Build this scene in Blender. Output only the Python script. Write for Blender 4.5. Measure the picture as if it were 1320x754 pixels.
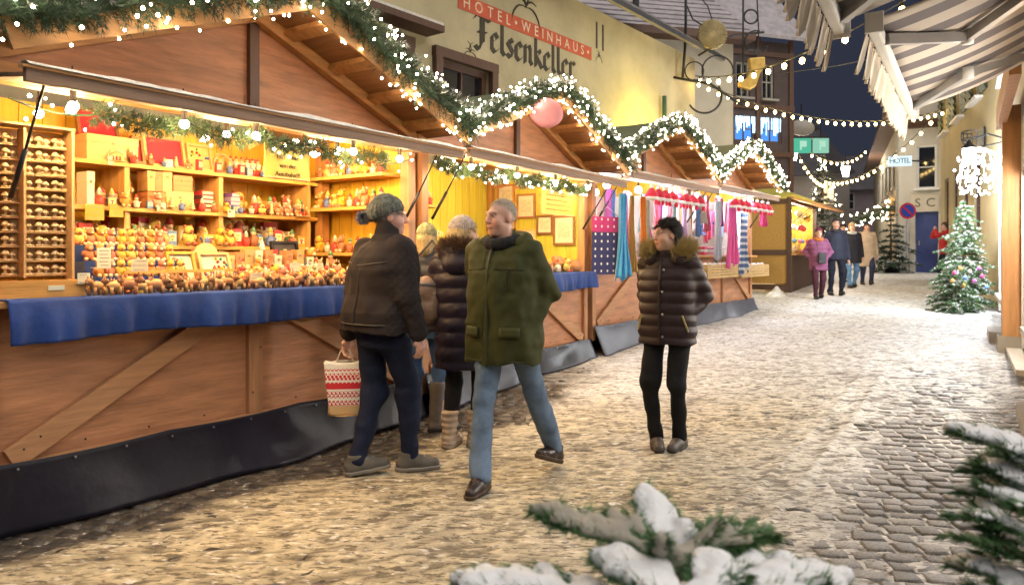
import bpy, bmesh, math, random
import numpy as np
from mathutils import Vector, Matrix, Euler
R = math.radians
PI = math.pi
rnd = random.Random(7)
S = bpy.context.scene
C = S.collection
for _o in list(bpy.data.objects): bpy.data.objects.remove(_o)

# ------------------------------------------------------------------ camera, sky, sun, exposure
CAMH, HOR, FPX = 1.42, 330.0, 953.3
cam = bpy.data.cameras.new('camera'); cam.lens = 26.0; cam.sensor_width = 36.0
cam.shift_y = -(377.0 - HOR) / 1320.0
cam.clip_start = 0.05; cam.clip_end = 800
cam.dof.use_dof = True; cam.dof.focus_distance = 5.2; cam.dof.aperture_fstop = 3.6
camo = bpy.data.objects.new('camera', cam); C.objects.link(camo)
camo.location = (0, 0, CAMH); camo.rotation_euler = (PI / 2, 0, 0)
S.camera = camo
w = bpy.data.worlds.new('World'); S.world = w; w.use_nodes = True
nt = w.node_tree; nt.nodes.clear()
sky = nt.nodes.new('ShaderNodeTexSky'); sky.sky_type = 'NISHITA'; sky.sun_disc = False
sky.sun_elevation = R(-3.0); sky.sun_rotation = R(150); sky.altitude = 400
sky.air_density = 1.0; sky.dust_density = 1.2; sky.ozone_density = 4.0
skm = nt.nodes.new('ShaderNodeMix'); skm.data_type = 'RGBA'; skm.inputs[0].default_value = 0.75
skm.inputs[7].default_value = (0.25, 0.29, 0.45, 1)      # even city-lit night cloud over the dusk sky
bg = nt.nodes.new('ShaderNodeBackground'); bg.inputs[1].default_value = 0.075
wo = nt.nodes.new('ShaderNodeOutputWorld')
nt.links.new(sky.outputs[0], skm.inputs[6]); nt.links.new(skm.outputs[2], bg.inputs[0]); nt.links.new(bg.outputs[0], wo.inputs[0])
sun = bpy.data.lights.new('sun', 'SUN'); sun.energy = 1.35; sun.angle = R(80); sun.color = (1.0, 0.93, 0.84)
suno = bpy.data.objects.new('sun', sun); C.objects.link(suno); suno.rotation_euler = (R(34), 0, R(38))
S.view_settings.view_transform = 'Standard'; S.view_settings.look = 'None'
S.view_settings.gamma = 1; S.view_settings.use_curve_mapping = False
S.view_settings.exposure = 1.05
S.render.engine = 'CYCLES'
S.cycles.use_denoising = True; S.cycles.max_bounces = 6; S.cycles.diffuse_bounces = 3; S.cycles.glossy_bounces = 3
S.cycles.transmission_bounces = 4; S.cycles.sample_clamp_indirect = 4.0; S.cycles.use_light_tree = True
S.cycles.caustics_reflective = False; S.cycles.caustics_refractive = False

# ------------------------------------------------------------------ small maths
def zg(x, y):                      # the street climbs away from the camera
    return 0.041 * np.maximum(0, np.asarray(y) - 5.5) if isinstance(y, np.ndarray) else 0.041 * max(0.0, y - 5.5)
def P(px, py, d):                  # a photograph pixel at a known distance
    return Vector(((px - 660) / FPX * d, d, CAMH + (HOR - py) / FPX * d))
def G(px, py):                     # a photograph pixel on the ground
    d = (CAMH * FPX) / (py - HOR)
    if d > 5.5: d = (CAMH + 0.041 * 5.5) * FPX / (py - HOR + 0.041 * FPX)
    return Vector(((px - 660) / FPX * d, d, zg(0, d)))
def _hash(ix, iy, s):
    h = (ix.astype(np.int64) * 374761393 + iy.astype(np.int64) * 668265263 + s * 1442695041) & 0xffffffff
    h = ((h ^ (h >> 13)) * 1274126177) & 0xffffffff
    return ((h ^ (h >> 16)) & 0xffff) / 65535.0
def vnoise(x, y, s=0):
    x = np.asarray(x, float); y = np.asarray(y, float)
    ix = np.floor(x); iy = np.floor(y); fx = x - ix; fy = y - iy
    fx = fx * fx * (3 - 2 * fx); fy = fy * fy * (3 - 2 * fy)
    a = _hash(ix, iy, s); b = _hash(ix + 1, iy, s); c = _hash(ix, iy + 1, s); d = _hash(ix + 1, iy + 1, s)
    return (a + (b - a) * fx) * (1 - fy) + (c + (d - c) * fx) * fy - 0.5
def fbm(x, y, s=0, o=4):
    t = 0; a = 1.0
    for k in range(o):
        t = t + a * vnoise(x * 2 ** k, y * 2 ** k, s + k * 17); a *= 0.5
    return t

# ------------------------------------------------------------------ materials
MATS = {}
def mat(name, col, rough=0.6, var=0.12, vs=6.0, bump=0.0, bs=40.0, metal=0.0, stretch=None, spec=0.5, emit=None, es=0.0,
        rand=0.0, sheen=0.0, coat=0.0, col2=None, trans=0.0, alpha=1.0, attr=None, coords='Object', detail=5.0, sss=0.0, contrast=0.0):
    if name in MATS: return MATS[name]
    m = bpy.data.materials.new(name); m.use_nodes = True; MATS[name] = m
    n = m.node_tree.nodes; l = m.node_tree.links; b = n['Principled BSDF']
    b.inputs['Roughness'].default_value = rough; b.inputs['Metallic'].default_value = metal
    b.inputs['Specular IOR Level'].default_value = spec
    if sheen: b.inputs['Sheen Weight'].default_value = sheen
    if coat: b.inputs['Coat Weight'].default_value = coat; b.inputs['Coat Roughness'].default_value = 0.15
    if trans: b.inputs['Transmission Weight'].default_value = trans
    if alpha < 1: b.inputs['Alpha'].default_value = alpha
    if emit: b.inputs['Emission Color'].default_value = (*emit, 1); b.inputs['Emission Strength'].default_value = es
    if sss:
        b.inputs['Subsurface Weight'].default_value = sss; b.inputs['Subsurface Radius'].default_value = (0.02, 0.008, 0.005)
    base = None
    tc = n.new('ShaderNodeTexCoord'); mp = n.new('ShaderNodeMapping')
    if stretch: mp.inputs['Scale'].default_value = stretch
    l.new(tc.outputs[coords], mp.inputs[0])
    if rand:
        oi = n.new('ShaderNodeObjectInfo'); ad = n.new('ShaderNodeVectorMath'); ad.operation = 'ADD'
        ml = n.new('ShaderNodeMath'); ml.operation = 'MULTIPLY'; ml.inputs[1].default_value = 37.0
        l.new(oi.outputs['Random'], ml.inputs[0]); l.new(mp.outputs[0], ad.inputs[0]); l.new(ml.outputs[0], ad.inputs[1])
        vec = ad.outputs[0]
    else: vec = mp.outputs[0]
    if attr:
        at = n.new('ShaderNodeAttribute'); at.attribute_name = attr; base = at.outputs['Color']
    if var > 0:
        nz = n.new('ShaderNodeTexNoise'); nz.inputs['Scale'].default_value = vs; nz.inputs['Detail'].default_value = detail
        nz.inputs['Roughness'].default_value = 0.65
        l.new(vec, nz.inputs['Vector'])
        mx = n.new('ShaderNodeMix'); mx.data_type = 'RGBA'
        rp = n.new('ShaderNodeMapRange'); lo, hi = 0.5 - 0.22 + contrast * .2, 0.5 + 0.22 - contrast * .2
        rp.inputs[1].default_value = lo; rp.inputs[2].default_value = hi
        l.new(nz.outputs[0], rp.inputs[0]); l.new(rp.outputs[0], mx.inputs[0])
        c1 = [max(0, c * (1 - var)) for c in col]; c2 = col2 or [min(1, c * (1 + var)) for c in col]
        if attr:
            ml1 = n.new('ShaderNodeMix'); ml1.data_type = 'RGBA'; ml1.blend_type = 'MULTIPLY'; ml1.inputs[0].default_value = 1
            mx.inputs[6].default_value = (1 - var,) * 3 + (1,); mx.inputs[7].default_value = (1, 1, 1, 1)
            l.new(base, ml1.inputs[6]); l.new(mx.outputs[2], ml1.inputs[7]); base = ml1.outputs[2]
        else:
            mx.inputs[6].default_value = (*c1, 1); mx.inputs[7].default_value = (*c2, 1); base = mx.outputs[2]
    if rand:
        hs = n.new('ShaderNodeHueSaturation'); mr = n.new('ShaderNodeMapRange')
        mr.inputs[3].default_value = 1 - rand; mr.inputs[4].default_value = 1 + rand
        l.new(oi.outputs['Random'], mr.inputs[0]); l.new(mr.outputs[0], hs.inputs['Value'])
        if base: l.new(base, hs.inputs['Color'])
        else: hs.inputs['Color'].default_value = (*col, 1)
        base = hs.outputs[0]
    if base: l.new(base, b.inputs['Base Color'])
    else: b.inputs['Base Color'].default_value = (*col, 1)
    if bump:
        bn = n.new('ShaderNodeTexNoise'); bn.inputs['Scale'].default_value = bs; bn.inputs['Detail'].default_value = 4
        l.new(vec, bn.inputs['Vector']); bp = n.new('ShaderNodeBump'); bp.inputs['Strength'].default_value = bump
        bp.inputs['Distance'].default_value = 0.02; l.new(bn.outputs[0], bp.inputs['Height']); l.new(bp.outputs[0], b.inputs['Normal'])
    return m
def emat(name, col, s):
    if name in MATS: return MATS[name]
    m = bpy.data.materials.new(name); m.use_nodes = True; MATS[name] = m
    n = m.node_tree.nodes; n.clear(); e = n.new('ShaderNodeEmission'); o = n.new('ShaderNodeOutputMaterial')
    e.inputs[0].default_value = (*col, 1); e.inputs[1].default_value = s; m.node_tree.links.new(e.outputs[0], o.inputs[0])
    return m
def stripe_mat(name, c1, c2, scale, axis=0, rough=0.8, thr=0.5):
    if name in MATS: return MATS[name]
    m = mat(name, c1, rough, var=0)
    n = m.node_tree.nodes; l = m.node_tree.links; b = n['Principled BSDF']
    tc = n.new('ShaderNodeTexCoord'); sp = n.new('ShaderNodeSeparateXYZ'); l.new(tc.outputs['Object'], sp.inputs[0])
    a = n.new('ShaderNodeMath'); a.operation = 'MULTIPLY'; a.inputs[1].default_value = scale; l.new(sp.outputs[axis], a.inputs[0])
    f = n.new('ShaderNodeMath'); f.operation = 'FRACT'; l.new(a.outputs[0], f.inputs[0])
    g = n.new('ShaderNodeMath'); g.operation = 'GREATER_THAN'; g.inputs[1].default_value = thr; l.new(f.outputs[0], g.inputs[0])
    x = n.new('ShaderNodeMix'); x.data_type = 'RGBA'; x.inputs[6].default_value = (*c1, 1); x.inputs[7].default_value = (*c2, 1)
    l.new(g.outputs[0], x.inputs[0]); l.new(x.outputs[2], b.inputs['Base Color'])
    return m
def wood(name, col, axis=0, var=0.3, rough=0.55, rand=0.0, sc=1.0, bump=0.15):
    st = [14.0, 14.0, 14.0]; st[axis] = 1.1
    st = tuple(s * sc for s in st)
    return mat(name, col, rough, var, 1.6, bump, 3.0, stretch=st, rand=rand, detail=8)
M = dict(
    hut=wood('hut_wood', (0.44, 0.22, 0.10)), hutv=wood('hut_wood_upright', (0.42, 0.20, 0.09), 2),
    ply=mat('plywood_panel', (0.44, 0.20, 0.095), 0.5, 0.42, 1.2, 0.25, 4, stretch=(1.6, 2, 11), detail=10),
    beam=wood('honey_beam', (0.48, 0.24, 0.08)), beamv=wood('honey_beam_upright', (0.40, 0.19, 0.06), 2),
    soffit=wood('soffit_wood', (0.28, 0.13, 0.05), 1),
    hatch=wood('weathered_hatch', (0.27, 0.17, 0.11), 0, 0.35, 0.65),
    yellow=wood('yellow_board', (0.68, 0.41, 0.035), 2, 0.2, 0.5, rand=0.12), shelf=wood('pine_shelf', (0.66, 0.37, 0.09)),
    shelfv=wood('pine_shelf_upright', (0.60, 0.34, 0.11), 2), limewall=wood('lime_board', (0.52, 0.46, 0.06), 2, 0.2, 0.5, rand=0.12),
    felt=mat('green_roof_felt', (0.14, 0.155, 0.085), 0.85, 0.2, 3, 0.2, 60),
    tarp=mat('black_tarp', (0.008, 0.007, 0.014), 0.36, 0.3, 2, 0.35, 5, spec=.3), tarpg=mat('grey_tarp', (0.05, 0.055, 0.08), 0.45, 0.2, 2, 0.35, 5),
    cloth=mat('blue_velvet', (0.008, 0.040, 0.20), 0.8, 0.35, 3, 0.15, 30, sheen=0.06),
    snow=mat('clean_snow', (0.80, 0.80, 0.82), 0.7, 0.06, 8, 0.5, 30, sss=0.0), snowb=mat('frost', (0.62, 0.60, 0.56), 0.8, 0.2, 20, 0.4, 60),
    iron=mat('dark_iron', (0.03, 0.03, 0.032), 0.45, 0.2, 8, metal=0.6), steel=mat('steel', (0.35, 0.35, 0.36), 0.35, 0.1, metal=0.9),
    gold=mat('gilded_iron', (0.55, 0.36, 0.10), 0.4, 0.25, 9, metal=0.7), gilt=mat('aged_gilt', (0.30, 0.24, 0.12), 0.5, 0.35, 9, metal=0.4),
    white=mat('white_paint', (0.78, 0.77, 0.74), 0.5, 0.05), red=mat('red_velvet', (0.50, 0.008, 0.035), 0.7, 0.15, 30, sheen=0.4),
    paper=mat('cream_paper', (0.72, 0.68, 0.50), 0.8, 0.06), ink=mat('brown_ink', (0.03, 0.018, 0.01), 0.8, 0),
    card=mat('yellow_card', (0.46, 0.31, 0.045), 0.7, 0.06), pine=wood('turned_pine', (0.84, 0.60, 0.32), 2, 0.2, rand=0.2),
    walnut=wood('walnut', (0.26, 0.11, 0.045), 0, 0.25, rand=0.2), cedar=wood('cedar', (0.48, 0.20, 0.08), 0, 0.2, rand=0.2),
    oak=wood('oak', (0.64, 0.38, 0.15), 0, 0.2, rand=0.2),
    bulb=emat('warm_bulb', (1.0, 0.80, 0.52), 22.0), lamp=emat('lamp_bulb', (1.0, 0.86, 0.62), 26.0), fairy=emat('fairy_light', (1.0, 0.82, 0.58), 50.0),
    cable=mat('black_cable', (0.02, 0.02, 0.02), 0.5, 0),
    needle=mat('fir_needles', (0.030, 0.060, 0.024), 0.55, 0.35, 12), needle2=mat('fresh_fir_needles', (0.075, 0.17, 0.06), 0.5, 0.3, 12),
    bark=mat('fir_bark', (0.09, 0.055, 0.035), 0.85, 0.3, 20, 0.5, 40),
    cream=mat('cream_render', (0.43, 0.375, 0.235), 0.85, 0.26, 0.6, 0.3, 14, detail=12), glass=mat('dark_window', (0.015, 0.017, 0.022), 0.06, 0, spec=0.8),
    frame=wood('brown_frame', (0.10, 0.052, 0.035), 2, 0.25),
)

# ------------------------------------------------------------------ mesh building
class MB:
    def __init__(s): s.v = []; s.f = []; s.m = []
    def add(s, vs, fs, mi=0, T=None):
        o = len(s.v)
        s.v += [tuple(T @ Vector(p)) for p in vs] if T is not None else [tuple(p) for p in vs]
        s.f += [tuple(i + o for i in f) for f in fs]; s.m += [mi] * len(fs); return s
    def box(s, c, d, mi=0, T=None, rot=None):
        hx, hy, hz = d[0] / 2, d[1] / 2, d[2] / 2
        vs = [Vector((x, y, z)) for z in (-hz, hz) for y in (-hy, hy) for x in (-hx, hx)]
        if rot is not None: vs = [rot @ v for v in vs]
        c = Vector(c); vs = [v + c for v in vs]
        return s.add(vs, [(0, 2, 3, 1), (4, 5, 7, 6), (0, 1, 5, 4), (2, 6, 7, 3), (0, 4, 6, 2), (1, 3, 7, 5)], mi, T)
    def bar(s, a, b, w, h, up=(0, 0, 1), mi=0):
        a = Vector(a); b = Vector(b); d = (b - a); L = d.length; d.normalize()
        u = Vector(up); x = d.cross(u).normalized(); u = x.cross(d)
        rot = Matrix((d, x, u)).transposed()
        return s.box((a + b) / 2, (L, w, h), mi, rot=rot)
    def tube(s, pts, r, n=6, mi=0, cap=True):
        pts = [Vector(p) for p in pts]; k = len(pts)
        rs = r if isinstance(r, (list, tuple)) else [r] * k
        vs = []; fs = []; ref = None
        for i, p in enumerate(pts):
            t = (pts[min(i + 1, k - 1)] - pts[max(i - 1, 0)])
            if t.length < 1e-9: t = Vector((0, 0, 1))
            t.normalize()
            if ref is None: ref = t.orthogonal().normalized()
            ref = (ref - t * ref.dot(t))
            ref = ref.normalized() if ref.length > 1e-6 else t.orthogonal().normalized()
            bi = t.cross(ref)
            for j in range(n):
                a = 2 * PI * j / n; vs.append(p + (ref * math.cos(a) + bi * math.sin(a)) * rs[i])
        for i in range(k - 1):
            for j in range(n):
                a = i * n + j; b = i * n + (j + 1) % n; fs.append((a, b, b + n, a + n))
        if cap: fs.append(tuple(range(n - 1, -1, -1))); fs.append(tuple(range((k - 1) * n, k * n)))
        return s.add(vs, fs, mi)
    def lathe(s, prof, n=10, c=(0, 0, 0), mi=0, T=None):
        vs = []; fs = []
        for r, z in prof:
            for j in range(n):
                a = 2 * PI * j / n; vs.append((c[0] + r * math.cos(a), c[1] + r * math.sin(a), c[2] + z))
        for i in range(len(prof) - 1):
            for j in range(n):
                a = i * n + j; b = i * n + (j + 1) % n; fs.append((a, b, b + n, a + n))
        fs.append(tuple(range(n - 1, -1, -1))); fs.append(tuple(range((len(prof) - 1) * n, len(prof) * n)))
        return s.add(vs, fs, mi, T)
    def ball(s, c, r, n=8, m=5, mi=0, sc=(1, 1, 1)):
        prof = [(r * math.sin(PI * k / m), -r * math.cos(PI * k / m)) for k in range(m + 1)]
        prof[0] = (r * 0.02, -r); prof[-1] = (r * 0.02, r)
        vs = []; o = MB().lathe(prof, n)
        return s.add([(c[0] + v[0] * sc[0], c[1] + v[1] * sc[1], c[2] + v[2] * sc[2]) for v in o.v], o.f, mi)
    def prism(s, poly, h, T=None, mi=0):            # poly in xy, extruded along z
        n = len(poly); vs = [(x, y, 0) for x, y in poly] + [(x, y, h) for x, y in poly]
        fs = [tuple(range(n - 1, -1, -1)), tuple(range(n, 2 * n))] + [(i, (i + 1) % n, (i + 1) % n + n, i + n) for i in range(n)]
        return s.add(vs, fs, mi, T)
    def mesh(s, name, mats, smooth=False):
        me = bpy.data.meshes.new(name); me.from_pydata(s.v, [], s.f); me.validate()
        for m in (mats if isinstance(mats, (list, tuple)) else [mats]): me.materials.append(m)
        if isinstance(mats, (list, tuple)) and len(mats) > 1 and len(me.polygons) == len(s.m): me.polygons.foreach_set('material_index', s.m)
        if smooth: me.polygons.foreach_set('use_smooth', [True] * len(me.polygons))
        me.update(); return me
    def build(s, name, mats, parent=None, smooth=False): return link(name, s.mesh(name, mats, smooth), parent)
def link(name, me, parent=None, loc=None, rz=None):
    o = bpy.data.objects.new(name, me); C.objects.link(o)
    if parent: o.parent = parent
    if loc is not None: o.location = loc
    if rz is not None: o.rotation_euler = (0, 0, rz) if not isinstance(rz, (tuple, Euler)) else rz
    return o
def npmesh(name, V, F, mats, smooth=True, cols=None):
    me = bpy.data.meshes.new(name); V = np.asarray(V, np.float32); F = np.asarray(F, np.int32); k = F.shape[1]
    me.vertices.add(len(V)); me.vertices.foreach_set('co', V.ravel())
    me.loops.add(F.size); me.loops.foreach_set('vertex_index', F.ravel())
    me.polygons.add(len(F)); me.polygons.foreach_set('loop_start', np.arange(0, F.size, k, dtype=np.int32))
    me.polygons.foreach_set('loop_total', np.full(len(F), k, np.int32))
    if smooth: me.polygons.foreach_set('use_smooth', np.ones(len(F), bool))
    for m in (mats if isinstance(mats, (list, tuple)) else [mats]): me.materials.append(m)
    me.update(calc_edges=True)
    if cols is not None:
        ca = me.color_attributes.new('col', 'FLOAT_COLOR', 'POINT')
        ca.data.foreach_set('color', np.concatenate([cols, np.ones((len(cols), 1))], 1).astype(np.float32).ravel())
    return me
def empty(name, loc=(0, 0, 0), rz=0.0):
    o = bpy.data.objects.new(name, None); C.objects.link(o); o.location = loc; o.rotation_euler = (0, 0, rz); o.empty_display_size = 0.1
    return o
def tag(o, label, cat=None, group=None, kind=None):
    if label: o['label'] = label
    if cat: o['category'] = cat
    if group: o['group'] = group
    if kind: o['kind'] = kind
    return o
def struct(o): o['kind'] = 'structure'; return o
def copy_tree(o, parent=None):
    c = o.copy(); C.objects.link(c); c.parent = parent
    for ch in KIDS.get(o.name, []) or list(o.children): copy_tree(ch, c)
    return c
KIDS = {}
def point(name, loc, power, col=(1, 0.78, 0.5), r=0.05, parent=None):
    li = bpy.data.lights.new(name, 'POINT'); li.energy = power; li.color = col; li.shadow_soft_size = r
    o = bpy.data.objects.new(name, li); C.objects.link(o); o.location = loc
    if parent: o.parent = parent
    return o
def grid_sheet(name, nx, ny, fn, mats, parent=None, thick=0.0, smooth=True):
    V = []; F = []
    for j in range(ny + 1):
        for i in range(nx + 1): V.append(fn(i / nx, j / ny))
    for j in range(ny):
        for i in range(nx):
            a = j * (nx + 1) + i; F.append((a, a + 1, a + nx + 2, a + nx + 1))
    o = link(name, npmesh(name, V, F, mats, smooth), parent)
    if thick:
        md = o.modifiers.new('thickness', 'SOLIDIFY'); md.thickness = thick; md.offset = 0
    return o
def needles(mb_v, mb_f, P0, D, L, W, mi_list=None):
    """blade triangles: base points P0, directions D (n,3), lengths L, widths W"""
    n = len(P0); ref = np.random.RandomState(n).normal(size=(n, 3)); sd = np.cross(D, ref); sd /= np.linalg.norm(sd, axis=1)[:, None] + 1e-9
    a = P0 - sd * W[:, None] * .5; b = P0 + sd * W[:, None] * .5; t = P0 + D * L[:, None]
    V = np.stack([a, b, t], 1).reshape(-1, 3); F = np.arange(3 * n).reshape(-1, 3)
    return V, F
def text_mesh(body, size, m, ext=0.002, spacing=1.0, align='CENTER'):
    cu = bpy.data.curves.new('lettering', 'FONT'); cu.body = body; cu.size = size; cu.extrude = ext; cu.align_x = align; cu.align_y = 'CENTER'
    cu.space_character = spacing; cu.resolution_u = 3
    o = bpy.data.objects.new('tmp', cu); C.objects.link(o)
    me = bpy.data.meshes.new_from_object(o.evaluated_get(bpy.context.evaluated_depsgraph_get()))
    bpy.data.objects.remove(o); bpy.data.curves.remove(cu)
    me.name = 'lettering'; me.materials.clear(); me.materials.append(m); return me
def letters(body, size, m, parent, x0, x1, y, z, ext=0.002):
    """one part per letter, spread evenly between x0 and x1 on a wall facing -y"""
    ms = [text_mesh(c, size, m, ext) if c != ' ' else None for c in body]
    ws = [max(v.co.x for v in q.vertices) - min(v.co.x for v in q.vertices) if q else size * .3 for q in ms]
    gap = (x1 - x0 - sum(ws)) / max(1, len(body) - 1); x = x0
    for q, w_ in zip(ms, ws):
        if q:
            q.name = 'letter'; mn = min(v.co.x for v in q.vertices); o = link('letter', q, parent, (x - mn, y, z)); o.rotation_euler = (PI / 2, 0, 0)
        x += w_ + gap
# ================================================================== THE STREET
def stall_x(y): return np.interp(y, [0, 3.77, 6.42, 9.3, 14.4, 18, 30, 60], [-5.1, -2.6, -0.84, 0.96, 4.66, 6.9, 13, 30])
def sstep(a, b, x):
    t = np.clip((x - a) / (b - a), 0, 1); return t * t * (3 - 2 * t)
def snow_level(x, y):
    q = (x - stall_x(y)) * 0.84
    L = np.full_like(x, 0.0105)
    bare = (1 - sstep(0.35, 1.0, q + 0.55 * fbm(x * .9, y * .9, 3))) * (1 - sstep(6.8, 9.0, y))
    L -= 0.016 * bare
    strip = np.exp(-((q - 3.9 - 0.25 * fbm(x * .6, y * .6, 9)) / 0.62) ** 4) * (1 - sstep(6.5, 10.5, y)) * (0.62 + 0.5 * fbm(x * .8 + 4, y * .5, 21))
    L -= 0.0275 * strip
    L -= 0.006 * sstep(4.4, 5.2, q) * (1 - sstep(6, 9, y))
    L += 0.011 * sstep(8, 11, y)
    c, s_ = math.cos(R(-12)), math.sin(R(-12)); u = x * c - y * s_; v = x * s_ + y * c
    n = 0.012 * fbm(x * 1.3, y * 1.3, 40) + 0.0065 * fbm(u * 4.2, v * 9, 50, 4) + 0.004 * fbm(u * 13, v * 30, 63, 2) + 0.003 * vnoise(u * 26, v * 46, 60)
    n = n - 0.03 * np.clip(vnoise(u * 8.5, v * 25, 66) - .17, 0, 1) - 0.02 * np.clip(vnoise(u * 17, v * 48, 68) - .2, 0, 1)
    for qq in (3.02, 3.22):                                  # trolley ruts pressed into the snow edge
        r = np.exp(-((q - qq - 0.05 * vnoise(y * .7, y * 0, 5)) / 0.028) ** 2); L = L + 0.012 * r * (1 - sstep(8, 11, y))
    return L + n * (1 - 0.5 * sstep(14, 25, y)), bare, strip, q
def snow_sheet(x0, x1, y0, y1, h):
    xs = np.arange(x0, x1 + h / 2, h); ys = np.arange(y0, y1 + h / 2, h); X, Y = np.meshgrid(xs, ys)
    L, bare, strip, q = snow_level(X, Y)
    Z = zg(X, Y) + L
    nx, ny = len(xs), len(ys); I = np.arange(nx * ny).reshape(ny, nx)
    keep = np.abs(X) < 0.78 * Y + 0.6
    F = np.stack([I[:-1, :-1], I[:-1, 1:], I[1:, 1:], I[1:, :-1]], -1).reshape(-1, 4)
    kf = (keep[:-1, :-1]).reshape(-1); F = F[kf]
    dirt = np.clip(1 - sstep(4.2, 9.0, Y) * 0.72 - .25 * sstep(2.4, 3.4, q) + 0.35 * fbm(X * .8, Y * .8, 77), 0, 1)[..., None]
    warm = np.clip(1 - sstep(2.6, 3.7, q), 0, 1)[..., None]
    sp = np.clip(0.5 + 1.1 * fbm(X * 7, Y * 12, 81), 0, 1)[..., None]
    clean = np.array([0.82, 0.81, 0.80]); sand = np.array([0.66, 0.55, 0.36]) * warm + np.array([0.64, 0.60, 0.55]) * (1 - warm)
    dark = sand * 0.22; sp = np.clip(sp + 1.3 * fbm(X * 16, Y * 34, 83, 2)[..., None], 0, 1)
    col = clean * (1 - dirt) + (sand * (0.55 + .45 * sp) + dark * .45 * (1 - sp)) * dirt
    c_, s_ = math.cos(R(-12)), math.sin(R(-12)); u_ = X * c_ - Y * s_; v_ = X * s_ + Y * c_
    fk = np.clip(7 * np.maximum(vnoise(u_ * 8.5, v_ * 25, 66) - .17, vnoise(u_ * 17, v_ * 48, 68) - .2), 0, 1)[..., None] * .75 * (1 - .6 * sstep(7, 12, Y))[..., None]; col = col * (1 - fk) + np.array([.11, .085, .055]) * fk
    wh = (np.exp(-((q - .9) / .75) ** 2) * sstep(6.0, 7.6, Y) * np.clip(.75 + 1.2 * fbm(X * 1.6, Y * 1.6, 95), 0, 1))[..., None]; col = col * (1 - wh) + np.array([.80, .80, .83]) * wh
    mud = np.clip(bare * 1.5 - .15 + .7 * fbm(X * 4, Y * 7, 91), 0, 1)[..., None]; col = col * (1 - mud) + np.array([.055, .042, .034]) * mud
    U, inv = np.unique(F.ravel(), return_inverse=True)
    V = np.stack([X, Y, Z], -1).reshape(-1, 3)[U]
    return V, inv.reshape(-1, 4), col.reshape(-1, 3)[U]
parts = [snow_sheet(-5.0, 6.6, 2.7, 8.0, 0.021), snow_sheet(-3, 12, 8.0, 16.0, 0.045), snow_sheet(-4, 20, 16.0, 34, 0.14), snow_sheet(4, 60, 34, 70, 0.6)]
Vs, Fs, Cs, o_ = [], [], [], 0
for v_, f_, c_ in parts: Vs.append(v_); Fs.append(f_ + o_); Cs.append(c_); o_ += len(v_)
snowm = mat('trampled_snow', (0.6, 0.5, 0.35), 0.62, 0.35, 16, 0.3, 60, attr='col')
def add_specks(m):
    n = m.node_tree.nodes; l = m.node_tree.links; b = n['Principled BSDF']; src = b.inputs['Base Color'].links[0].from_socket; tc = n.new('ShaderNodeTexCoord')
    for (sc_, st_, lo_, hi_, c_, a_) in ((1.0, (8, 25, 10), .56, .60, (.075, .055, .035), .85), (1.0, (20, 52, 22), .575, .615, (.065, .048, .032), .85), (1.0, (14, 30, 14), .58, .66, (.80, .77, .71), .7), (1.0, (2.2, 5.0, 3), .54, .70, (.17, .13, .09), .3)):
        mp = n.new('ShaderNodeMapping'); mp.inputs['Scale'].default_value = st_; mp.inputs['Rotation'].default_value = (0, 0, R(12)); nz = n.new('ShaderNodeTexNoise'); nz.inputs['Scale'].default_value = sc_; nz.inputs['Detail'].default_value = 5; nz.inputs['Roughness'].default_value = .6
        mr = n.new('ShaderNodeMapRange'); mr.inputs[1].default_value = lo_; mr.inputs[2].default_value = hi_; mr.inputs[4].default_value = a_; mx = n.new('ShaderNodeMix'); mx.data_type = 'RGBA'; mx.inputs[7].default_value = (*c_, 1)
        l.new(tc.outputs['Object'], mp.inputs[0]); l.new(mp.outputs[0], nz.inputs['Vector']); l.new(nz.outputs[0], mr.inputs[0]); l.new(mr.outputs[0], mx.inputs[0]); l.new(src, mx.inputs[6]); src = mx.outputs[2]
    l.new(src, b.inputs['Base Color'])
add_specks(snowm)      # grit, trodden dirt and icy crumbs
tag(link('trampled_snow', npmesh('trampled_snow', np.concatenate(Vs), np.concatenate(Fs), snowm, True, np.concatenate(Cs))),
    'trampled sandy snow covering the cobbled street', 'snow', kind='stuff')
# bedding under the setts, one sheet out to the horizon
ys = [-30, 0, 5.5, 12, 20, 30, 45, 70, 300]; xs = [-200, -20, 0, 20, 60, 300]
stm = mat('dark_bedding', (0.055, 0.046, 0.038), 0.5, 0.4, 5, 0.5, 30)
street = link('street', npmesh('street', [(x, y, zg(0, min(y, 70)) - 0.014) for y in ys for x in xs],
              [(j * 6 + i, j * 6 + i + 1, j * 6 + i + 7, j * 6 + i + 6) for j in range(len(ys) - 1) for i in range(5)], stm, False)); struct(street)
# setts
settm = mat('granite_sett', (0.15, 0.14, 0.135), 0.40, 0.45, 12, 0.7, 30, rand=0.3, col2=(0.42, 0.40, 0.385))
settm2 = mat('granite_setts_far', (0.034, 0.029, 0.026), 0.32, 0.5, 12, 0.7, 30, col2=(0.10, 0.088, 0.078))
def sett_shape(k):
    r = random.Random(k); j = lambda a: r.uniform(-a, a)
    cs = [(-1, -1), (1, -1), (1, 1), (-1, 1)]
    o = [(sx * .5 + j(.07), sy * .5 + j(.09)) for sx, sy in cs]
    v = [(x, y, -0.05) for x, y in o] + [(x, y, -0.013 + j(.003)) for x, y in o] + [(x * .78 + j(.03), y * .74 + j(.05), j(.0035)) for x, y in o]
    f = [(0, 1, 5, 4), (1, 2, 6, 5), (2, 3, 7, 6), (3, 0, 4, 7), (4, 5, 9, 8), (5, 6, 10, 9), (6, 7, 11, 10), (7, 4, 8, 11), (8, 9, 10, 11)]
    return v, f
SH = [sett_shape(k) for k in range(9)]
SME = []
for v, f in SH:
    b = MB(); b.add(v, f); SME.append(b.mesh('sett', settm, True))
cand = []
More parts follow.
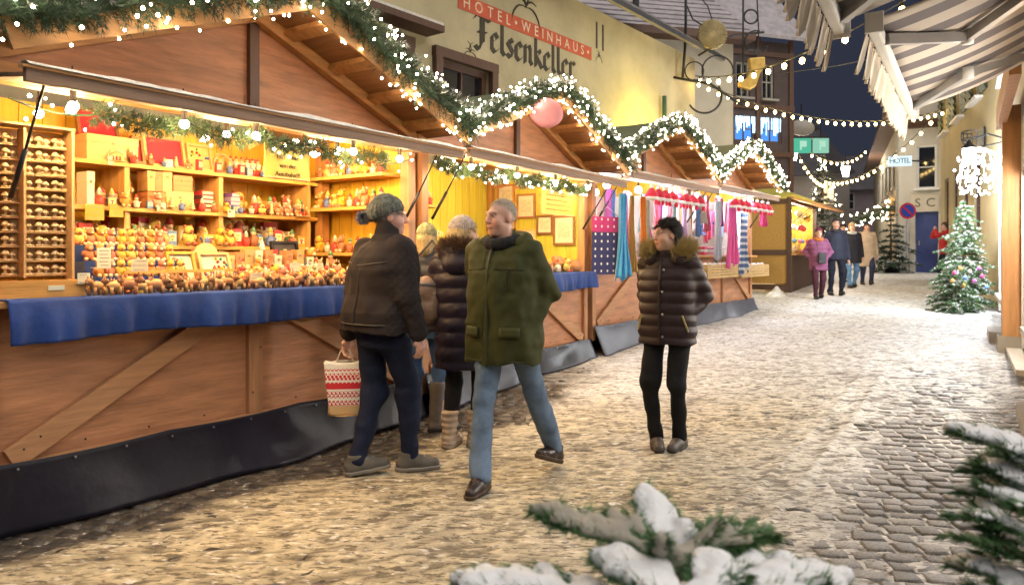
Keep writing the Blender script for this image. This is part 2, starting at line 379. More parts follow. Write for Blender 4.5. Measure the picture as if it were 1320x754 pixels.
ang = R(-9); ca, sa = math.cos(ang), math.sin(ang); rr = random.Random(11)
row = 0.0
while row < 19:
    dv = rr.uniform(0.105, 0.15); u = -9 + rr.uniform(0, .2)
    while u < 11:
        du = rr.uniform(0.10, 0.19)
        uc, vc = u + du / 2, row + dv / 2
        x = uc * ca - (vc - 0) * sa; y = 1.5 + uc * sa + vc * ca
        if 2.75 < y < 16 and abs(x) < 0.76 * y + .3 and -0.15 < (x - float(stall_x(y))) and x < 0.75 + 0.6146 * y + 0.3:
            cand.append((x, y, du - .012, dv - .012, rr.randrange(9), rr.uniform(-.09, .09), rr.uniform(-.006, .005)))
        u += du
    row += dv
ax = np.array([c[0] for c in cand]); ay = np.array([c[1] for c in cand]); lv, br, stp, qq = snow_level(ax, ay)
score = (stp > 0.35) * 1.0 / ay ** 2
order = np.argsort(-score); near = set(int(i) for i in order[:295] if score[i] > 0)
VV, FF = [], []; o_ = 0
for i, (x, y, du, dv, k, a, dz) in enumerate(cand):
    z = zg(0, y) + dz
    if i in near:
        s = link('sett', SME[k], street, (x, y, z), ang + a); s.scale = (du, dv, 1)
    else:
        v = np.array(SH[k][0]) * (du, dv, 1); c, s_ = math.cos(ang + a), math.sin(ang + a)
        VV.append(np.stack([v[:, 0] * c - v[:, 1] * s_ + x, v[:, 0] * s_ + v[:, 1] * c + y, v[:, 2] + z], 1)); FF.append(np.array(SH[k][1]) + o_); o_ += 12
fs = link('setts_under_snow', npmesh('setts_under_snow', np.concatenate(VV), np.concatenate(FF), settm2), street); fs['kind'] = 'stuff'

# loose shovelled snow heaps beside the stalls
def snow_heap(loc, sx, sy, h, seed, label):
    n = 26
    def fn(u, v):
        x, y = (u - .5) * 2, (v - .5) * 2; r = math.hypot(x, y)
        e = max(0.0, 1 - r ** 1.5); nz = float(fbm(np.array([x * 2.2 + seed]), np.array([y * 2.2]), seed)[0])
        return (x * sx, y * sy, h * (e * (0.75 + 0.9 * nz)) - 0.03 + (-.05 if r > 1 else 0))
    o = grid_sheet('snow_heap', n, n, fn, M['snowb']); o.location = loc; o.rotation_euler = (0, 0, seed); tag(o, label, 'snow heap', 'snow heaps beside the stalls'); return o
snow_heap(G(1000, 382), .55, .3, .22, 1, 'low heap of shovelled snow at the corner of the last textile stall')
snow_heap(G(1010, 372), .6, .3, .25, 2, 'heap of shovelled snow in front of the panelled brown stall side')
snow_heap(G(775, 468) + Vector((0, .1, 0)), .35, .16, .06, 4, 'thin snow patch where two stall skirts meet')

# ================================================================== BUILDINGS
def wall_frame(name, A, B, z0=0.0):
    A = Vector((A[0], A[1], 0)); B = Vector((B[0], B[1], 0)); d = B - A
    return empty(name, (A.x, A.y, z0), math.atan2(d.y, d.x)), d.length
def wall_with_holes(e, L, z0, z1, holes, m, th=0.3, name='wall', y=0.0, x0=0.0):
    xs = sorted({x0, L} | {h[0] for h in holes} | {h[1] for h in holes}); b = MB()
    for a, c in zip(xs, xs[1:]):
        hs = sorted([(h[2], h[3]) for h in holes if h[0] <= a + 1e-6 and h[1] >= c - 1e-6]); z = z0
        for p, q_ in hs:
            if p > z: b.box(((a + c) / 2, y + th / 2, (z + p) / 2), (c - a, th, p - z))
            z = q_
        if z1 > z: b.box(((a + c) / 2, y + th / 2, (z + z1) / 2), (c - a, th, z1 - z))
    return b.build(name, m, e)
def window(e, x0, x1, z0, z1, fm=None, nx=2, nz=2, y=0.09, pane=None, sill=True, fw=0.06, name='window'):
    fm = fm or M['frame']; b = MB(); d = .07
    b.box(((x0 + x1) / 2, y, z0 + fw / 2), (x1 - x0 - .004, d, fw)); b.box(((x0 + x1) / 2, y, z1 - fw / 2), (x1 - x0 - .004, d, fw))
    for x in (x0 + fw / 2 + .002, x1 - fw / 2 - .002): b.box((x, y, (z0 + z1) / 2), (fw, d - .004, z1 - z0 - 2 * fw))
    w = b.build(name, fm, e)
    bw, bh = (x1 - x0 - 2 * fw) / nx, (z1 - z0 - 2 * fw) / nz
    for i in range(nx):
        for j in range(nz):
            MB().box((x0 + fw + (i + .5) * bw, y + .02, z0 + fw + (j + .5) * bh), (bw - .03, .01, bh - .03)).build('pane', pane or M['glass'], w)
    g = MB()
    for i in range(1, nx): g.box((x0 + fw + i * bw, y, (z0 + z1) / 2), (.035, d - .02, z1 - z0 - 2 * fw))
    for j in range(1, nz): g.box(((x0 + x1) / 2, y - .002, z0 + fw + j * bh), (x1 - x0 - 2 * fw, d - .03, .035))
    if g.v: g.build('glazing_bar', fm, w)
    if sill: MB().box(((x0 + x1) / 2, -.05, z0 - .03), (x1 - x0 + .16, .22, .06)).build('sill', fm, w)
    return w
# ---- hotel on the left, behind the stalls:  X = -9.38 + 0.78 d
HA, HB = (-5.48, 5.0), (4.35, 17.6)
hotel, HL = wall_frame('hotel_building', HA, HB)
def hs(px):                                   # distance along the facade for a photo column
    r = (px - 660) / FPX; d = -9.38 / (r - .78); return (d - 5) * 1.2682
w1 = (hs(432), hs(520), 3.0, 4.28); w2 = (hs(566), hs(630), 3.0, 4.28)
wall_with_holes(hotel, HL, -.3, 6.1, [w1, w2], M['cream'])
MB().box((HL - .13, 2.3, 2.9), (.3, 4, 6.4)).build('end_wall', M['cream'], hotel)
for i, wv in enumerate((w1, w2)):
    wd = window(hotel, *wv, nx=2, nz=3, fw=.1)
    b = MB(); b.box(((wv[0] + wv[1]) / 2, -.035, wv[3] + .07), (wv[1] - wv[0] + .3, .1, .14))
    for x in (wv[0] - .07, wv[1] + .07): b.box((x, -.035, (wv[2] + wv[3]) / 2), (.14, .098, wv[3] - wv[2]))
    b.build('casing', M['frame'], wd)
hd = MB(); hd.box(((w1[0] + w1[1]) / 2, -.14, w1[3] + .28), (w1[1] - w1[0] + .9, .42, .09)); hd = hd.build('window_hood', M['frame'], hotel)
MB().box(((w1[0] + w1[1]) / 2, -.14, w1[3] + .345), (w1[1] - w1[0] + .88, .40, .04)).build('hood_snow', M['snowb'], hd)
b = MB(); T = Matrix.Translation((0, 0, 0))
b.bar((-.5, -.5, 6.12), (HL + .5, -.5, 6.12), .09, .1); rf = b.build('gutter', M['steel'], hotel)
b = MB(); b.add([(-.5, -.48, 6.12), (HL + .45, -.48, 6.12), (HL + .45, 3, 8.6), (-.5, 3, 8.6), (-.5, -.48, 6.22), (HL + .45, -.48, 6.22), (HL + .45, 3, 8.72), (-.5, 3, 8.72)],
                [(0, 3, 2, 1), (4, 5, 6, 7), (0, 1, 5, 4), (1, 2, 6, 5), (2, 3, 7, 6), (3, 0, 4, 7)])
b.build('roof', mat('roof_boards', (0.17, 0.15, 0.145), 0.8, 0.2, 3), hotel)
# painted lettering on the facade
bandm = mat('red_painted_band', (0.50, 0.10, 0.05), 0.85, 0.15, 3); inkm = mat('black_sign_paint', (0.05, 0.043, 0.03), 0.85, 0.3, 4)
x0, x1 = hs(590), hs(762)
band = MB().box(((x0 + x1) / 2, -.004, 5.22), (x1 - x0, .012, .235)).build('painted_band', bandm, hotel)
letters('HOTEL\u2022WEINHAUS\u2022', .24, mat('cream_lettering', (0.72, 0.62, 0.45), 0.8, 0.08), band, x0 + .12, x1 - .1, -.013, 5.215)
# blackletter: broad-nib strokes
BL = {  # strokes in units of x-height 1 ; ascender 1.65
 'F': [[(-.05, 1.35), (.15, 1.62), (1.0, 1.42)], [(.42, 1.5), (.42, .25), (.25, -.12), (.0, .05)], [(.18, .78), (.75, .80)], [(.55, 1.48), (.55, .3)]],
 'e': [[(.12, .8), (.12, .2), (.32, .02), (.55, .2)], [(.12, .8), (.32, 1.0), (.52, .78), (.14, .48)]],
 'l': [[(.18, 1.6), (.18, .2), (.36, .02)]],
 's': [[(.5, .82), (.32, 1.0), (.12, .75), (.5, .35), (.34, .02), (.08, .18)]],
 'n': [[(.02, .82), (.15, .98), (.15, .02)], [(.15, .75), (.45, 1.0), (.55, .8), (.55, .2), (.7, .02)]],
 'k': [[(.15, 1.6), (.15, .02)], [(.15, .65), (.42, .98), (.52, .8), (.2, .55), (.52, .2), (.66, .02)]],
 'r': [[(.02, .82), (.15, .98), (.15, .02)], [(.15, .75), (.36, 1.0), (.55, .86)]]}
AD = dict(F=1.02, e=.66, l=.46, s=.64, n=.84, k=.76, r=.66)
cx = 0; hx = .315; nib = Vector((.115, .085)); xa, xb = hs(612), hs(742); fsc = (xb - xa) / (sum(AD[c] for c in 'Felsenkeller') * hx)
for ch in 'Felsenkeller':
    b = MB()
    for st in BL[ch]:
        for p, q_ in zip(st, st[1:]):
            p = Vector(p) + Vector((cx, 0)); q_ = Vector(q_) + Vector((cx, 0))
            quad = [p - nib, p + nib, q_ + nib, q_ - nib]
            ar = sum(quad[i].x * quad[(i + 1) % 4].y - quad[(i + 1) % 4].x * quad[i].y for i in range(4))
            if abs(ar) < .02: quad = [p - nib + Vector((0, -.03)), p + nib + Vector((0, -.03)), q_ + nib + Vector((0, .03)), q_ - nib + Vector((0, .03))]
            off = rnd.uniform(0, .004)
            b.prism([(v.x * hx * 1.0, v.y * hx) for v in quad], .004 + off)
    cx += AD[ch]
    fo = b.build('letter', inkm, hotel); fo.rotation_euler = (PI / 2, 0, 0); fo.location = (xa, -.002, 4.62); fo.scale = (fsc, 1, 1)
def flourish(x, z, s, up=1):
    b = MB()
    for sx in (-1, 1):
        for k, (a, l) in enumerate(((20, 1), (50, .8), (80, .55))):
            pts = []
            for t in range(7):
                tt = t / 6; an = R(a) + tt * 1.1 * (1 if k % 2 else -1)
                pts.append((x + sx * math.cos(an) * l * tt * s, -.003, z + up * math.sin(an) * l * tt * s))
            b.tube(pts, [.012 * s * (1 + 2 * math.sin(PI * t / 6)) for t in range(7)], 5)
    b.ball((x, -.003, z + .1 * s), .06 * s, 8, 5, sc=(1, .15, 1.5)); b.build('painted_flourish', inkm, hotel)
flourish(hs(678), 5.55, .55); flourish(hs(606), 4.5, .22); flourish(hs(772), 5.22, .16)
MB().box((hs(769), -.003, 5.62), (.05, .008, .5)).build('painted_stroke', inkm, hotel); MB().box((hs(777), -.003, 5.62), (.05, .008, .5)).build('painted_stroke', inkm, hotel)
dp = MB(); dp.tube([(hs(851), -.1, 4.9), (hs(851), -.1, 3.4), (hs(851), -.1, 0)], .05, 8); dp.build('downpipe', mat('green_pipe', (0.04, 0.10, 0.05), 0.5), hotel, True)
tag(hotel, 'cream hotel building with red band and black blackletter lettering behind the stalls', 'building')

# ---- second house with a snowy tiled roof
h2, L2 = wall_frame('tiled_house', (2.6, 19.6), (6.1, 20.4)); gm = mat('grey_render', (0.42, 0.39, 0.32), 0.85, 0.12, 1.2, 0.1, 20)
wall_with_holes(h2, L2, -.3, 7.25, [(2.55, 3.15, 2.6, 3.9)], gm); window(h2, 2.55, 3.15, 2.6, 3.9)
MB().box((L2 - .15, 3.3, 3.5), (.3, 6, 7.6)).build('side_wall', gm, h2)
MB().box((L2 / 2 - .3, -.25, 7.35), (L2 + 1.4, .5, .2)).build('eaves', M['frame'], h2)
tilem = mat('frosted_tiles', (0.36, 0.33, 0.35), 0.8, 0.3, 4, 0.3, 18, rand=.12); rt = empty('roof'); rt.parent = h2
for k in range(14):
    y_, z_ = -.45 + k * .33, 7.42 + k * .24
    MB().box((L2 / 2 - .3, y_ + .18, z_ + .1), (L2 + 1.5, .42, .035), rot=Matrix.Rotation(R(31), 3, 'X')).build('tile_course', tilem, rt)
MB().box((1.1, .9, 8.9), (.14, .14, 1.6)).build('vent_pipe', M['iron'], rt)
tag(h2, 'tall grey house with frosted tiled roof beside the hotel', 'building')
# ---- dark half-timbered house with a blue lit window
h3, L3 = wall_frame('timbered_house', (6.5, 22.6), (8.9, 23.4)); dk = mat('dark_timber_wall', (0.075, 0.055, 0.055), 0.8, 0.25, 3)
bluem = emat('blue_window_light', (0.10, 0.34, 1.0), .55)
H3 = [(.35, 1.1, 4.95, 5.75), (1.3, 2.1, 4.95, 5.75), (1.35, 1.8, 6.3, 7.4), (.4, .9, 6.3, 7.4)]
wall_with_holes(h3, L3, -.3, 8.1, H3, dk)
for k, hv in enumerate(H3): window(h3, *hv, fm=M['frame'] if k < 2 else mat('pale_frame', (.35, .33, .30), .6), nx=2, nz=2, pane=bluem if k < 2 else M['glass'], sill=k > 1)
ici = MB()
for k in range(60):
    x = .4 + 1.7 * rnd.random(); l = rnd.uniform(.1, .55); ici.box((x, -.02, 5.72 - l / 2), (.018, .01, l))
ici.build('icicle_lights', emat('icicle_light', (.45, .72, 1.0), 2.5), h3)
MB().box((L3 - .15, 3.3, 3.9), (.3, 6, 8.4)).build('side_wall', dk, h3)
b = MB()
for x in (.1, 1.2, L3 - .1): b.box((x, -.02, 4.1), (.16, .06, 8.2))
for z in (4.6, 6.05, 7.7): b.box((L3 / 2, -.03, z), (L3, .07, .16))
b.build('timber', M['frame'], h3)
b = MB(); b.add([(-.3, -.4, 8.1), (L3 + .4, -.4, 8.1), (L3 + .4, 3.2, 12), (-.3, 3.2, 12), (-.3, -.4, 8.2), (L3 + .4, -.4, 8.2), (L3 + .4, 3.2, 12.1), (-.3, 3.2, 12.1)],
    [(0, 3, 2, 1), (4, 5, 6, 7), (0, 1, 5, 4), (1, 2, 6, 5), (2, 3, 7, 6), (3, 0, 4, 7)]); b.build('roof', tilem, h3)
tag(h3, 'dark timbered house with blue lit window beyond the grey house', 'building')

# ---- far houses closing the street
def far_house(A, B, z1, zr, wm, label, lit=(), depth=6, gable=False):
    e, L = wall_frame('far_house', A, B, 0); zb = zg(0, A[1])
    b = MB(); b.box((L / 2, depth / 2, (z1 + zb) / 2 - .5), (L, depth, z1 - zb + 1)); b.build('wall', wm, e)
    b = MB()
    if gable: b.add([(-.3, -.3, z1), (L + .3, -.3, z1), (L / 2, -.3, zr), (-.3, depth, z1), (L + .3, depth, z1), (L / 2, depth, zr)], [(0, 1, 2), (3, 5, 4), (0, 2, 5, 3), (1, 4, 5, 2), (0, 3, 4, 1)])
    else: b.add([(-.3, -.4, z1), (L + .3, -.4, z1), (L, depth / 2, zr), (0, depth / 2, zr), (-.3, depth + .4, z1), (L + .3, depth + .4, z1)], [(0, 1, 2, 3), (4, 3, 2, 5), (0, 3, 4), (1, 5, 2), (0, 4, 5, 1)])
    b.build('roof', mat('dark_roof', (0.05, 0.045, 0.055), 0.8, 0.3, 2), e)
    for (x, z, li) in lit: window(e, x - .45, x + .45, z, z + 1.3, nx=2, nz=2, y=-.03, pane=emat('lit_far_window', (1, .7, .35), 1.2) if li else M['glass'], fm=mat('pale_frame', (.35, .33, .30), .6), sill=False)
    tag(e, label, 'building'); return e
greyw = mat('far_grey_wall', (0.23, 0.21, 0.20), 0.85, 0.15, 1)
far_house((13.5, 44), (17.2, 42), 6.0, 9.0, greyw, 'grey far house with dark hipped roof and lit window at the street end', [(1.0, 4.2, 1), (2.6, 4.2, 0)])
far_house((16.8, 47), (21.0, 46), 6.6, 9.8, greyw, 'far house with steep dark gable closing the street', [(1.0, 4.6, 0), (3.0, 4.6, 1)], gable=True)
far_house((18.5, 60), (30, 56), 6.5, 9.5, mat('far_plum_wall', (0.16, 0.13, 0.14), 0.85, 0.15, 1), 'low dark house roof far behind the street end', [(2, 5, 0), (5, 5, 1), (8, 5, 0)])
far_house((9.2, 27), (12.0, 34), 6.0, 8.0, greyw, 'narrow dim house past the blue lit window', [(1.0, 4.5, 0), (3.0, 4.5, 1), (5.0, 4.5, 0)])

# ---- long beige house far right
hd_, Ld = wall_frame('long_house', (22.5, 46), (14.0, 26.6)); dm = mat('beige_render', (0.44, 0.38, 0.28), 0.85, 0.12, 1, 0.1, 15)
hl = [(Ld - 3.2 - k * 2.6, Ld - 1.9 - k * 2.6, 4.1, 5.5) for k in range(6)]
wall_with_holes(hd_, Ld, 0, 6.4, hl, dm)
for k, hv in enumerate(hl):
    wd = window(hd_, *hv, fm=mat('pale_frame', (.35, .33, .30), .6), nx=2, nz=2)
    for x in (hv[0] - .3, hv[1] + .3): MB().box((x, -.03, 4.8), (.45, .05, 1.4)).build('shutter', mat('grey_shutter', (.2, .19, .17), .7), wd)
b = MB(); b.box((Ld / 2, -.25, 6.5), (Ld + .6, .7, .16)); b.build('eaves', M['frame'], hd_)
b = MB(); b.add([(-.3, -.6, 6.58), (Ld + .3, -.6, 6.58), (Ld + .3, 3, 9.2), (-.3, 3, 9.2)], [(0, 1, 2, 3)]); b.build('roof', tilem, hd_)
for k in range(2):
    x = Ld - 4.2 - k * 2.3
    MB().box((x, -.06, 3.45), (1.7, .1, .6)).build('shop_sign', mat('orange_sign', (.55, .22, .06), .6, emit=(1, .45, .12), es=.5), hd_)
tag(hd_, 'long beige house with a row of shuttered windows far up the street', 'building')
# ---- white house with SC sign and blue door
hc, Lc = wall_frame('white_house', (13.55, 26.1), (15.9, 24.6)); wm_ = mat('white_render', (0.56, 0.52, 0.45), 0.8, 0.1, 1.5, 0.1, 15)
zc = zg(0, 25.5)
HC = [(.60, 1.30, zc + .02, zc + 2.15), (.65, 1.25, 3.75, 5.25)]
wall_with_holes(hc, Lc, 0.3, 6.0, HC, wm_)
window(hc, *HC[1], fm=M['white'], nx=1, nz=2)
dr = MB().box((.95, .12, zc + 1.08), (.66, .06, 2.1)).build('door', mat('blue_door', (.03, .055, .22), .45, .1), hc)
MB().box((.71, .075, zc + 1.05), (.03, .05, .16)).build('handle', M['steel'], dr)
for x in (.52, 1.38): MB().box((x, -.03, zc + 1.1), (.15, .08, 2.2)).build('door_pilaster', wm_, hc)
sb = MB().box((.90, -.03, 3.25), (.85, .05, .6)).build('sign_board', mat('cream_board', (.62, .55, .42), .6, .06), hc)
letters('SC', .42, mat('grey_letters', (.12, .12, .12), .5, 0), sb, .60, 1.2, -.06, 3.25, .004)
b = MB(); b.box((Lc / 2, -.12, 6.05), (Lc + .3, .5, .12)); b.box((Lc / 2, -.07, 5.92), (Lc + .15, .34, .14)); b.build('cornice', M['frame'], hc)
b = MB(); b.box((Lc / 2, 1.5, 6.6), (Lc, 3, 1.0)); b.build('attic', wm_, hc)
MB().box((.04, 1.5, 3.1), (.1, 3, 5.6)).build('side_wall', wm_, hc)
tag(hc, 'white house with blue door and SC sign where the street bends', 'building')
hsn = empty('hotel_sign', P(1160, 208, 25.3)); hsn.rotation_euler = (0, 0, R(-20))
MB().box((0, 0, 0), (.72, .12, .34)).build('light_box', emat('white_sign_light', (.75, .92, 1.0), .55), hsn)
letters('HOTEL', .24, mat('teal_letters', (.02, .12, .16), .5, 0), hsn, -.32, .32, -.07, 0, .004)
MB().tube([(.36, 0, 0), (.75, .3, 0)], .025, 6).build('bracket', M['iron'], hsn)
tag(hsn, 'lit white box sign reading HOTEL on the house corner', 'sign')
np_ = empty('road_sign', P(1170, 272, 25.0)); np_.rotation_euler = (0, 0, R(-5))
T = Matrix.Rotation(PI / 2, 4, 'X')
MB().lathe([(.27, -.01), (.27, .01)], 24, T=T).build('rim', mat('sign_red', (.5, .02, .03), .4, 0), np_)
MB().lathe([(.21, .008), (.21, .016)], 24, T=T).build('disc', mat('sign_blue', (.02, .05, .35), .4, 0), np_)
MB().box((0, -.019, 0), (.44, .004, .055), rot=Matrix.Rotation(R(45), 3, 'Y')).build('bar', mat('sign_red', (.5, .02, .03), .4, 0), np_)
MB().tube([(0, .05, .3), (0, .05, -(P(1170, 272, 25.0).z - zg(0, 25)) )], .03, 6).build('post', M['steel'], np_)
tag(np_, 'round blue and red no parking sign beside the white house', 'sign')

# ---- right side: ochre house B and pink shop house A
hB, LB = wall_frame('ochre_house', (12.75, 22), (9.35, 14.05)); om = mat('ochre_render', (0.48, 0.39, 0.22), 0.85, 0.14, 1, 0.1, 15)
HBh = [(.8 + k * 1.55, 1.6 + k * 1.55, 2.0, 3.6) for k in range(4)]; HB2 = [(.6 + k * 2.4, 1.7 + k * 2.4, 4.9, 6.4) for k in range(3)]
wall_with_holes(hB, LB, -.2, 7.2, HBh + HB2, om)
for hv in HBh: window(hB, *hv, nx=2, nz=3)
for hv in HB2:
    wd = window(hB, *hv, fm=M['white'], nx=2, nz=2)
    for x in (hv[0] - .32, hv[1] + .32):
        s_ = MB()
        for k in range(9): s_.box((x, -.05, hv[2] + .1 + k * .165), (.55, .04, .13), rot=Matrix.Rotation(R(25), 3, 'X'))
        s_.build('shutter', mat('green_shutter', (.02, .05, .03), .6), wd)
tag(hB, 'ochre house with tall dark windows and green shutters behind the fir tree', 'building')
hA, LA = wall_frame('shop_house', (9.3, 14), (3.03, 3.8)); pm = mat('pink_render', (0.62, 0.56, 0.50), 0.85, 0.12, 1, 0.1, 15)
def a_d(d): return (14 - d) / .852 * 1.0
sw = (a_d(13.4), a_d(10.35), .75, 3.05)
HAh = [sw, (a_d(9.35), a_d(7.6), .25, 2.5), (a_d(6.9), a_d(4.6), .75, 2.5), (a_d(12.8), a_d(11.6), 4.4, 5.9), (a_d(9.8), a_d(8.4), 4.4, 5.9)]
wall_with_holes(hA, LA, -.2, 7.2, HAh, pm)
for hv in HAh[3:]: window(hA, *hv, fm=M['white'], nx=2, nz=2)
clear = mat('shop_glass', (.9, .95, .95), .03, 0, trans=1.0, alpha=.25)
for hv in HAh[:3]:
    window(hA, *hv, fm=mat('pale_shop_frame', (.55, .50, .42), .5), nx=2, nz=1, pane=clear, fw=.1)
MB().box((LA / 2, 1.5, 1.5), (LA, .1, 3.4)).build('shop_back_wall', mat('shop_white', (.75, .74, .72), .7), hA)
MB().box((LA / 2, .9, .1), (LA, 1.2, .1)).build('shop_floor', M['oak'], hA); MB().box((LA / 2, .9, 3.15), (LA, 1.2, .1)).build('shop_ceiling', M['white'], hA)
plm = wood('orange_pillar', (.42, .20, .07), 2)
pl = MB().box((a_d(9.55), -.02, 1.75), (.32, .36, 3.2)).build('pillar', plm, hA); MB().box((a_d(9.55), -.02, .22), (.42, .46, .34)).build('plinth', mat('stone_plinth', (.3, .26, .2), .8), pl)
MB().box((a_d(8.4), -.2, 3.28), (3.6, .1, .3)).build('fascia', plm, hA)
tag(hA, 'pink rendered shop house with orange timber pillar and bright window', 'building')
st = MB(); st.box((0, 0, .08), (1.0, .36, .16)); st = st.build('door_step', mat('stone_step', (.42, .38, .33), .75, .15, 8, .2, 30)); st.location = G(1285, 440) + Vector((.15, .1, 0)); st.rotation_euler = hA.rotation_euler
tag(st, 'pale stone step at the foot of the orange pillar', 'step')
st = MB(); st.box((0, 0, .07), (1.2, .4, .14)); st = st.build('door_step', MATS['stone_step']); st.location = G(1335, 560) + Vector((.12, 0, 0)); st.rotation_euler = hA.rotation_euler
tag(st, 'stone step at the shop door under the striped awning', 'step')
# shop display lights (the glaring white window)
sl = empty('shop_or_added_lamp', hA.matrix_basis @ Vector((0, 0, 0)))
hAm = Matrix.Translation(hA.location) @ Matrix.Rotation(hA.rotation_euler.z, 4, 'Z')
sl.location = hAm @ Vector((sw[0] + .55, .35, 2.85)); sl.rotation_euler = hA.rotation_euler
b = MB(); b.ball((0, 0, -.25), .16, 12, 8); b.build('globe', emat('cold_globe', (.9, .95, 1), 14), sl, True); MB().tube([(0, 0, .2), (0, 0, -.1)], .01, 5).build('cord', M['cable'], sl)
point('shop_or_added_light', (0, -.3, -.45), 300, (.88, .93, 1.0), .12, sl); tag(sl, 'white globe lamp hanging in the bright shop window', 'lamp')
for k in range(5):
    cu = MB(); x = sw[0] + .25 + k * .62
    for j in range(70):
        cu.ball((x + rnd.uniform(-.25, .25), .28 + rnd.uniform(-.05, .05), rnd.uniform(.9, 2.95)), .014, 5, 4)
    o = cu.build('light_curtain', emat('cold_fairy', (.85, .93, 1.0), 12)); o.matrix_world = hAm; tag(o, 'curtain of cold white fairy lights inside the shop window', 'fairy lights', 'light curtains in the shop window')
for k_, (d__, pw_) in enumerate(((8.5, 150), (6.3, 120), (5.0, 130))):      # added globes in the unseen shop rooms, put in to light the near street
    g_ = empty('shop_or_added_lamp', hAm @ Vector((a_d(d__), .55, 2.35))); g_.rotation_euler = hA.rotation_euler
    MB().ball((0, 0, 0), .14, 12, 8).build('globe', MATS['cold_globe'], g_, True); MB().tube([(0, 0, .12), (0, 0, .75)], .01, 5).build('cord', M['cable'], g_)
    point('shop_or_added_light', (0, -.25, -.1), pw_, (1.0, .93, .82), .16, g_); tag(g_, ['added white globe lamp in the shop doorway by the orange pillar', 'added white globe lamp in the shop room under the striped awning', 'added white globe lamp in the shop room under the second awning'][k_], 'lamp')
# white lantern cluster on a bracket, and an iron window basket
lb = empty('wall_lantern', hAm @ Vector((a_d(13.7), -.55, 3.35))); lb.rotation_euler = hA.rotation_euler
b = MB(); b.tube([(0, .55, .25), (0, .3, .35), (0, 0, .25), (0, 0, .12)], .018, 6); b.build('bracket', M['iron'], lb)
b = MB(); b.lathe([(.07, -.18), (.12, .02), (.10, .1)], 8); b.build('glass', emat('lantern_white', (.95, .97, 1), 22), lb)
b = MB(); b.lathe([(.15, .1), (.05, .2), (.02, .26)], 8); b.build('cap', M['iron'], lb)
point('lantern_light', (0, -.25, -.35), 150, (.9, .95, 1), .1, lb); tag(lb, 'bright white wall lantern above the fir tree', 'lantern')
sr = empty('light_cluster', hAm @ Vector((a_d(12.6), -.40, 2.9))); b = MB(); w_b = MB(); rr2 = random.Random(3)       # tangle of white lights above the shop window
for k in range(150):
    a = rr2.uniform(0, 2 * PI); r_ = .42 * rr2.random() ** .6; b.ball((r_ * math.cos(a), r_ * math.sin(a) * .7, rr2.uniform(-.5, .35) * (1.1 - r_)), .019, 6, 4)
for k in range(14):
    a = 2 * PI * k / 14; w_b.tube([(0, 0, .42), (.25 * math.cos(a), .2 * math.sin(a), .3), (.36 * math.cos(a), .26 * math.sin(a), -.05 - .3 * rr2.random())], .006, 4)
b.build('fairy_lights', emat('cluster_glow', (.93, .96, 1.0), 30), sr, True)['kind'] = 'stuff'; w_b.build('twigs', M['white'], sr); MB().tube([(0, 0, .4), (.2, -.25, .45), (.35, -.6, .4)], .012, 5).build('bracket', M['iron'], sr); tag(sr, 'tangle of glaring white lights above the shop window', 'light cluster')
for k in range(4):          # pale door jambs and a lit show case beside the shop window
    MB().box((a_d(13.85) + k * 1.16, -.03, 1.9), (.14, .1, 3.0)).build('jamb', mat('white_jamb', (.72, .70, .66), .6, .06), hA)
wb = empty('iron_basket', P(1240, 172, 15.6)); b = MB()
for k in range(9):
    a = PI * k / 8; b.tube([(-.3 * math.cos(a), -.25 * math.sin(a) * 1.0, .15), (-.3 * math.cos(a) * .95, -.25 * math.sin(a), -.02), (-.2 * math.cos(a), -.15 * math.sin(a), -.2), (0, 0, -.26)], .011, 4)
for z, r_ in ((.15, 1.0), (0, .97)): b.tube([(-.3 * r_ * math.cos(PI * k / 8), -.25 * r_ * math.sin(PI * k / 8), z) for k in range(9)], .014, 5)
b.build('cage', M['iron'], wb); MB().box((0, .12, 0), (.7, .03, .4)).build('back_plate', M['iron'], wb)
wb.rotation_euler = hB.rotation_euler; wb.location = Vector((12.75, 22, 0)) + Vector((-.3933, -.9194, 0)) * 6.6 + Vector((-.15, .06, 3.95))
tag(wb, 'black wrought iron flower basket on the ochre wall', 'basket')
# ================================================================== MARKET HUTS
RS = np.random.RandomState(5)
def add_needles(points, dirs, n_per, L, W, spread, rs, droop=0.0):
    """clusters of blades around each point, pointing roughly along dirs"""
    P_ = np.repeat(points, n_per, 0); D_ = np.repeat(dirs, n_per, 0)
    D_ = D_ + rs.normal(size=D_.shape) * spread; D_[:, 2] -= droop
    D_ /= np.linalg.norm(D_, axis=1)[:, None]
    n = len(P_); sd = np.cross(D_, rs.normal(size=(n, 3))); sd /= np.linalg.norm(sd, axis=1)[:, None]
    l = L * rs.uniform(.6, 1.2, n)[:, None]; w_ = W * rs.uniform(.7, 1.2, n)[:, None]
    V = np.stack([P_ - sd * w_ * .5, P_ + sd * w_ * .5, P_ + D_ * l], 1).reshape(-1, 3)
    return V
def path_sample(pts, n):
    pts = np.array(pts, float); seg = np.linalg.norm(np.diff(pts, axis=0), axis=1); cs = np.concatenate([[0], np.cumsum(seg)])
    t = np.linspace(0, cs[-1], n); return np.stack([np.interp(t, cs, pts[:, k]) for k in range(3)], 1), cs[-1]
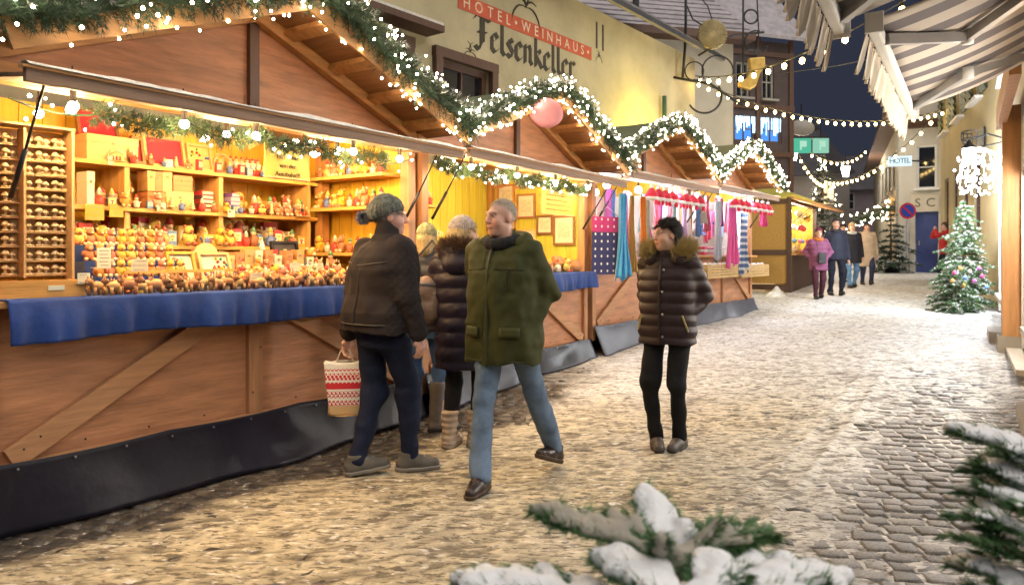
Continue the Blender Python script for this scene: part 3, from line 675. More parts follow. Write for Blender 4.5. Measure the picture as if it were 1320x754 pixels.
def garland(pts, r, name, label, group, parent_m, dens=330, lights=46, snow=.35, seed=1, fairy=None, bulb_r=.0082, sparse=0.0):
    """fir garland along a path: wire, sprays of needles, frost and fairy lights"""
    rs = np.random.RandomState(seed)
    C0, L = path_sample(pts, 400); n = int(dens * L)
    e = empty(name); e.matrix_world = parent_m
    wob = lambda t, s: r * .35 * fbm(t * 2.3, t * 0 + s, seed)
    def centre(t):
        i = t * 399; c = np.stack([np.interp(i, np.arange(400), C0[:, k]) for k in range(3)], 1)
        c[:, 2] += wob(t * L, 1.5); c[:, 1] += wob(t * L, 7.7); return c
    t = rs.uniform(0, 1, n)
    if sparse: t = t[(fbm(t * L * 1.7, t * 0 + 3, seed) > -sparse)]
    n = len(t); c = centre(t); a = rs.uniform(0, 2 * PI, n); rad = r * (0.75 + .45 * fbm(t * L * 3, a, seed + 2))
    tang = np.gradient(C0, axis=0); tang /= np.linalg.norm(tang, axis=1)[:, None] + 1e-9
    tg = tang[(t * 399).astype(int)]
    s1 = np.cross(tg, [0, 1, 0.3]); s1 /= np.linalg.norm(s1, axis=1)[:, None]; s2 = np.cross(tg, s1)
    out = s1 * np.cos(a)[:, None] + s2 * np.sin(a)[:, None]
    base = c + out * (rad * rs.uniform(.1, .55, n))[:, None]; d = out * 1.0 + tg * rs.uniform(-.7, .7, n)[:, None]
    d /= np.linalg.norm(d, axis=1)[:, None]
    # each spray: a short twig with needles along it
    V = []
    for f in (0, .33, .66, 1.0):
        V.append(add_needles(base + d * (rad * .55 * f)[:, None], d, 5, .045, .0045, .55, rs))
    V = np.concatenate(V); F = np.arange(len(V)).reshape(-1, 3)
    fo = link('fir_sprays', npmesh('fir_sprays', V, F, M['needle'], False), e)
    MBt = MB(); MBt.tube([tuple(p) for p in centre(np.linspace(0, 1, 40))], r * (.08 if sparse else .2), 6); MBt.build('wire_core', M['needle'], e)
    if snow:
        k = int(n * snow); idx = rs.choice(n, k); up = out[idx, 2] > -.1; idx = idx[up]
        Vn = add_needles(base[idx] + d[idx] * (rad[idx] * .5)[:, None] + [0, 0, .006], d[idx], 7, .04, .007, .6, rs)
        link('frost', npmesh('frost', Vn, np.arange(len(Vn)).reshape(-1, 3), M['snowb'], False), e)
    if lights:
        m_ = int(lights * L); tt = rs.uniform(0, 1, m_); cc = centre(tt); a2 = rs.uniform(0, 2 * PI, m_)
        tg2 = tang[(tt * 399).astype(int)]; q1 = np.cross(tg2, [0, 1, .3]); q1 /= np.linalg.norm(q1, axis=1)[:, None]; q2 = np.cross(tg2, q1)
        pp = cc + (q1 * np.cos(a2)[:, None] + q2 * np.sin(a2)[:, None]) * (r * rs.uniform(.75, 1.12, m_))[:, None]
        b = MB()
        for p in pp: b.ball(p, bulb_r * rs.uniform(.75, 1.25), 6, 4)
        fl = b.build('fairy_lights', fairy or M['fairy'], e, True); fl['kind'] = 'stuff'
    tag(e, label, 'garland', group); return e

def make_hut(P0, P1, zb, label, D=1.45, skirt='tarp', hatchz=2.25, peak=3.10, slope=.38, inner='yellow', snowy=True, close_left=True, hw=.52, extra=.0):
    """P0,P1: ends of the counter front on the ground; local x along the front, y to the back"""
    P0 = Vector((P0[0], P0[1], 0)); P1 = Vector((P1[0], P1[1], 0)); d = P1 - P0; L = d.length; th = math.atan2(d.y, d.x)
    e = empty('market_hut', (P0.x, P0.y, zb), th); Mx = Matrix.Translation((P0.x, P0.y, zb)) @ Matrix.Rotation(th, 4, 'Z')
    cx = L / 2; rs = random.Random(int(P0.x * 100))
    def part(name, b, m, smooth=False, bev=0.0):
        o = b.build(name, m, e, smooth)
        if bev: md = o.modifiers.new('bevel', 'BEVEL'); md.width = bev; md.segments = 2
        return o
    # skirt of plastic sheet
    sx = rs.uniform(0, 50)
    def fn(u, v):
        x = u * (L + .02) - .01; dz = (1 - v)
        fl = .02 + .10 * v ** 1.4 * (1 + .35 * math.sin(x * 2.1 + sx) + .25 * math.sin(x * 5.3 + sx)) + .012 * v * math.sin(x * 9 + sx) + .02 * v * (1 - v * .4) * float(fbm(np.array([x * 2.6 + sx]), np.array([v * 1.7]), 8)[0])
        g = 0.041 * max(0, (P0.y + d.y / L * x) - 5.5) - zb
        zt = .36 - .015 * abs(math.sin(x * 3.2)); z = g + (zt - g) * dz + .012 * math.sin(x * 6 + v * 3 + sx) * v * (1 - v) * 4 + .012
        return (x, -.035 - fl, z)
    sk = grid_sheet('skirt', 70, 14, fn, M[skirt], e, .004)
    bt = MB()
    for k in range(int(L / .28)): bt.ball((.15 + k * .28, -.075, .335), .008, 6, 4)
    bt.build('tacks', M['steel'], sk)['kind'] = 'stuff'
    # front: plywood panels, posts, rails, diagonal braces
    pan = (cx - .055) - .09
    for x0 in (.09, cx + .055): part('front_panel', MB().box((x0 + pan / 2, .03, .76), (pan, .02, .86)), M['ply'])
    for x, n_ in ((.045, 'post'), (L - .045, 'post')):
        part(n_, MB().box((x, .03, 1.25), (.09, .1, 2.14)), M['hutv'], bev=.004)
    part('stile', MB().box((cx, .008, .76), (.11, .05, .86)), M['hutv'], bev=.003)
    part('bottom_rail', MB().box((L / 2, .004, .30), (L - .18, .06, .11)), M['hut'], bev=.003)
    part('brace', MB().bar((.14, -.006, .37), (cx - .16, -.006, 1.10), .035, .12, up=(0, 0, 1)), M['hut'], bev=.003)
    part('brace', MB().bar((L - .14, -.006, .37), (cx + .16, -.006, 1.10), .035, .12, up=(0, 0, 1)), M['hut'], bev=.003)
    part('counter', MB().box((L / 2, .24, 1.175), (L - .06, .74, .035)), M['beam'], bev=.004)
    sc_ = MB()
    for k in range(9):
        for z in (.40, 1.12): sc_.ball((.16 + k * (L - .32) / 8, .016, z), .006, 6, 4)
    for (xa_, za_) in ((.2, .42), (.28, .47), (cx - .22, 1.06), (cx - .3, 1.0), (cx + .22, 1.06), (cx + .3, 1.0), (L - .2, .42), (L - .28, .47), (cx - .03, .5), (cx + .03, .8), (cx - .03, 1.1)): sc_.ball((xa_, -.024, za_), .006, 6, 4)
    part('screws', sc_, M['iron'])['kind'] = 'stuff'
    # walls inside: single boards
    wm = M[inner]; bw = .155; nb = int(L / bw); bme = MB().box((0, 0, 0), (bw - .006, .02, 2.3)).mesh('wall_board', wm)
    for k in range(nb): link('wall_board', bme, e, (bw * (k + .5) + .01, D, 1.35))
    sme = MB().box((0, 0, 0), (.02, bw - .006, 2.3)).mesh('wall_board', wm)
    for k in range(int(D / bw)):
        link('wall_board', sme, e, (L - .03, .1 + bw * (k + .5), 1.35))
        if close_left: link('wall_board', sme, e, (.03, .1 + bw * (k + .5), 1.35))
    part('outer_cladding', MB().box((L + .002, D / 2 + .04, 1.3), (.03, D - .1, 2.1)).box((-.002, D / 2 + .04, 1.3), (.03, D - .1, 2.1)).box((L / 2, D + .03, 1.3), (L, .03, 2.1)), M['hut'])
    part('floor', MB().box((L / 2, D / 2 + .05, .24), (L - .1, D - .1, .05)), M['hut'])
    for x in (.06, L - .06): part('corner_post', MB().box((x, D - .07, 1.3), (.09, .09, 2.2)), M['beamv'])
    # header, gable, roof
    part('header', MB().box((L / 2, .03, 2.36), (L, .1, .10)), M['beam'], bev=.004)
    ez = peak - slope * (L / 2 + .1)
    gz = lambda x: peak - .06 - slope * abs(x - cx)
    for s in (-1, 1):
        xo = cx + s * (L / 2 - .02); xi = cx + s * .035
        poly = [(xi, 2.41), (xo, 2.41), (xo, gz(xo)), (xi, gz(xi))] if s > 0 else [(xo, 2.41), (xi, 2.41), (xi, gz(xi)), (xo, gz(xo))]
        part('gable_panel', MB().prism(poly, .02, T=Matrix.Translation((0, .05, 0)) @ Matrix.Rotation(PI / 2, 4, 'X')), M['ply'])
    part('batten', MB().box((cx, .02, (2.41 + peak - .07) / 2), (.075, .05, peak - .07 - 2.41)), M['frame'])
    y0, y1 = -hw, D + .25
    for s in (-1, 1):
        xe = cx + s * (L / 2 + .10); nrm = Vector((s * slope, 0, 1)).normalized()
        def slab(y0, y1, lo, hi, xa=cx, xb=xe):
            a = Vector((xa, 0, peak - slope * abs(xa - cx))); c = Vector((xb, 0, peak - slope * abs(xb - cx)))
            vs = [p + nrm * h_ + Vector((0, y, 0)) for h_ in (lo, hi) for y in (y0, y1) for p in (a, c)]
            return MB().add(vs, [(0, 1, 3, 2), (4, 6, 7, 5), (0, 4, 5, 1), (2, 3, 7, 6), (0, 2, 6, 4), (1, 5, 7, 3)])
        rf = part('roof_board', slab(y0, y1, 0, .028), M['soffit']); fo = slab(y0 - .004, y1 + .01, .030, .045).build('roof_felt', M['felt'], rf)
        part('barge_board', slab(y0 - .028, y0 - .006, -.10, .05), M['beam'])
        part('rafter', slab(-.05, .015, -.085, -.003), M['beam'])
        for k in range(4):
            xx = cx + s * (.22 + k * (L / 2 - .25) / 3.4); part('purlin', slab(y0 + .002, -.052, -.05, -.003, xx, xx + s * .09), M['beam'])
    # raised hatch
    hz1, hz0 = hatchz + .06, hatchz
    hb = MB().add([(.02, -.03, hz1), (L - .02, -.03, hz1), (L - .02, -hw + .02, hz0), (.02, -hw + .02, hz0), (.02, -.03, hz1 + .022), (L - .02, -.03, hz1 + .022), (L - .02, -hw + .02, hz0 + .022), (.02, -hw + .02, hz0 + .022)],
                  [(0, 1, 2, 3), (4, 7, 6, 5), (0, 4, 5, 1), (1, 5, 6, 2), (2, 6, 7, 3), (3, 7, 4, 0)])
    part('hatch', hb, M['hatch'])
    he = part('hatch_edge', MB().box((L / 2, -hw, hz0 + .006), (L + .02, .038, .075)), M['hatch'], bev=.006)
    MB().box((L / 2, -hw - .012, hz0 + .036), (L + .06, .05, .012)).build('edge_strip', M['beam'], he)
    if snowy:
        def fs(u, v):
            x = u * (L + .02); n_ = float(fbm(np.array([x * 3.]), np.array([v * .6]), 3)[0]); prof = math.sin(PI * v) ** .6
            return (x - .01, -hw + (v - .5) * .1, hz0 + .044 + prof * max(.004, .026 + .03 * n_))
        grid_sheet('edge_snow', 120, 8, fs, M['snowb'], he)
    for x in (.14, L - .14):
        part('gas_strut', MB().tube([(x, -.02, 1.72), (x, -.18, 1.95)], .013, 8).tube([(x, -.18, 1.95), (x, -.38, hz0 + .01)], .007, 6), M['iron'], True)
    tag(e, label, 'market hut', 'wooden market huts along the street')
    return dict(e=e, M=Mx, L=L, th=th, zb=zb, D=D, peak=peak, slope=slope, cx=cx, hw=hw, hz=hz0)
def verge_garland(h, label, seed, r=.14, snow=.35, lights=52, ext=(.15, .12), fairy=None, dens=430):
    L, cx = h['L'], h['cx']; pts = []
    for k in range(21):
        x = -ext[0] + (L + sum(ext)) * k / 20; pts.append((x, -h['hw'] - .05, h['peak'] + .05 - h['slope'] * math.sqrt((x - cx) ** 2 + .01) + .02 * math.sin(k * 2.1)))
    return garland(pts, r, 'fir_garland', label, 'lit fir garlands on the hut gables', h['M'], seed=seed, snow=snow, lights=lights, fairy=fairy, dens=dens)
def hut_bulb(h, x, y, z, power, col, label, group, r=.027, light=True):
    e = empty('light_bulb', h['M'] @ Vector((x, y, z)), h['th'])
    MB().ball((0, 0, 0), r, 12, 8).build('globe', M['lamp'], e, True)
    MB().lathe([(.016, r * .8), (.018, r + .05), (.01, r + .07)], 8).build('socket', M['cable'], e)
    MB().tube([(0, 0, r + .06), (0, .01, 2.40 - z + .0)], .004, 4).build('cord', M['cable'], e)
    if light: point('bulb_light', (0, 0, 0), power, col, r + .01, e)
    tag(e, label, 'light bulb', group); return e

H1 = make_hut((-2.66, 3.68), (-.85, 6.40), 0.0, 'large wooden hut selling carved toys behind a blue counter cloth')
H2 = make_hut((-.80, 6.46), (.93, 9.26), 0.03, 'wooden hut with picture frames on a lime wall and a pink paper disc', inner='limewall')
H3h = make_hut((1.0, 9.35), (2.80, 11.86), .17, 'wooden hut hung with blue and orange scarves', skirt='tarpg', inner='yellow')
H4 = make_hut((2.86, 11.95), (4.66, 14.42), .24, 'wooden hut with pink and blue scarves beside the panelled stall', skirt='tarpg', inner='yellow')
verge_garland(H1, 'thick frosted fir garland with fairy lights on the toy hut gable', 11, r=.165, dens=520, snow=.45, lights=62)
verge_garland(H2, 'lit fir garland on the gable with the pink disc', 12, snow=.5, lights=70)
verge_garland(H3h, 'lit fir garland on the gable above the orange scarf', 13, snow=.4, lights=70)
verge_garland(H4, 'lit fir garland on the gable above the pink scarf', 14, snow=.4, lights=80)
# fir swags hung inside below the header
def swag(h, x0, x1, n, label, seed, lights=14, y=-.1, z=2.22):
    pts = []
    for k in range(n * 8 + 1):
        t = k / (n * 8); pts.append((x0 + (x1 - x0) * t, y, z - .05 * abs(math.sin(PI * t * n))))
    return garland(pts, .075, 'fir_swag', label, 'fir swags under the hatches', h['M'], dens=300, lights=lights, snow=0, seed=seed, bulb_r=.008, sparse=.3)
swag(H1, .1, 3.1, 6, 'thin dark fir swag under the hatch of the toy hut', 21); swag(H2, .1, 3.1, 5, 'thin fir swag under the hatch above the picture frames', 22, 22)
WARM = (1.0, .68, .33); COOL = (.86, .92, 1.0)
for x in (.33, .95, 1.45, 2.3, 2.8): hut_bulb(H1, x, -.26, 2.19, 25, WARM, 'round warm bulb hanging under the hatch of the toy hut', 'bulbs in the toy hut')
for x in (.5, 1.6, 2.6): hut_bulb(H1, x, .5, 2.26, 38, (1, .62, .25), 'warm bulb hanging inside the toy hut near the ceiling', 'bulbs inside the toy hut')
for x in (.5, 1.5, 2.5): hut_bulb(H1, x, .12, 2.24, 21, (1, .64, .26), 'added warm bulb hanging just behind the header of the toy hut', 'added bulbs behind the header of the toy hut')  # extra bulbs added to brighten the shelves
for x in (.6, 1.6, 2.6): hut_bulb(H2, x, .15, 2.24, 24, (1, .68, .28), 'added warm bulb hanging just behind the header of the picture hut', 'added bulbs behind the header of the picture hut')  # likewise added, to brighten the picture hut interior
for x in (.4, 1.2, 2.0, 2.8): hut_bulb(H2, x, -.26, 2.19, 26, WARM, 'round warm bulb under the hatch of the picture hut', 'bulbs in the picture hut')
for x in (.7, 2.2): hut_bulb(H2, x, .5, 2.26, 40, (1, .66, .28), 'warm bulb inside the picture hut near the ceiling', 'bulbs inside the picture hut')
for h, nm in ((H3h, 'scarf hut with orange scarf'), (H4, 'hut with pink scarf')):
    for x in (.6, 1.55, 2.5): hut_bulb(h, x, .1, 2.2, 44, COOL, 'cold white bulb under the header of the ' + nm, 'bulbs in the ' + nm, r=.05)
    hut_bulb(h, 1.55, .8, 2.2, 40, COOL, 'cold white bulb deep inside the ' + nm, 'bulbs inside the ' + nm, r=.05)
    hut_bulb(h, 1.55, -.42, 2.16, 44, COOL, 'cold white bulb at the hatch edge of the ' + nm, 'hatch edge bulbs of the ' + nm, r=.045)

# pink paper disc on gable 2
pd = MB(); pd.lathe([(.02, -.03), (.12, -.02), (.165, -.005), (.165, .005), (.12, .015)], 24, T=Matrix.Rotation(PI / 2, 4, 'X'))
pdo = pd.build('paper_disc', mat('pink_disc', (.75, .28, .28), .5, .15, 5), None, True); pdo.location = H2['M'] @ Vector((H2['cx'] - .52, -.63, 2.76)); pdo.rotation_euler = (0, 0, R(18)); pdo.scale = (1.05, 1, .88)
tag(pdo, 'round pink paper disc hanging on the gable of the picture hut', 'disc')

# ------------------------------------------------------------------ panelled stall further up, seen from its side
def panel_stall():
    A = Vector((6.75, 18.0, 0)); zb = zg(0, 18) - .02; th = R(58)
    e = empty('panelled_stall', (A.x, A.y, zb), th)                      # x along the open front, y to the back
    dk = wood('dark_stall_frame', (.065, .032, .022), 2); pn = wood('amber_panel', (.34, .19, .045), 0, .2)
    L, D, Hh = 3.4, 2.2, 2.35
    for j, (y0, y1) in enumerate(((.06, .95), (1.02, 2.15))):
        for z0, z1 in ((.25, .95), (1.08, 2.2)): MB().box((.0, (y0 + y1) / 2, (z0 + z1) / 2), (.04, y1 - y0, z1 - z0)).build('side_panel', pn, e)
    for y in (0, .985, 2.18): MB().box((-.01, y, Hh / 2), (.09, .1, Hh)).build('side_post', dk, e)
    for z in (.16, 1.015, 2.26): MB().box((-.012, D / 2, z), (.075, D, .13)).build('side_rail', dk, e)
    MB().box((L / 2, 0, .5), (L, .06, .9)).build('front_panel', dk, e); MB().box((L / 2, .15, .97), (L, .6, .05)).build('counter', M['beam'], e)
    MB().box((L / 2, D, 1.2), (L, .05, 2.3)).build('back_wall', M['yellow'], e); MB().box((L, D / 2, 1.2), (.05, D, 2.3)).build('end_wall', M['yellow'], e)
    MB().box((L, 0, 1.2), (.1, .1, 2.3)).build('front_post', dk, e); MB().box((L / 2, 0, 2.3), (L, .1, .14)).build('header', dk, e)
    # lean-to canopy and olive roof
    MB().add([(-.05, 0, 2.32), (L, 0, 2.32), (L, -.75, 2.12), (-.05, -.75, 2.12), (-.05, 0, 2.37), (L, 0, 2.37), (L, -.75, 2.17), (-.05, -.75, 2.17)], [(0, 1, 2, 3), (4, 7, 6, 5), (0, 4, 5, 1), (1, 5, 6, 2), (2, 6, 7, 3), (3, 7, 4, 0)]).build('canopy', M['beam'], e)
    MB().add([(-.2, -.2, 2.40), (L, -.2, 2.40), (L, 1.2, 3.0), (-.2, 1.2, 3.0), (L, D + .2, 2.40), (-.2, D + .2, 2.40)], [(0, 1, 2, 3), (3, 2, 4, 5), (0, 3, 5), (1, 4, 2)]).build('roof', mat('olive_roof', (.26, .24, .05), .8), e)
    for k in range(4): MB().tube([(.3 + k * .3, -.02, 1.75), (.3 + k * .3, -.5, 2.17)], .012, 6).build('canopy_stay', M['iron'], e)
    tag(e, 'dark framed stall with amber panelled side and olive roof', 'stall')
    Mx = Matrix.Translation(e.location) @ Matrix.Rotation(th, 4, 'Z')
    for k in range(3):
        b = empty('light_bulb', Mx @ Vector((.5 + k * 1.0, .3, 2.1)), th); MB().ball((0, 0, 0), .06, 10, 6).build('globe', M['lamp'], b, True); MB().tube([(0, 0, .05), (0, 0, .2)], .006, 4).build('cord', M['cable'], b)
        point('bulb_light', (0, -.05, -.02), 60, (1, .82, .58), .07, b); tag(b, 'warm bulb hanging inside the dark framed stall', 'light bulb', 'bulbs of the dark framed stall')
    gm_ = [mat('good%d' % k, c, .6, .1) for k, c in enumerate([(.5, .05, .05), (.6, .5, .3), (.1, .25, .4), (.62, .6, .55), (.45, .3, .1), (.55, .12, .25)])]
    for k in range(14):
        b = MB(); hh = rnd.uniform(.1, .3); b.lathe([(.05, 0), (.06, hh * .4), (.035, hh * .7), (.05, hh * .85), (.01, hh)], 8)
        o = b.build('ornament', gm_[k % 6], None, True); o.location = Mx @ Vector((.15 + k * .2, rnd.uniform(-.05, .3), .995)); tag(o, 'small coloured ornament on the counter of the dark framed stall', 'ornament', 'ornaments on the dark framed stall')
    for k in range(16):
        b = MB(); b.ball((0, 0, 0), rnd.uniform(.05, .09), 10, 6); b.tube([(0, 0, .05), (0, 0, .25)], .004, 4)
        o = b.build('hanging_bauble', gm_[(k * 5 + 1) % 6], None, True); o.location = Mx @ Vector((.15 + k * .19, rnd.uniform(.0, .25), 2.02 - .35 * (k % 3))); tag(o, 'coloured bauble hanging in the dark framed stall', 'bauble', 'baubles in the dark framed stall')
    return Mx
PS = panel_stall()
# ================================================================== GOODS ON THE STALLS
def HLc(h, px, py, y):            # photo pixel on the hut-local plane y = const  ->  local point
    Mx = h['M']; P0 = Mx.translation; u = Mx.to_3x3() @ Vector((1, 0, 0)); v = Mx.to_3x3() @ Vector((0, 1, 0)); r = (px - 660) / FPX
    x = (r * (P0.y + v.y * y) - P0.x - v.x * y) / (u.x - r * u.y); d = P0.y + u.y * x + v.y * y
    return Vector((x, y, CAMH + (HOR - py) / FPX * d - h['zb']))
def HSc(h, px, py, x):            # ... on the hut-local plane x = const (a side wall)
    Mx = h['M']; P0 = Mx.translation; u = Mx.to_3x3() @ Vector((1, 0, 0)); v = Mx.to_3x3() @ Vector((0, 1, 0)); r = (px - 660) / FPX
    y = (r * (P0.y + u.y * x) - P0.x - u.x * x) / (v.x - r * v.y); d = P0.y + u.y * x + v.y * y
    return Vector((x, y, CAMH + (HOR - py) / FPX * d - h['zb']))
def put(h, me, p, rz=0.0, name=None, label=None, cat=None, group=None, tilt=0.0, sc=None):
    o = bpy.data.objects.new(name or me.name, me); C.objects.link(o)
    o.location = h['M'] @ Vector(p); o.rotation_euler = Euler((tilt, 0, h['th'] + rz), 'XYZ')
    if sc: o.scale = (sc, sc, sc) if not isinstance(sc, tuple) else sc
    if label: tag(o, label, cat, group)
    return o
def hpart(h, name, b, m, smooth=False): return b.build(name, m, h['e'], smooth)
def colm(c): return mat('paint_%d_%d_%d' % tuple(int(x * 100) for x in c), c, .5, .1, 20)
# --- generators (base at z = 0, front towards -y)
def g_figure(c1, c2, c3, s=1.0):
    b = MB(); b.lathe([(.022, 0), (.03, .01), (.034, .045), (.018, .075)], 9, mi=0); b.ball((0, 0, .09), .02, 9, 6, mi=1)
    b.lathe([(.021, .098), (.012, .118), (.003, .135)], 8, mi=2); b.ball((-.034, -.006, .055), .011, 6, 4, mi=0); b.ball((.034, -.006, .055), .011, 6, 4, mi=0)
    return b.mesh('figurine', [colm(c1), colm(c2), colm(c3)], True)
def g_animal(c1, c2, k=0):
    b = MB(); b.ball((0, 0, .05), .03, 9, 6, sc=(1.5, .8, .9)); b.ball((.052, 0, .075), .02, 8, 5, sc=(1.2, .9, 1), mi=k % 2)
    b.ball((.072, 0, .068), .010, 6, 4, mi=1)
    for sx in (-.03, .03):
        for sy in (-.015, .015): b.tube([(sx, sy, .045), (sx * 1.1, sy, 0)], [.010, .008], 6)
    for sy in (-.012, .012): b.ball((.048, sy, .095), .008, 5, 4, sc=(.7, .6, 1.5 + k % 3))
    b.tube([(-.042, 0, .06), (-.06, 0, .05)], [.006, .003], 5, mi=1)
    return b.mesh('wooden_animal', [colm(c1), colm(c2)], True)
def g_plush(c1, c2):
    b = MB(); b.ball((0, 0, .045), .042, 10, 7, sc=(1, .9, 1.08)); b.ball((0, -.012, .105), .031, 10, 7, mi=0); b.ball((0, -.042, .098), .013, 7, 5, mi=1)
    for s in (-1, 1):
        b.ball((s * .022, 0, .132), .012, 7, 5, mi=1); b.ball((s * .042, -.015, .06), .015, 7, 5, sc=(.8, 1, 1.5)); b.ball((s * .026, -.04, .014), .017, 7, 5, mi=1)
    return b.mesh('toy_bear', [colm(c1), colm(c2)], True)
def g_box(w_, d_, h_, m1, m2=None, lid=.3, clasp=True):
    b = MB(); b.box((0, d_ / 2, h_ * (1 - lid) / 2), (w_, d_, h_ * (1 - lid) - .003)); b.box((0, d_ / 2, h_ * (1 - lid / 2)), (w_ + .004, d_ + .004, h_ * lid), mi=1)
    if clasp: b.box((0, -.004, h_ * (1 - lid)), (min(.02, w_ * .3), .006, min(.018, h_ * .2)), mi=2)
    return b.mesh('keepsake_box', [m1, m2 or m1, M['gilt']])
def g_book(w_, d_, h_, m1):
    b = MB(); b.box((0, d_ / 2, .003), (w_, d_, .006)); b.box((0, d_ / 2, h_ - .003), (w_, d_, .006)); b.box((-w_ / 2 + .003, d_ / 2, h_ / 2), (.006, d_ - .001, h_ - .012)); b.box((.003, d_ / 2, h_ / 2), (w_ - .012, d_ - .008, h_ - .012), mi=1)
    return b.mesh('book', [m1, M['paper']])
def g_card(w_, h_, lines=4, m=None):
    b = MB(); b.box((0, 0, h_ / 2), (w_, .003, h_), rot=None); b.box((0, .03, .004), (w_, .06, .003))
    for k in range(lines): b.box((rnd.uniform(-.05, .05) * w_, -.0025, h_ * (.85 - .7 * k / max(1, lines - 1))), (w_ * rnd.uniform(.5, .8), .001, h_ * .045), mi=1)
    return b.mesh('price_card', [m or M['paper'], mat('pencil_grey', (.35, .3, .22), .8, 0)])
def g_tray(w_, h_, fm, im, pegs=0, t=.03):
    b = MB(); f = .02
    b.box((0, .01, h_ / 2), (w_ - .01, .008, h_ - .01), mi=1)
    for z in (f / 2, h_ - f / 2): b.box((0, 0, z), (w_, t, f))
    for x in (-w_ / 2 + f / 2, w_ / 2 - f / 2): b.box((x, 0, h_ / 2), (f, t - .001, h_ - 2 * f))
    ms = [fm, im] + [colm(c) for c in ((.5, .04, .04), (.05, .12, .4), (.05, .3, .1), (.65, .5, .05))]
    for k in range(pegs):
        b.ball((rnd.uniform(-.4, .4) * w_, -.002, rnd.uniform(.15, .85) * h_), .011, 6, 4, mi=2 + k % 4)
    return b.mesh('game_board', ms)
def g_mushroom():
    b = MB(); b.box((0, 0, .004), (.062, .03, .008))
    for x, s in ((-.015, 1), (.014, .82)):
        b.lathe([(.010 * s, .008), (.006 * s, .024 * s + .004), (.005 * s, .034 * s)], 7, (x, 0, 0)); b.lathe([(.019 * s, .028 * s), (.018 * s, .036 * s), (.010 * s, .046 * s), (.002, .05 * s)], 8, (x, 0, 0))
    return b.mesh('mushroom_ornament', M['pine'], True)
def g_frame(w_, h_, fm, pic, t=.02, f=.028):
    b = MB(); b.box((0, .005, 0), (w_ - f, .006, h_ - f), mi=1)
    for z in (-h_ / 2 + f / 2, h_ / 2 - f / 2): b.box((0, 0, z), (w_, t, f))
    for x in (-w_ / 2 + f / 2, w_ / 2 - f / 2): b.box((x, 0, 0), (f, t - .002, h_ - 2 * f))
    b.box((0, .001, 0), ((w_ - 2 * f) * .7, .004, (h_ - 2 * f) * .6), mi=2)
    return b.mesh('picture_frame', [fm, pic, mat('sepia_print', (.55, .48, .36), .7, .35, 40)])
def g_jar(c, r=.035, h_=.09):
    b = MB(); b.lathe([(r * .9, 0), (r, .01), (r, h_ * .75), (r * .7, h_ * .85)], 10); b.lathe([(r * .75, h_ * .86), (r * .75, h_)], 10, mi=1)
    return b.mesh('jar', [colm(c), M['cedar']], True)
def cloth_drape(h, x0, x1, zt, drop, y0=-.145, yb=.5, label='', m=None, seed=1):
    def fn(u, v):
        x = x0 + (x1 - x0) * u
        if v < .3: t = v / .3; return (x, yb + (y0 - yb) * t, zt + .004 + .0015 * math.sin(x * 40))
        t = (v - .3) / .7; wv = .016 * math.sin(x * 21 + seed) + .012 * math.sin(x * 47 + seed * 2) + .02 * math.sin(x * 6.1)
        return (x + .006 * math.sin(x * 30) * t, y0 - .012 - t * (.012 + wv * 1.0) - .01 * math.sin(PI * t), zt + .004 - t * (drop + .009 * math.sin(x * 4.3 + seed)))
    o = grid_sheet('counter_cloth', 220, 20, fn, m or M['cloth'], None, .004); o.matrix_world = h['M']; tag(o, label, 'cloth'); return o
BROWNS = [(.42, .19, .06), (.50, .27, .09), (.34, .13, .05), (.55, .33, .13), (.46, .22, .09)]
FIG = [g_figure(a, (.66, .45, .28), c) for a, c in (((.5, .05, .04), (.6, .55, .5)), ((.62, .35, .12), (.4, .05, .05)), ((.10, .16, .38), (.55, .4, .1)), ((.60, .52, .42), (.45, .06, .05)), ((.32, .12, .05), (.1, .25, .12)))]
ANI = [g_animal(c, (.20, .09, .04), k) for k, c in enumerate(BROWNS)]
BEAR = [g_plush(a, c) for a, c in (((.62, .26, .05), (.66, .5, .3)), ((.66, .42, .05), (.4, .2, .08)), ((.45, .18, .08), (.6, .42, .25)), ((.55, .20, .12), (.68, .6, .45)), ((.68, .5, .12), (.5, .12, .06)))]
CARD = [g_card(.085, .12, 5), g_card(.07, .06, 2), g_card(.06, .10, 4), g_card(.10, .075, 3)]
YCARD = g_card(.10, .085, 3, M['card'])

# ---------------------------------------------------------------- toy hut
cloth_drape(H1, .07, H1['L'] - .1, 1.194, .215, label='blue velvet cloth draped over the toy hut counter')
L1 = H1['L']; zs1, zs2 = HLc(H1, 200, 214, 1.0).z, HLc(H1, 230, 271, 1.0).z
for z in (zs1, zs2): hpart(H1, 'shelf', MB().box((L1 / 2 + .2, 1.17, z - .014), (L1 - .55, .34, .028)), M['shelf'])
for px in (166, 287, 400): hpart(H1, 'shelf_upright', MB().box((HLc(H1, px, 200, 1.0).x, 1.18, 1.75), (.04, .32, .9)), M['shelfv'])
hpart(H1, 'centre_post', MB().box((HLc(H1, 420, 250, .95).x, 1.0, 1.7), (.09, .09, 1.5)), M['beamv'])
for z in (HSc(H1, 460, 228, L1 - .1).z, HSc(H1, 460, 268, L1 - .1).z, 1.45): hpart(H1, 'side_shelf', MB().box((L1 - .15, .6, z - .014), (.22, .95, .028)), M['shelf'])
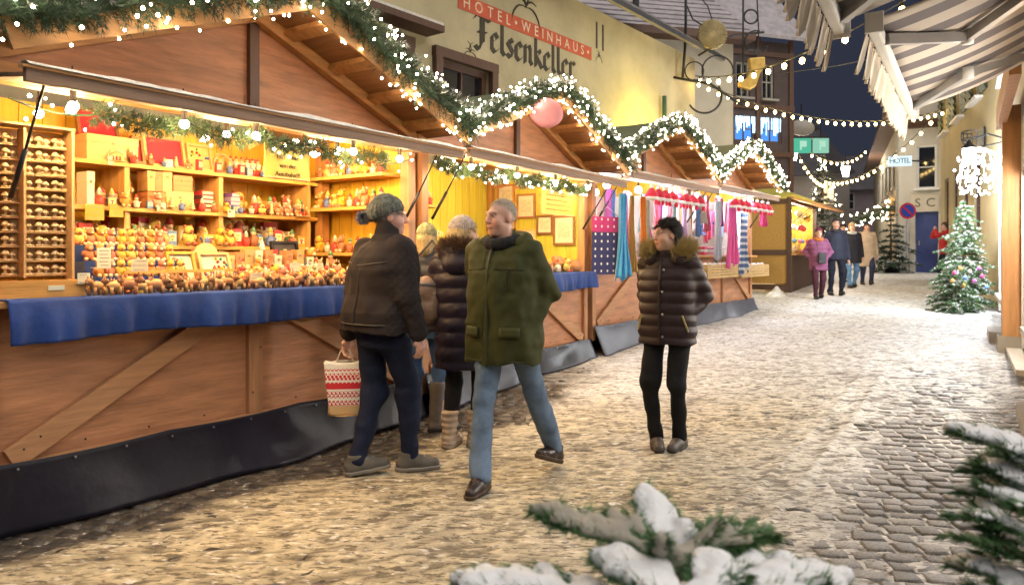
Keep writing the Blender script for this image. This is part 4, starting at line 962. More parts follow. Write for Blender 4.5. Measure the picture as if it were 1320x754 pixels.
# mushroom rack
rk = empty('ornament_rack', H1['M'] @ Vector((.27, .12, 1.2)), H1['th'] - R(6)); W_, Hk = .40, .80
MB().box((0, .05, .1 + Hk / 2), (W_, .014, Hk)).build('back_board', M['oak'], rk)
for x in (-W_ / 2, W_ / 2): MB().box((x, -.02, .1 + Hk / 2), (.014, .14, Hk + .012)).build('side_board', M['oak'], rk)
MB().box((-.03, -.035, .1 + Hk / 2), (.012, .10, Hk - .01)).build('divider', M['oak'], rk); MB().box((0, -.02, .1 + Hk + .012), (W_ + .02, .15, .012)).build('top_board', M['oak'], rk)
bx = MB().box((.03, -.035, .045), (W_ + .03, .2, .09)).build('base_box', wood('honey_box', (.62, .30, .07)), rk); MB().box((.10, -.138, .05), (.08, .006, .025)).build('label_plate', M['paper'], bx)
MUSH = g_mushroom(); rkm = Matrix.Translation(rk.location) @ Matrix.Rotation(rk.rotation_euler.z, 4, 'Z')
for r_ in range(10):
    z = .115 + r_ * .077
    MB().box((0, .012, z), (W_ - .016, .06, .007)).build('ledge', M['oak'], rk)
    for c_ in range(5):
        o = link('mushroom_ornament', MUSH); o.location = rkm @ Vector((-.158 + c_ * .079, .0, z + .0035)); o.rotation_euler = (0, 0, rk.rotation_euler.z + rnd.uniform(-.15, .15)); o.scale = (1.12,) * 3
        tag(o, 'turned wooden mushroom pair on a ledge of the ornament rack', 'ornament', 'mushroom ornaments on the rack')
tag(rk, 'tall wooden rack of turned mushroom ornaments at the end of the blue cloth', 'rack')
# goods given by their photo rectangles on the shelf plane
def rect(h, px0, py0, px1, py1, y):
    a = HLc(h, px0, py1, y); b = HLc(h, px1, py1, y); c = HLc(h, (px0 + px1) / 2, py0, y); return (a.x + b.x) / 2, b.x - a.x, a.z * .5 + b.z * .5, c.z - (a.z + b.z) / 2
def boxat(h, px0, py0, px1, py1, y, d_, m1, label, m2=None, z=None, lid=.3, group=None):
    x, w_, zb_, hh = rect(h, px0, py0, px1, py1, y)
    return put(h, g_box(w_, d_, hh, m1, m2, lid), (x, y, z if z is not None else zb_), 0, 'keepsake_box', label, 'box', group)
def trayat(h, px0, py0, px1, py1, y, fm, im, label, pegs=0, z=None, tilt=-.2):
    x, w_, zb_, hh = rect(h, px0, py0, px1, py1, y)
    return put(h, g_tray(w_, hh / math.cos(tilt), fm, im, pegs), (x, y, z if z is not None else zb_), 0, 'game_board', label, 'board', None, tilt)
boxat(H1, 112, 180, 178, 213, 1.02, .18, M['oak'], 'long pale wooden box on the top shelf of the toy hut', z=zs1)
trayat(H1, 104, 140, 157, 212, 1.26, M['walnut'], M['red'], 'open case lined with red velvet standing behind the long pale box', z=zs1)
trayat(H1, 172, 178, 187, 213, 1.02, M['walnut'], M['red'], 'narrow red lined tray leaning beside the red chest', z=zs1)
trayat(H1, 187, 172, 240, 213, 1.04, M['oak'], M['red'], 'wooden chest with a wide red velvet front on the top shelf', z=zs1)
trayat(H1, 243, 178, 275, 213, 1.04, M['oak'], M['oak'], 'wooden peg game board with coloured pegs on the top shelf', 9, z=zs1)
b = MB(); b.tube([(.075 * math.cos(2 * PI * k / 20), 0, .08 + .075 * math.sin(2 * PI * k / 20)) for k in range(21)], .012, 6)
put(H1, b.mesh('wooden_ring', M['oak'], True), (HLc(H1, 288, 213, 1.02).x, 1.04, zs1), 0, 'wooden_ring', 'round wooden ring standing on the top shelf', 'ring')
for j in range(2):
    for i in range(6): put(H1, FIG[(i * 2 + j) % 2 * 3], (HLc(H1, 306 + i * 7, 213, 1.02).x, 1.04 + .07 * j, zs1 + .07 * j), rnd.uniform(-.3, .3), 'figurine', 'small red and white figurine in the rows on the top shelf', 'figurine', 'red and white figurines on the top shelf', sc=.75)
for (a, b_, c, d_, m_, l_) in ((190, 222, 200, 248, 'oak', 'upright narrow oak box at the end of the wooden box stack'), (200, 222, 210, 248, 'cedar', 'upright cedar box in the wooden box stack'), (210, 220, 222, 248, 'oak', 'upright pale box in the wooden box stack'),
                              (190, 248, 214, 270, 'cedar', 'low cedar box at the bottom of the wooden box stack'), (214, 246, 250, 270, 'oak', 'wide pale box at the bottom of the wooden box stack'), (223, 222, 248, 245, 'cedar', 'square reddish box on top of the wide pale box'), (112, 226, 122, 270, 'paper', 'white carton in the end compartment of the shelf')):
    x, w_, zz, hh = rect(H1, a, b_, c, d_, 1.03); zf = zs2 if d_ == 270 else zs2 + (HLc(H1, 214, 248, 1.03).z - HLc(H1, 214, 270, 1.03).z) + .003
    put(H1, g_box(max(.03, w_ * .96), .14, hh, M[m_]), (x, 1.03, zf), 0, 'keepsake_box', l_, 'box')
for k in range(5):
    z = zs2 + k * .034
    put(H1, g_book(.10, .12, .032, colm([(.48, .03, .03), (.08, .03, .04), (.42, .06, .05), (.10, .04, .05), (.5, .04, .06)][k])), (HLc(H1, 268, 270, 1.03).x, 1.03, z), rnd.uniform(-.1, .1), 'book', 'flat box in the red and black stack on the lower shelf', 'box', 'red and black stack')
    put(H1, g_book(.13 - .014 * k, .12, .032, colm([(.42, .10, .22), (.38, .34, .55), (.22, .12, .45), (.42, .38, .6), (.2, .1, .42)][k])), (HLc(H1, 304, 270, 1.03).x, 1.03, z), rnd.uniform(-.1, .1), 'book', 'folded purple piece in the violet stack on the lower shelf', 'cloth', 'violet stack')
for k, px in enumerate((128, 136, 144, 152, 160)): put(H1, FIG[k % 5], (HLc(H1, px, 270, 1.05).x, 1.05 + .04 * (k % 2), zs2), 0, 'figurine', 'figurine in the end compartment of the lower shelf', 'figurine', 'figurines in the end compartment')
for k, px in enumerate((328, 338, 348, 358, 368, 376, 384, 392)): put(H1, FIG[(k * 2) % 5], (HLc(H1, px, 270, 1.05).x, 1.05 + .05 * (k % 2), zs2), rnd.uniform(-.4, .4), 'figurine', 'nutcracker figurine behind the hanging yellow sign', 'figurine', 'figurines behind the sign', sc=1.25)
# stepped blue display with toy bears
st_ = empty('stepped_display', H1['M'] @ Vector((0, 0, 1.198)), H1['th'])
xa, xb = HLc(H1, 112, 340, .4).x, HLc(H1, 232, 340, .4).x
for k in range(3): MB().box(((xa + xb) / 2, .36 + .12 * k, .045 + .05 * k), (xb - xa, .118, .09 + .1 * k)).build('step', M['cloth'], st_)
tag(st_, 'three stepped risers covered in blue cloth behind the toy rows', 'riser')
for k in range(3):
    for i in range(9): put(H1, BEAR[(i * 3 + k * 2) % 5], (xa + .05 + i * (xb - xa - .08) / 8, .36 + .12 * k, 1.198 + .09 + .1 * k), rnd.uniform(-.4, .4), 'toy_bear', 'small orange or brown toy bear on the blue risers', 'toy', 'toy bears on the blue risers', sc=.8)
# carved animals along the counter edge
for i in range(30): put(H1, ANI[i % 5], (.55 + i * .083, -.075 + rnd.uniform(-.012, .02), 1.2), rnd.uniform(-.5, .5) + (PI if i % 3 == 0 else 0), 'wooden_animal', 'small carved animal in the row along the cloth edge', 'carved animal', 'carved animals along the cloth edge', sc=rnd.uniform(.85, 1.1))
for i in range(20): put(H1, ANI[(i * 2 + 1) % 5], (.6 + i * .075, .06 + rnd.uniform(-.015, .02), 1.2), rnd.uniform(-.6, .6), 'wooden_animal', 'small carved animal in the second row behind the cloth edge', 'carved animal', 'carved animals in the second row', sc=rnd.uniform(.85, 1.1))
for i in range(12): put(H1, BEAR[(i * 2) % 5], (1.5 + i * .085, .2 + rnd.uniform(-.02, .02), 1.2), rnd.uniform(-.5, .5), 'toy_bear', 'toy bear sitting behind the carved animals', 'toy', 'toy bears behind the animals', sc=.75)
hpart(H1, 'display_board', MB().box((1.4, .3, 1.32), (1.0, .02, .02)), M['shelf'])
# slanted game boxes on the counter
gb = [(203, 288, 232, 342, .42, 'paper', 'oak', 0, 'white lidded game box leaning on the counter'), (222, 298, 258, 345, .36, 'card', 'paper', 0, 'cream game box with printed lid leaning on the counter'),
      (262, 298, 303, 342, .40, 'oak', 'paper', 26, 'star halma board with coloured pegs leaning on the counter'), (236, 285, 250, 330, .52, 'cedar', 'oak', 0, 'brown puzzle board leaning behind the game boxes')]
for (a, b_, c, d_, y, f1, f2, pg, l_) in gb: trayat(H1, a, b_, c, d_, y, M[f1], M[f2], l_, pg, z=1.2, tilt=-.35)
b = MB(); b.lathe([(.10, -.012), (.105, 0), (.10, .012)], 24, (0, 0, 0), T=Matrix.Translation((0, 0, .1)) @ Matrix.Rotation(PI / 2, 4, 'X')); b.box((0, .03, .01), (.05, .08, .02))
put(H1, b.mesh('wooden_plate', M['oak'], True), (HLc(H1, 261, 300, .62).x, .58, 1.31), 0, 'wooden_plate', 'round wooden plate on a stand behind the halma board', 'plate')
hpart(H1, 'counter_riser', MB().box((2.1, .6, 1.25), (1.7, .2, .11)), M['cloth'])
for k, (px, c_) in enumerate(((296, 'oak'), (308, 'cedar'), (320, 'oak'), (333, 'paper'), (346, 'cedar'), (358, 'paper'), (372, 'cedar'), (386, 'oak'), (399, 'paper'))):
    put(H1, g_box(.07, .07, rnd.uniform(.10, .17), M[c_]), (HLc(H1, px, 330, .56).x, .55, 1.307), rnd.uniform(-.15, .15), 'keepsake_box', ['oak gift box with brass clasp in the row on the blue riser', 'reddish gift box in the row on the blue riser', 'white carton in the row on the blue riser'][('oak', 'cedar', 'paper').index(c_)], 'box', 'gift boxes on the blue riser ' + c_)
b = MB(); b.lathe([(.05, 0), (.045, .05), (.025, .12)], 10, mi=0); b.ball((0, 0, .14), .026, 8, 6, mi=1); b.lathe([(.028, .155), (.016, .2), (.004, .24)], 8, mi=2)
put(H1, b.mesh('santa_figure', [colm((.04, .16, .08)), colm((.7, .6, .5)), colm((.75, .72, .68))], True), (HLc(H1, 340, 300, .6).x, .62, 1.31), 0, 'santa_figure', 'green robed figure with white pointed hat on the riser', 'figurine')
trayat(H1, 352, 284, 386, 312, .75, M['iron'], mat('slate', (.05, .05, .055), .5, .1), 'dark slate board leaning behind the gift boxes', z=1.36)
put(H1, YCARD, HLc(H1, 122, 284, .98), 0, 'price_card', 'large yellow price card beside the toy bears', 'card', sc=1.3); put(H1, YCARD, HLc(H1, 150, 280, .98), 0, 'price_card', 'yellow price card at the foot of the shelf upright', 'card')
for (px, py, y, k) in ((134, 346, .1, 0), (180, 350, .1, 3), (108, 366, -.05, 1), (145, 213, 1.0, 1), (217, 216, 1.0, 1), (208, 272, .98, 1), (283, 334, .28, 0), (316, 340, .3, 2), (345, 346, .3, 0), (365, 340, .35, 2), (380, 352, .2, 3), (398, 342, .3, 0), (412, 356, .18, 2), (425, 346, .3, 0), (330, 366, .0, 3), (298, 280, .97, 1)):
    p = HLc(H1, px, py, y)
    if y < .5: p.z = max(p.z, 1.2) if y < .28 else 1.2
    put(H1, CARD[k], p, rnd.uniform(-.2, .2), 'price_card', 'small white price card among the goods of the toy hut', 'card', 'white price cards in the toy hut')
for i in range(26):
    px = rnd.uniform(300, 440); y = rnd.uniform(.1, .42); m_ = rnd.choice([ANI[i % 5], FIG[i % 5], BEAR[i % 5], BEAR[(i + 2) % 5]])
    p = HLc(H1, px, 350, y); p.z = 1.2
    if p.x < L1 - .2: put(H1, m_, p, rnd.uniform(-.8, .8), m_.name.split('.')[0], 'small wooden toy in the crowded end of the toy hut counter', 'toy', 'toys at the crowded counter end', sc=rnd.uniform(.8, 1.2))
for j, py in enumerate((228, 268, 305)):
    zz = [HSc(H1, 460, 228, L1 - .1).z, HSc(H1, 460, 268, L1 - .1).z, 1.45][j]
    for i in range(9): put(H1, (FIG + BEAR)[(i * 3 + j) % 10], (L1 - .17, .22 + i * .095, zz), -PI / 2 + rnd.uniform(-.3, .3), 'figurine', 'figurine on the side wall shelves of the toy hut', 'figurine', 'figurines on the side shelves', sc=rnd.uniform(.9, 1.25))
# ---- more small wares crammed onto every free spot
def g_tree():
    b = MB(); b.lathe([(.012, 0), (.012, .02)], 7)
    for k in range(4): b.lathe([(.036 - .007 * k, .02 + .028 * k), (.010, .055 + .028 * k)], 9)
    return b.mesh('wooden_tree', M['pine'], True)
def g_arch(c):
    b = MB(); b.box((0, 0, .006), (.17, .035, .012)); b.tube([(.075 * math.cos(PI * k / 10), 0, .012 + .085 * math.sin(PI * k / 10)) for k in range(11)], .007, 6)
    for k in range(5): a = PI * (k + .5) / 5; b.tube([(.075 * math.cos(a), 0, .012 + .085 * math.sin(a)), (.075 * math.cos(a), 0, .045 + .085 * math.sin(a))], .005, 6, mi=1)
    for x in (-.03, 0, .03): b.lathe([(.011, .012), (.006, .035), (.008, .045), (.001, .055)], 7, (x, 0, 0), mi=2)
    return b.mesh('candle_arch', [M['oak'], M['paper'], colm(c)], True)
def g_pack(c1, c2, w_=.075, h_=.1):
    b = MB(); b.box((0, .02, h_ / 2), (w_, .04, h_)); b.box((0, -.001, h_ * .55), (w_ * .75, .003, h_ * .5), mi=1); b.box((0, -.003, h_ * .62), (w_ * .4, .003, h_ * .14), mi=2); b.ball((.0, -.003, h_ * .42), w_ * .13, 8, 5, mi=2, sc=(1, .2, 1))
    return b.mesh('toy_pack', [colm(c1), M['paper'], colm(c2)])
def g_star5():
    b = MB(); b.prism([((.05 if k % 2 else .022) * math.sin(2 * PI * k / 10 + PI / 10 * 0), (.05 if k % 2 else .022) * math.cos(2 * PI * k / 10)) for k in range(10)], .012, T=Matrix.Translation((0, 0, .05)) @ Matrix.Rotation(PI / 2, 4, 'X')); return b.mesh('straw_star', M['pine'])
TREE, ARCH, STAR = g_tree(), [g_arch(c) for c in ((.5, .05, .04), (.1, .25, .12))], g_star5()
PACK = [g_pack(a, b_, w_, h_) for a, b_, w_, h_ in (((.62, .40, .08), (.4, .05, .03), .08, .1), ((.5, .05, .05), (.6, .5, .1), .07, .12), ((.6, .5, .3), (.1, .25, .1), .09, .08), ((.12, .22, .42), (.6, .3, .05), .07, .09), ((.66, .48, .10), (.3, .12, .05), .10, .07))]
WARES = [(TREE, 'turned wooden fir'), (ARCH[0], 'candle arch with red figures'), (ARCH[1], 'candle arch with green figures'), (STAR, 'pale wooden star'), (PACK[0], 'amber toy box'), (PACK[1], 'red toy box'), (PACK[2], 'cream toy box'), (PACK[3], 'blue toy box'), (PACK[4], 'low golden toy box')] + [(f, 'painted figurine') for f in FIG] + [(b_, 'toy bear') for b_ in BEAR]
def fill(h, x0, x1, y0, y1, z, n, where, seed, sc=(.8, 1.2), rz=0.0, pool=WARES):
    r = random.Random(seed)
    for k in range(n):
        me, nm = pool[r.randrange(len(pool))]; x = x0 + (x1 - x0) * (k + r.uniform(.2, .8)) / n
        put(h, me, (x, r.uniform(y0, y1), z), rz + r.uniform(-.35, .35), me.name.split('.')[0], nm + ' ' + where, 'toy', nm + ' ' + where, sc=r.uniform(*sc))
fill(H1, 1.15, 2.95, .98, 1.0, zs2 + .001, 20, 'in front on the lower shelf of the toy hut', 1, (.6, .85)); fill(H1, 1.2, 2.95, .99, 1.0, zs1 + .001, 16, 'in front on the top shelf of the toy hut', 2, (.5, .8))
fill(H1, 1.35, 2.95, .44, .5, 1.2, 20, 'crowded behind the rows on the counter of the toy hut', 3); fill(H1, 1.75, 2.95, .3, .38, 1.2, 16, 'crowded in the middle of the counter of the toy hut', 4)
fill(H1, 1.2, 2.95, .66, .69, 1.305, 18, 'on the blue riser of the toy hut', 5, (1.0, 1.4)); fill(H1, .62, 2.9, .0, .02, 1.2, 22, 'between the carved animal rows', 6, (.6, .8))
hpart(H1, 'shelf', MB().box((L1 / 2 + .2, 1.17, 1.486), (L1 - .55, .34, .028)), M['shelf'])
fill(H1, 1.0, 2.95, 1.02, 1.06, 1.5, 24, 'on the lowest shelf of the toy hut', 21, (.9, 1.3)); fill(H1, 1.0, 2.95, 1.2, 1.26, 1.5, 16, 'at the back of the lowest shelf of the toy hut', 22, (1.4, 1.9)); fill(H1, 1.25, 2.95, .52, .56, 1.306, 16, 'in front on the blue riser of the toy hut', 23, (.6, .9))
fill(H1, .95, 2.95, 1.2, 1.28, zs1 + .0, 12, 'at the back of the top shelf of the toy hut', 7, (1.2, 1.7)); fill(H1, 1.1, 2.95, 1.2, 1.28, zs2, 14, 'at the back of the lower shelf of the toy hut', 8, (1.1, 1.5))
fill(H2, .3, 2.9, .02, .1, 1.2, 20, 'in front on the counter of the picture hut', 9, (.9, 1.3)); fill(H2, .3, 2.0, 1.2, 1.24, 1.62, 14, 'in front on the lower shelf of the picture hut', 10)
# yellow hanging sign
def hung_sign(h, px0, py0, px1, py1, y, lines, label, tm_=.75, rz=0.0):
    x, w_, zb_, hh = rect(h, px0, py0, px1, py1, y)
    e = empty('hanging_sign', h['M'] @ Vector((x, y, zb_ + hh / 2)), h['th'] + rz)
    MB().box((0, 0, 0), (w_, .012, hh)).build('board', M['card'], e)
    MB().box((0, -.002, hh / 2 - .006), (w_ + .006, .02, .016)).build('trim', M['oak'], e); MB().box((0, -.002, -hh / 2 + .004), (w_ + .006, .02, .012)).build('trim', M['oak'], e)
    n = len(lines)
    for k, s in enumerate(lines):
        if s == '~':                                        # handwriting too small to read
            b = MB(); r = random.Random(k); x_ = -w_ * .38
            while x_ < w_ * .34:
                wl = r.uniform(.025, .06); b.tube([(x_ + wl * j / 6, -.0075, hh * (.30 - .6 * k / max(1, n - 1)) + .007 * (1 if j % 2 else -1) * r.uniform(.4, 1)) for j in range(7)], .0018, 4); x_ += wl + .014
            b.build('handwriting', M['ink'], e)['kind'] = 'stuff'; continue
        me = text_mesh(s, hh / n * .75, M['ink'], .0008); o = link('lettering', me, e, (0, -.0085, hh * (.36 - .74 * k / max(1, n - 1)))); o.rotation_euler = (PI / 2, 0, 0)
        wx_ = max(v.co.x for v in me.vertices) - min(v.co.x for v in me.vertices); o.scale = (min(1.0, w_ * .85 / wx_),) + (1, 1)
    b = MB()
    for s in (-1, 1): b.tube([(s * w_ * .4, 0, hh / 2), (s * w_ * .4, .02, 2.34 - (zb_ + hh / 2))], .003, 4)
    b.build('string', M['cable'], e); tag(e, label, 'sign'); return e
hung_sign(H1, 341, 186, 398, 231, -.03, ['Echte', 'Filzfr\u00fcchte', 'von der', 'Autobahn!!!'], 'yellow handwritten sign hanging in the toy hut')

# ---------------------------------------------------------------- picture hut
L2h = H2['L']
cloth_drape(H2, .07, L2h - .03, 1.194, .2, label='blue velvet cloth draped over the picture hut counter', seed=4)
hung_sign(H2, 698, 247, 740, 277, .0, ['~', '~', '~', '~'], 'yellow handwritten sign hanging before the picture frames')
fr = [(678, 266, 24, 32, 'walnut'), (702, 290, 21, 25, 'walnut'), (727, 297, 28, 38, 'walnut'), (652, 250, 22, 24, 'cedar'), (655, 285, 20, 26, 'cedar'), (676, 232, 24, 22, 'cedar'), (703, 262, 16, 26, 'oak'), (680, 305, 22, 20, 'oak'), (640, 232, 18, 22, 'cedar'), (662, 318, 20, 20, 'walnut')]
lab = ['dark upright picture frame beside the yellow sign', 'small dark square frame under the yellow sign', 'largest dark frame with pale print', 'reddish frame near the corner of the lime wall', 'reddish frame under another in the corner', 'reddish frame high on the lime wall', 'narrow pale frame partly behind the yellow sign', 'low pale frame on the lime wall', 'reddish frame deepest in the corner', 'low dark frame in the corner']
for k, (px, py, w_, h_, m_) in enumerate(fr):
    a = HSc(H2, px - w_ / 2, py, L2h - .06); b_ = HSc(H2, px + w_ / 2, py, L2h - .06); hh = HSc(H2, px, py - h_ / 2, L2h - .06).z - HSc(H2, px, py + h_ / 2, L2h - .06).z
    p = HSc(H2, px, py, L2h - .06)
    if .08 < p.y < 1.4: put(H2, g_frame(abs(a.y - b_.y), hh, M[m_], mat('pale_mount', (.6, .56, .45), .7, .08)), p, PI / 2 * -1, 'picture_frame', lab[k], 'picture frame')
for z in (1.62, 1.98): hpart(H2, 'shelf', MB().box((1.0, 1.3, z - .014), (1.7, .24, .028)), M['shelf'])
for j, z in enumerate((1.62, 1.98)):
    for i in range(14): put(H2, (FIG + [g_jar(c) for c in ((.5, .12, .04), (.55, .4, .1), (.3, .3, .32))])[(i * 3 + j) % 8], (.25 + i * .115, 1.27, z), rnd.uniform(-.3, .3), 'ornament', 'small ornament on the back shelves of the picture hut', 'ornament', 'ornaments on the picture hut shelves', sc=1.2)
trayat(H2, 560, 285, 590, 320, .4, M['walnut'], M['paper'], 'pale picture leaning on the counter of the picture hut', z=1.2)
for i in range(16):
    m_ = [g_jar((.55, .25, .08)), FIG[i % 5], BEAR[i % 5]][i % 3]
    put(H2, m_, (.35 + i * .17, rnd.uniform(-.05, .3), 1.2), 0, m_.name.split('.')[0], 'small ornament or jar on the picture hut counter', 'ornament', 'ornaments on the picture hut counter', sc=1.2)
b = MB(); b.lathe([(.06, 0), (.10, .03), (.105, .09), (.075, .13), (.08, .145)], 14)
po = put(H2, b.mesh('clay_pot', mat('clay', (.50, .22, .08), .6, .2), True), (L2h - .35, .0, 1.2), 0, 'clay_pot', 'round orange clay pot at the end of the blue cloth', 'pot')
b = MB(); b.box((0, 0, .05), (.16, .12, .1)); b.add([(-.1, -.08, .1), (.1, -.08, .1), (.1, .08, .1), (-.1, .08, .1), (-.1, 0, .19), (.1, 0, .19)], [(0, 1, 5, 4), (2, 3, 4, 5), (0, 4, 3), (1, 2, 5), (0, 3, 2, 1)], mi=1)
b.box((0, -.062, .035), (.035, .004, .07), mi=2); b.box((.05, -.062, .06), (.025, .004, .025), mi=2)
put(H2, b.mesh('bird_house', [M['oak'], M['cedar'], M['walnut']]), (L2h - .62, .08, 1.2), 0, 'model_house', 'little wooden model house beside the clay pot', 'model house')

# ---------------------------------------------------------------- textile huts
for h in (H3h, H4):
    hpart(h, 'backdrop', MB().box((h['L'] / 2, h['D'] - .03, 1.7), (h['L'] - .2, .01, 1.1)), mat('pale_pink_backdrop', (.70, .52, .50), .8, .1, 4))
    hpart(h, 'backdrop_side', MB().box((h['L'] - .06, h['D'] / 2, 1.7), (.01, h['D'] - .2, 1.1)), mat('white_backdrop', (.72, .70, .70), .8, .1, 4))
def scarf(h, x, y, zt, ln, wd, c, label, seed, taper=.55, pm=None, rz=PI * .5 * .25):
    r = random.Random(seed); ph = r.uniform(0, 6)
    def fn(u, v):
        a = (u - .5); w_ = wd * (1 - .35 * math.sin(PI * min(1, v * 1.1))) ; fold = .03 * math.sin(a * 16 + ph + v * 2.5) * (.4 + .6 * v) + .02 * math.sin(a * 31 + ph * 2 + v)
        tip = (.16 * abs(math.sin(a * 5.2 + ph)) + .12 * a) * taper
        return (a * w_ * (.45 + .55 * v ** .5), fold, -v * (ln - tip * ln * .9))
    m_ = pm or mat('wool_%d' % seed, c, .9, .15, 30, .3, 120, sheen=.3)
    o = grid_sheet('scarf', 26, 30, fn, m_, None, .006); o.location = h['M'] @ Vector((x, y, zt)); o.rotation_euler = (0, 0, h['th'] - rz); tag(o, label, 'scarf', 'scarves hanging from the textile huts'); return o
def sx_(h, px, y=-.36): return HLc(h, px, 250, y).x
plaid = stripe_mat('plaid_wool', (.10, .16, .30), (.62, .64, .68), 9, 2, .9, .6)
zt3 = HLc(H3h, 805, 250, -.36).z
scarf(H3h, sx_(H3h, 803), -.36, zt3, 1.12, .22, (.06, .32, .62), 'bright blue scarf hanging from the first textile hut', 31)
scarf(H3h, sx_(H3h, 817), -.33, zt3, 1.05, .10, (.42, .24, .05), 'mustard scarf hanging between the blue and orange scarves', 32)
scarf(H3h, sx_(H3h, 812), -.30, zt3, .95, .06, (.5, .03, .08), 'narrow red scarf showing behind the blue scarf', 33)
scarf(H3h, sx_(H3h, 829), -.36, zt3, 1.0, .16, (.68, .20, .02), 'bright orange scarf hanging from the first textile hut', 34)
scarf(H3h, sx_(H3h, 837), -.33, zt3, .9, .09, (.33, .34, .26), 'sage scarf hanging behind the orange scarf', 35)
zt4 = HLc(H4, 950, 262, -.36).z
scarf(H4, sx_(H4, 943), -.38, zt4, 1.12, .26, (.66, .10, .32), 'long pink scarf hanging from the second textile hut', 36)
scarf(H4, sx_(H4, 960), -.34, zt4, 1.25, .30, (.12, .18, .32), 'blue and white checked scarf beside the pink scarf', 37, pm=plaid)
scarf(H4, sx_(H4, 930), -.3, zt4, 1.0, .2, (.4, .42, .5), 'grey blue scarf behind the pink scarf', 38)
scarf(H4, sx_(H4, 984), -.36, zt4 + .05, .42, .16, (.6, .05, .2), 'short magenta cloth hanging at the end of the hatch', 39)
cs_ = [(.55, .06, .1), (.62, .5, .5), (.3, .05, .2), (.1, .2, .45), (.66, .3, .42), (.5, .45, .4), (.2, .3, .3), (.6, .12, .2), (.45, .3, .5)]
nm_ = ['crimson', 'pale rose', 'wine', 'cobalt', 'candy pink', 'sand', 'teal', 'cherry', 'lilac']
for k in range(9): scarf(H3h, .45 + k * .28, .3 + .1 * (k % 2), 2.2, .6 + .1 * (k % 3), .2, cs_[k], nm_[k] + ' shawl hanging deep inside the first textile hut', 50 + k)
for k in range(9): scarf(H4, .4 + k * .28, .3 + .1 * (k % 2), 2.2, .6 + .1 * ((k + 1) % 3), .2, cs_[(k * 4 + 2) % 9], nm_[(k * 4 + 2) % 9] + ' shawl hanging deep inside the second textile hut', 50 + (k * 4 + 2) % 9)
for k in range(7): scarf(H3h, sx_(H3h, 846 + k * 9, -.1), -.1 + .05 * (k % 2), zt3 + .02, .5 + .12 * (k % 3), .12, cs_[(k * 2) % 9], nm_[(k * 2) % 9] + ' scarf in the front row of the first textile hut', 50 + (k * 2) % 9)
for k in range(6): scarf(H4, sx_(H4, 906 + k * 9, -.1), -.1 + .05 * (k % 2), zt4 + .1, .5 + .12 * (k % 3), .12, cs_[(k * 2 + 5) % 9], nm_[(k * 2 + 5) % 9] + ' scarf in the front row of the second textile hut', 50 + (k * 2 + 5) % 9)
# dotted oven-glove panel
x, w_, zb_, hh = rect(H3h, 768, 280, 793, 356, -.2)
pe = empty('dotted_panel', H3h['M'] @ Vector((x, -.22, zb_)), H3h['th'] - .35); navy = mat('navy_cotton', (.025, .03, .11), .9, .1)
for k in range(4):
    c_ = [navy, navy, navy, mat('magenta_cotton', (.38, .03, .16), .9, .1)][k]
    pk = MB().box((0, -.004 * k, hh * (.17 + .25 * k) * .95), (w_, .012, hh * .26)).build('pocket', c_, pe)
    b = MB()
    for i in range(5):
        for j in range(2): b.ball((-w_ * .4 + i * w_ * .2, -.004 * k - .006, hh * (.09 + .25 * k + .12 * j)), .014, 6, 4, sc=(1, .2, 1.2))
    b.build('dots', colm((.66, .64, .6)), pk)['kind'] = 'stuff'
b = MB(); b.tube([(-w_ * .4, 0, hh), (0, 0, hh + .13), (w_ * .4, 0, hh)], .006, 5); b.build('hanger', M['steel'], pe)
tag(pe, 'navy and magenta dotted pocket organiser hanging at the first textile hut', 'organiser')
# red bobble hats in rows under the hatch edge
def g_hat():
    b = MB(); b.lathe([(.075, 0), (.082, .03), (.075, .035)], 12, mi=1); b.lathe([(.072, .035), (.06, .09), (.03, .13), (.012, .15)], 12); b.ball((0, 0, .165), .026, 8, 6, mi=1)
    b.tube([(0, 0, .18), (0, 0, .26)], .003, 4, mi=1); b.ball((.02, -.05, -.03), .02, 7, 5, mi=0, sc=(1, 1, 1.6)); b.ball((-.03, -.05, -.03), .02, 7, 5, mi=0, sc=(1, 1, 1.6))
    return b.mesh('red_hat', [mat('red_felt', (.58, .015, .05), .85, .15, 20, sheen=.3), mat('white_fleece', (.8, .78, .78), .95, .05, 30, .5, 90)], True)
HAT = g_hat()
for h, a, b_, n in ((H3h, 840, 902, 8), (H4, 948, 990, 7)):
    for k in range(n):
        px = a + (b_ - a) * k / (n - 1); p = HLc(h, px, 250, -.44); p.z = h['hz'] - .26
        put(h, HAT, p, rnd.uniform(-.5, .5), 'red_hat', 'small red felt hat with white trim hanging from the hatch of the ' + ('first' if h is H3h else 'second') + ' textile hut', 'hat', 'red hats under the hatch %d' % (1 if h is H3h else 2), sc=(1.25, 1.25, 1.1))
# clothes hanging deeper inside
def garment(h, px, y, zt, ln, wd, c, label, k):
    b = MB(); th = .05
    prof = [(-.5, -.08), (-.72, -.42), (-.55, -.5), (-.36, -.28), (-.4, -1), (.4, -1), (.36, -.28), (.55, -.5), (.72, -.42), (.5, -.08), (.16, 0), (-.16, 0)]
    b.prism([(x * wd, z * ln) for x, z in prof], th, T=Matrix.Rotation(PI / 2, 4, 'X')); b.tube([(0, -.02, 0), (0, -.02, .1), (.03, -.02, .12)], .005, 5, mi=1)
    b.box((0, -th - .002, -.5 * ln), (wd * .72, .003, ln * .1), mi=2)
    p = HLc(h, px, 280, y); p.z = zt
    o = put(h, b.mesh('knitted_top', [mat('knit_%d' % k, c, .95, .25, 60, .4, 90), M['steel'], mat('knitband_%d' % (k % 3), [(.7, .68, .66), (.5, .05, .1), (.1, .15, .35)][k % 3], .95)]), p, rnd.uniform(-.3, .3), 'knitted_top', label, 'garment')
    md = o.modifiers.new('bevel', 'BEVEL'); md.width = .015; md.segments = 2
    return o
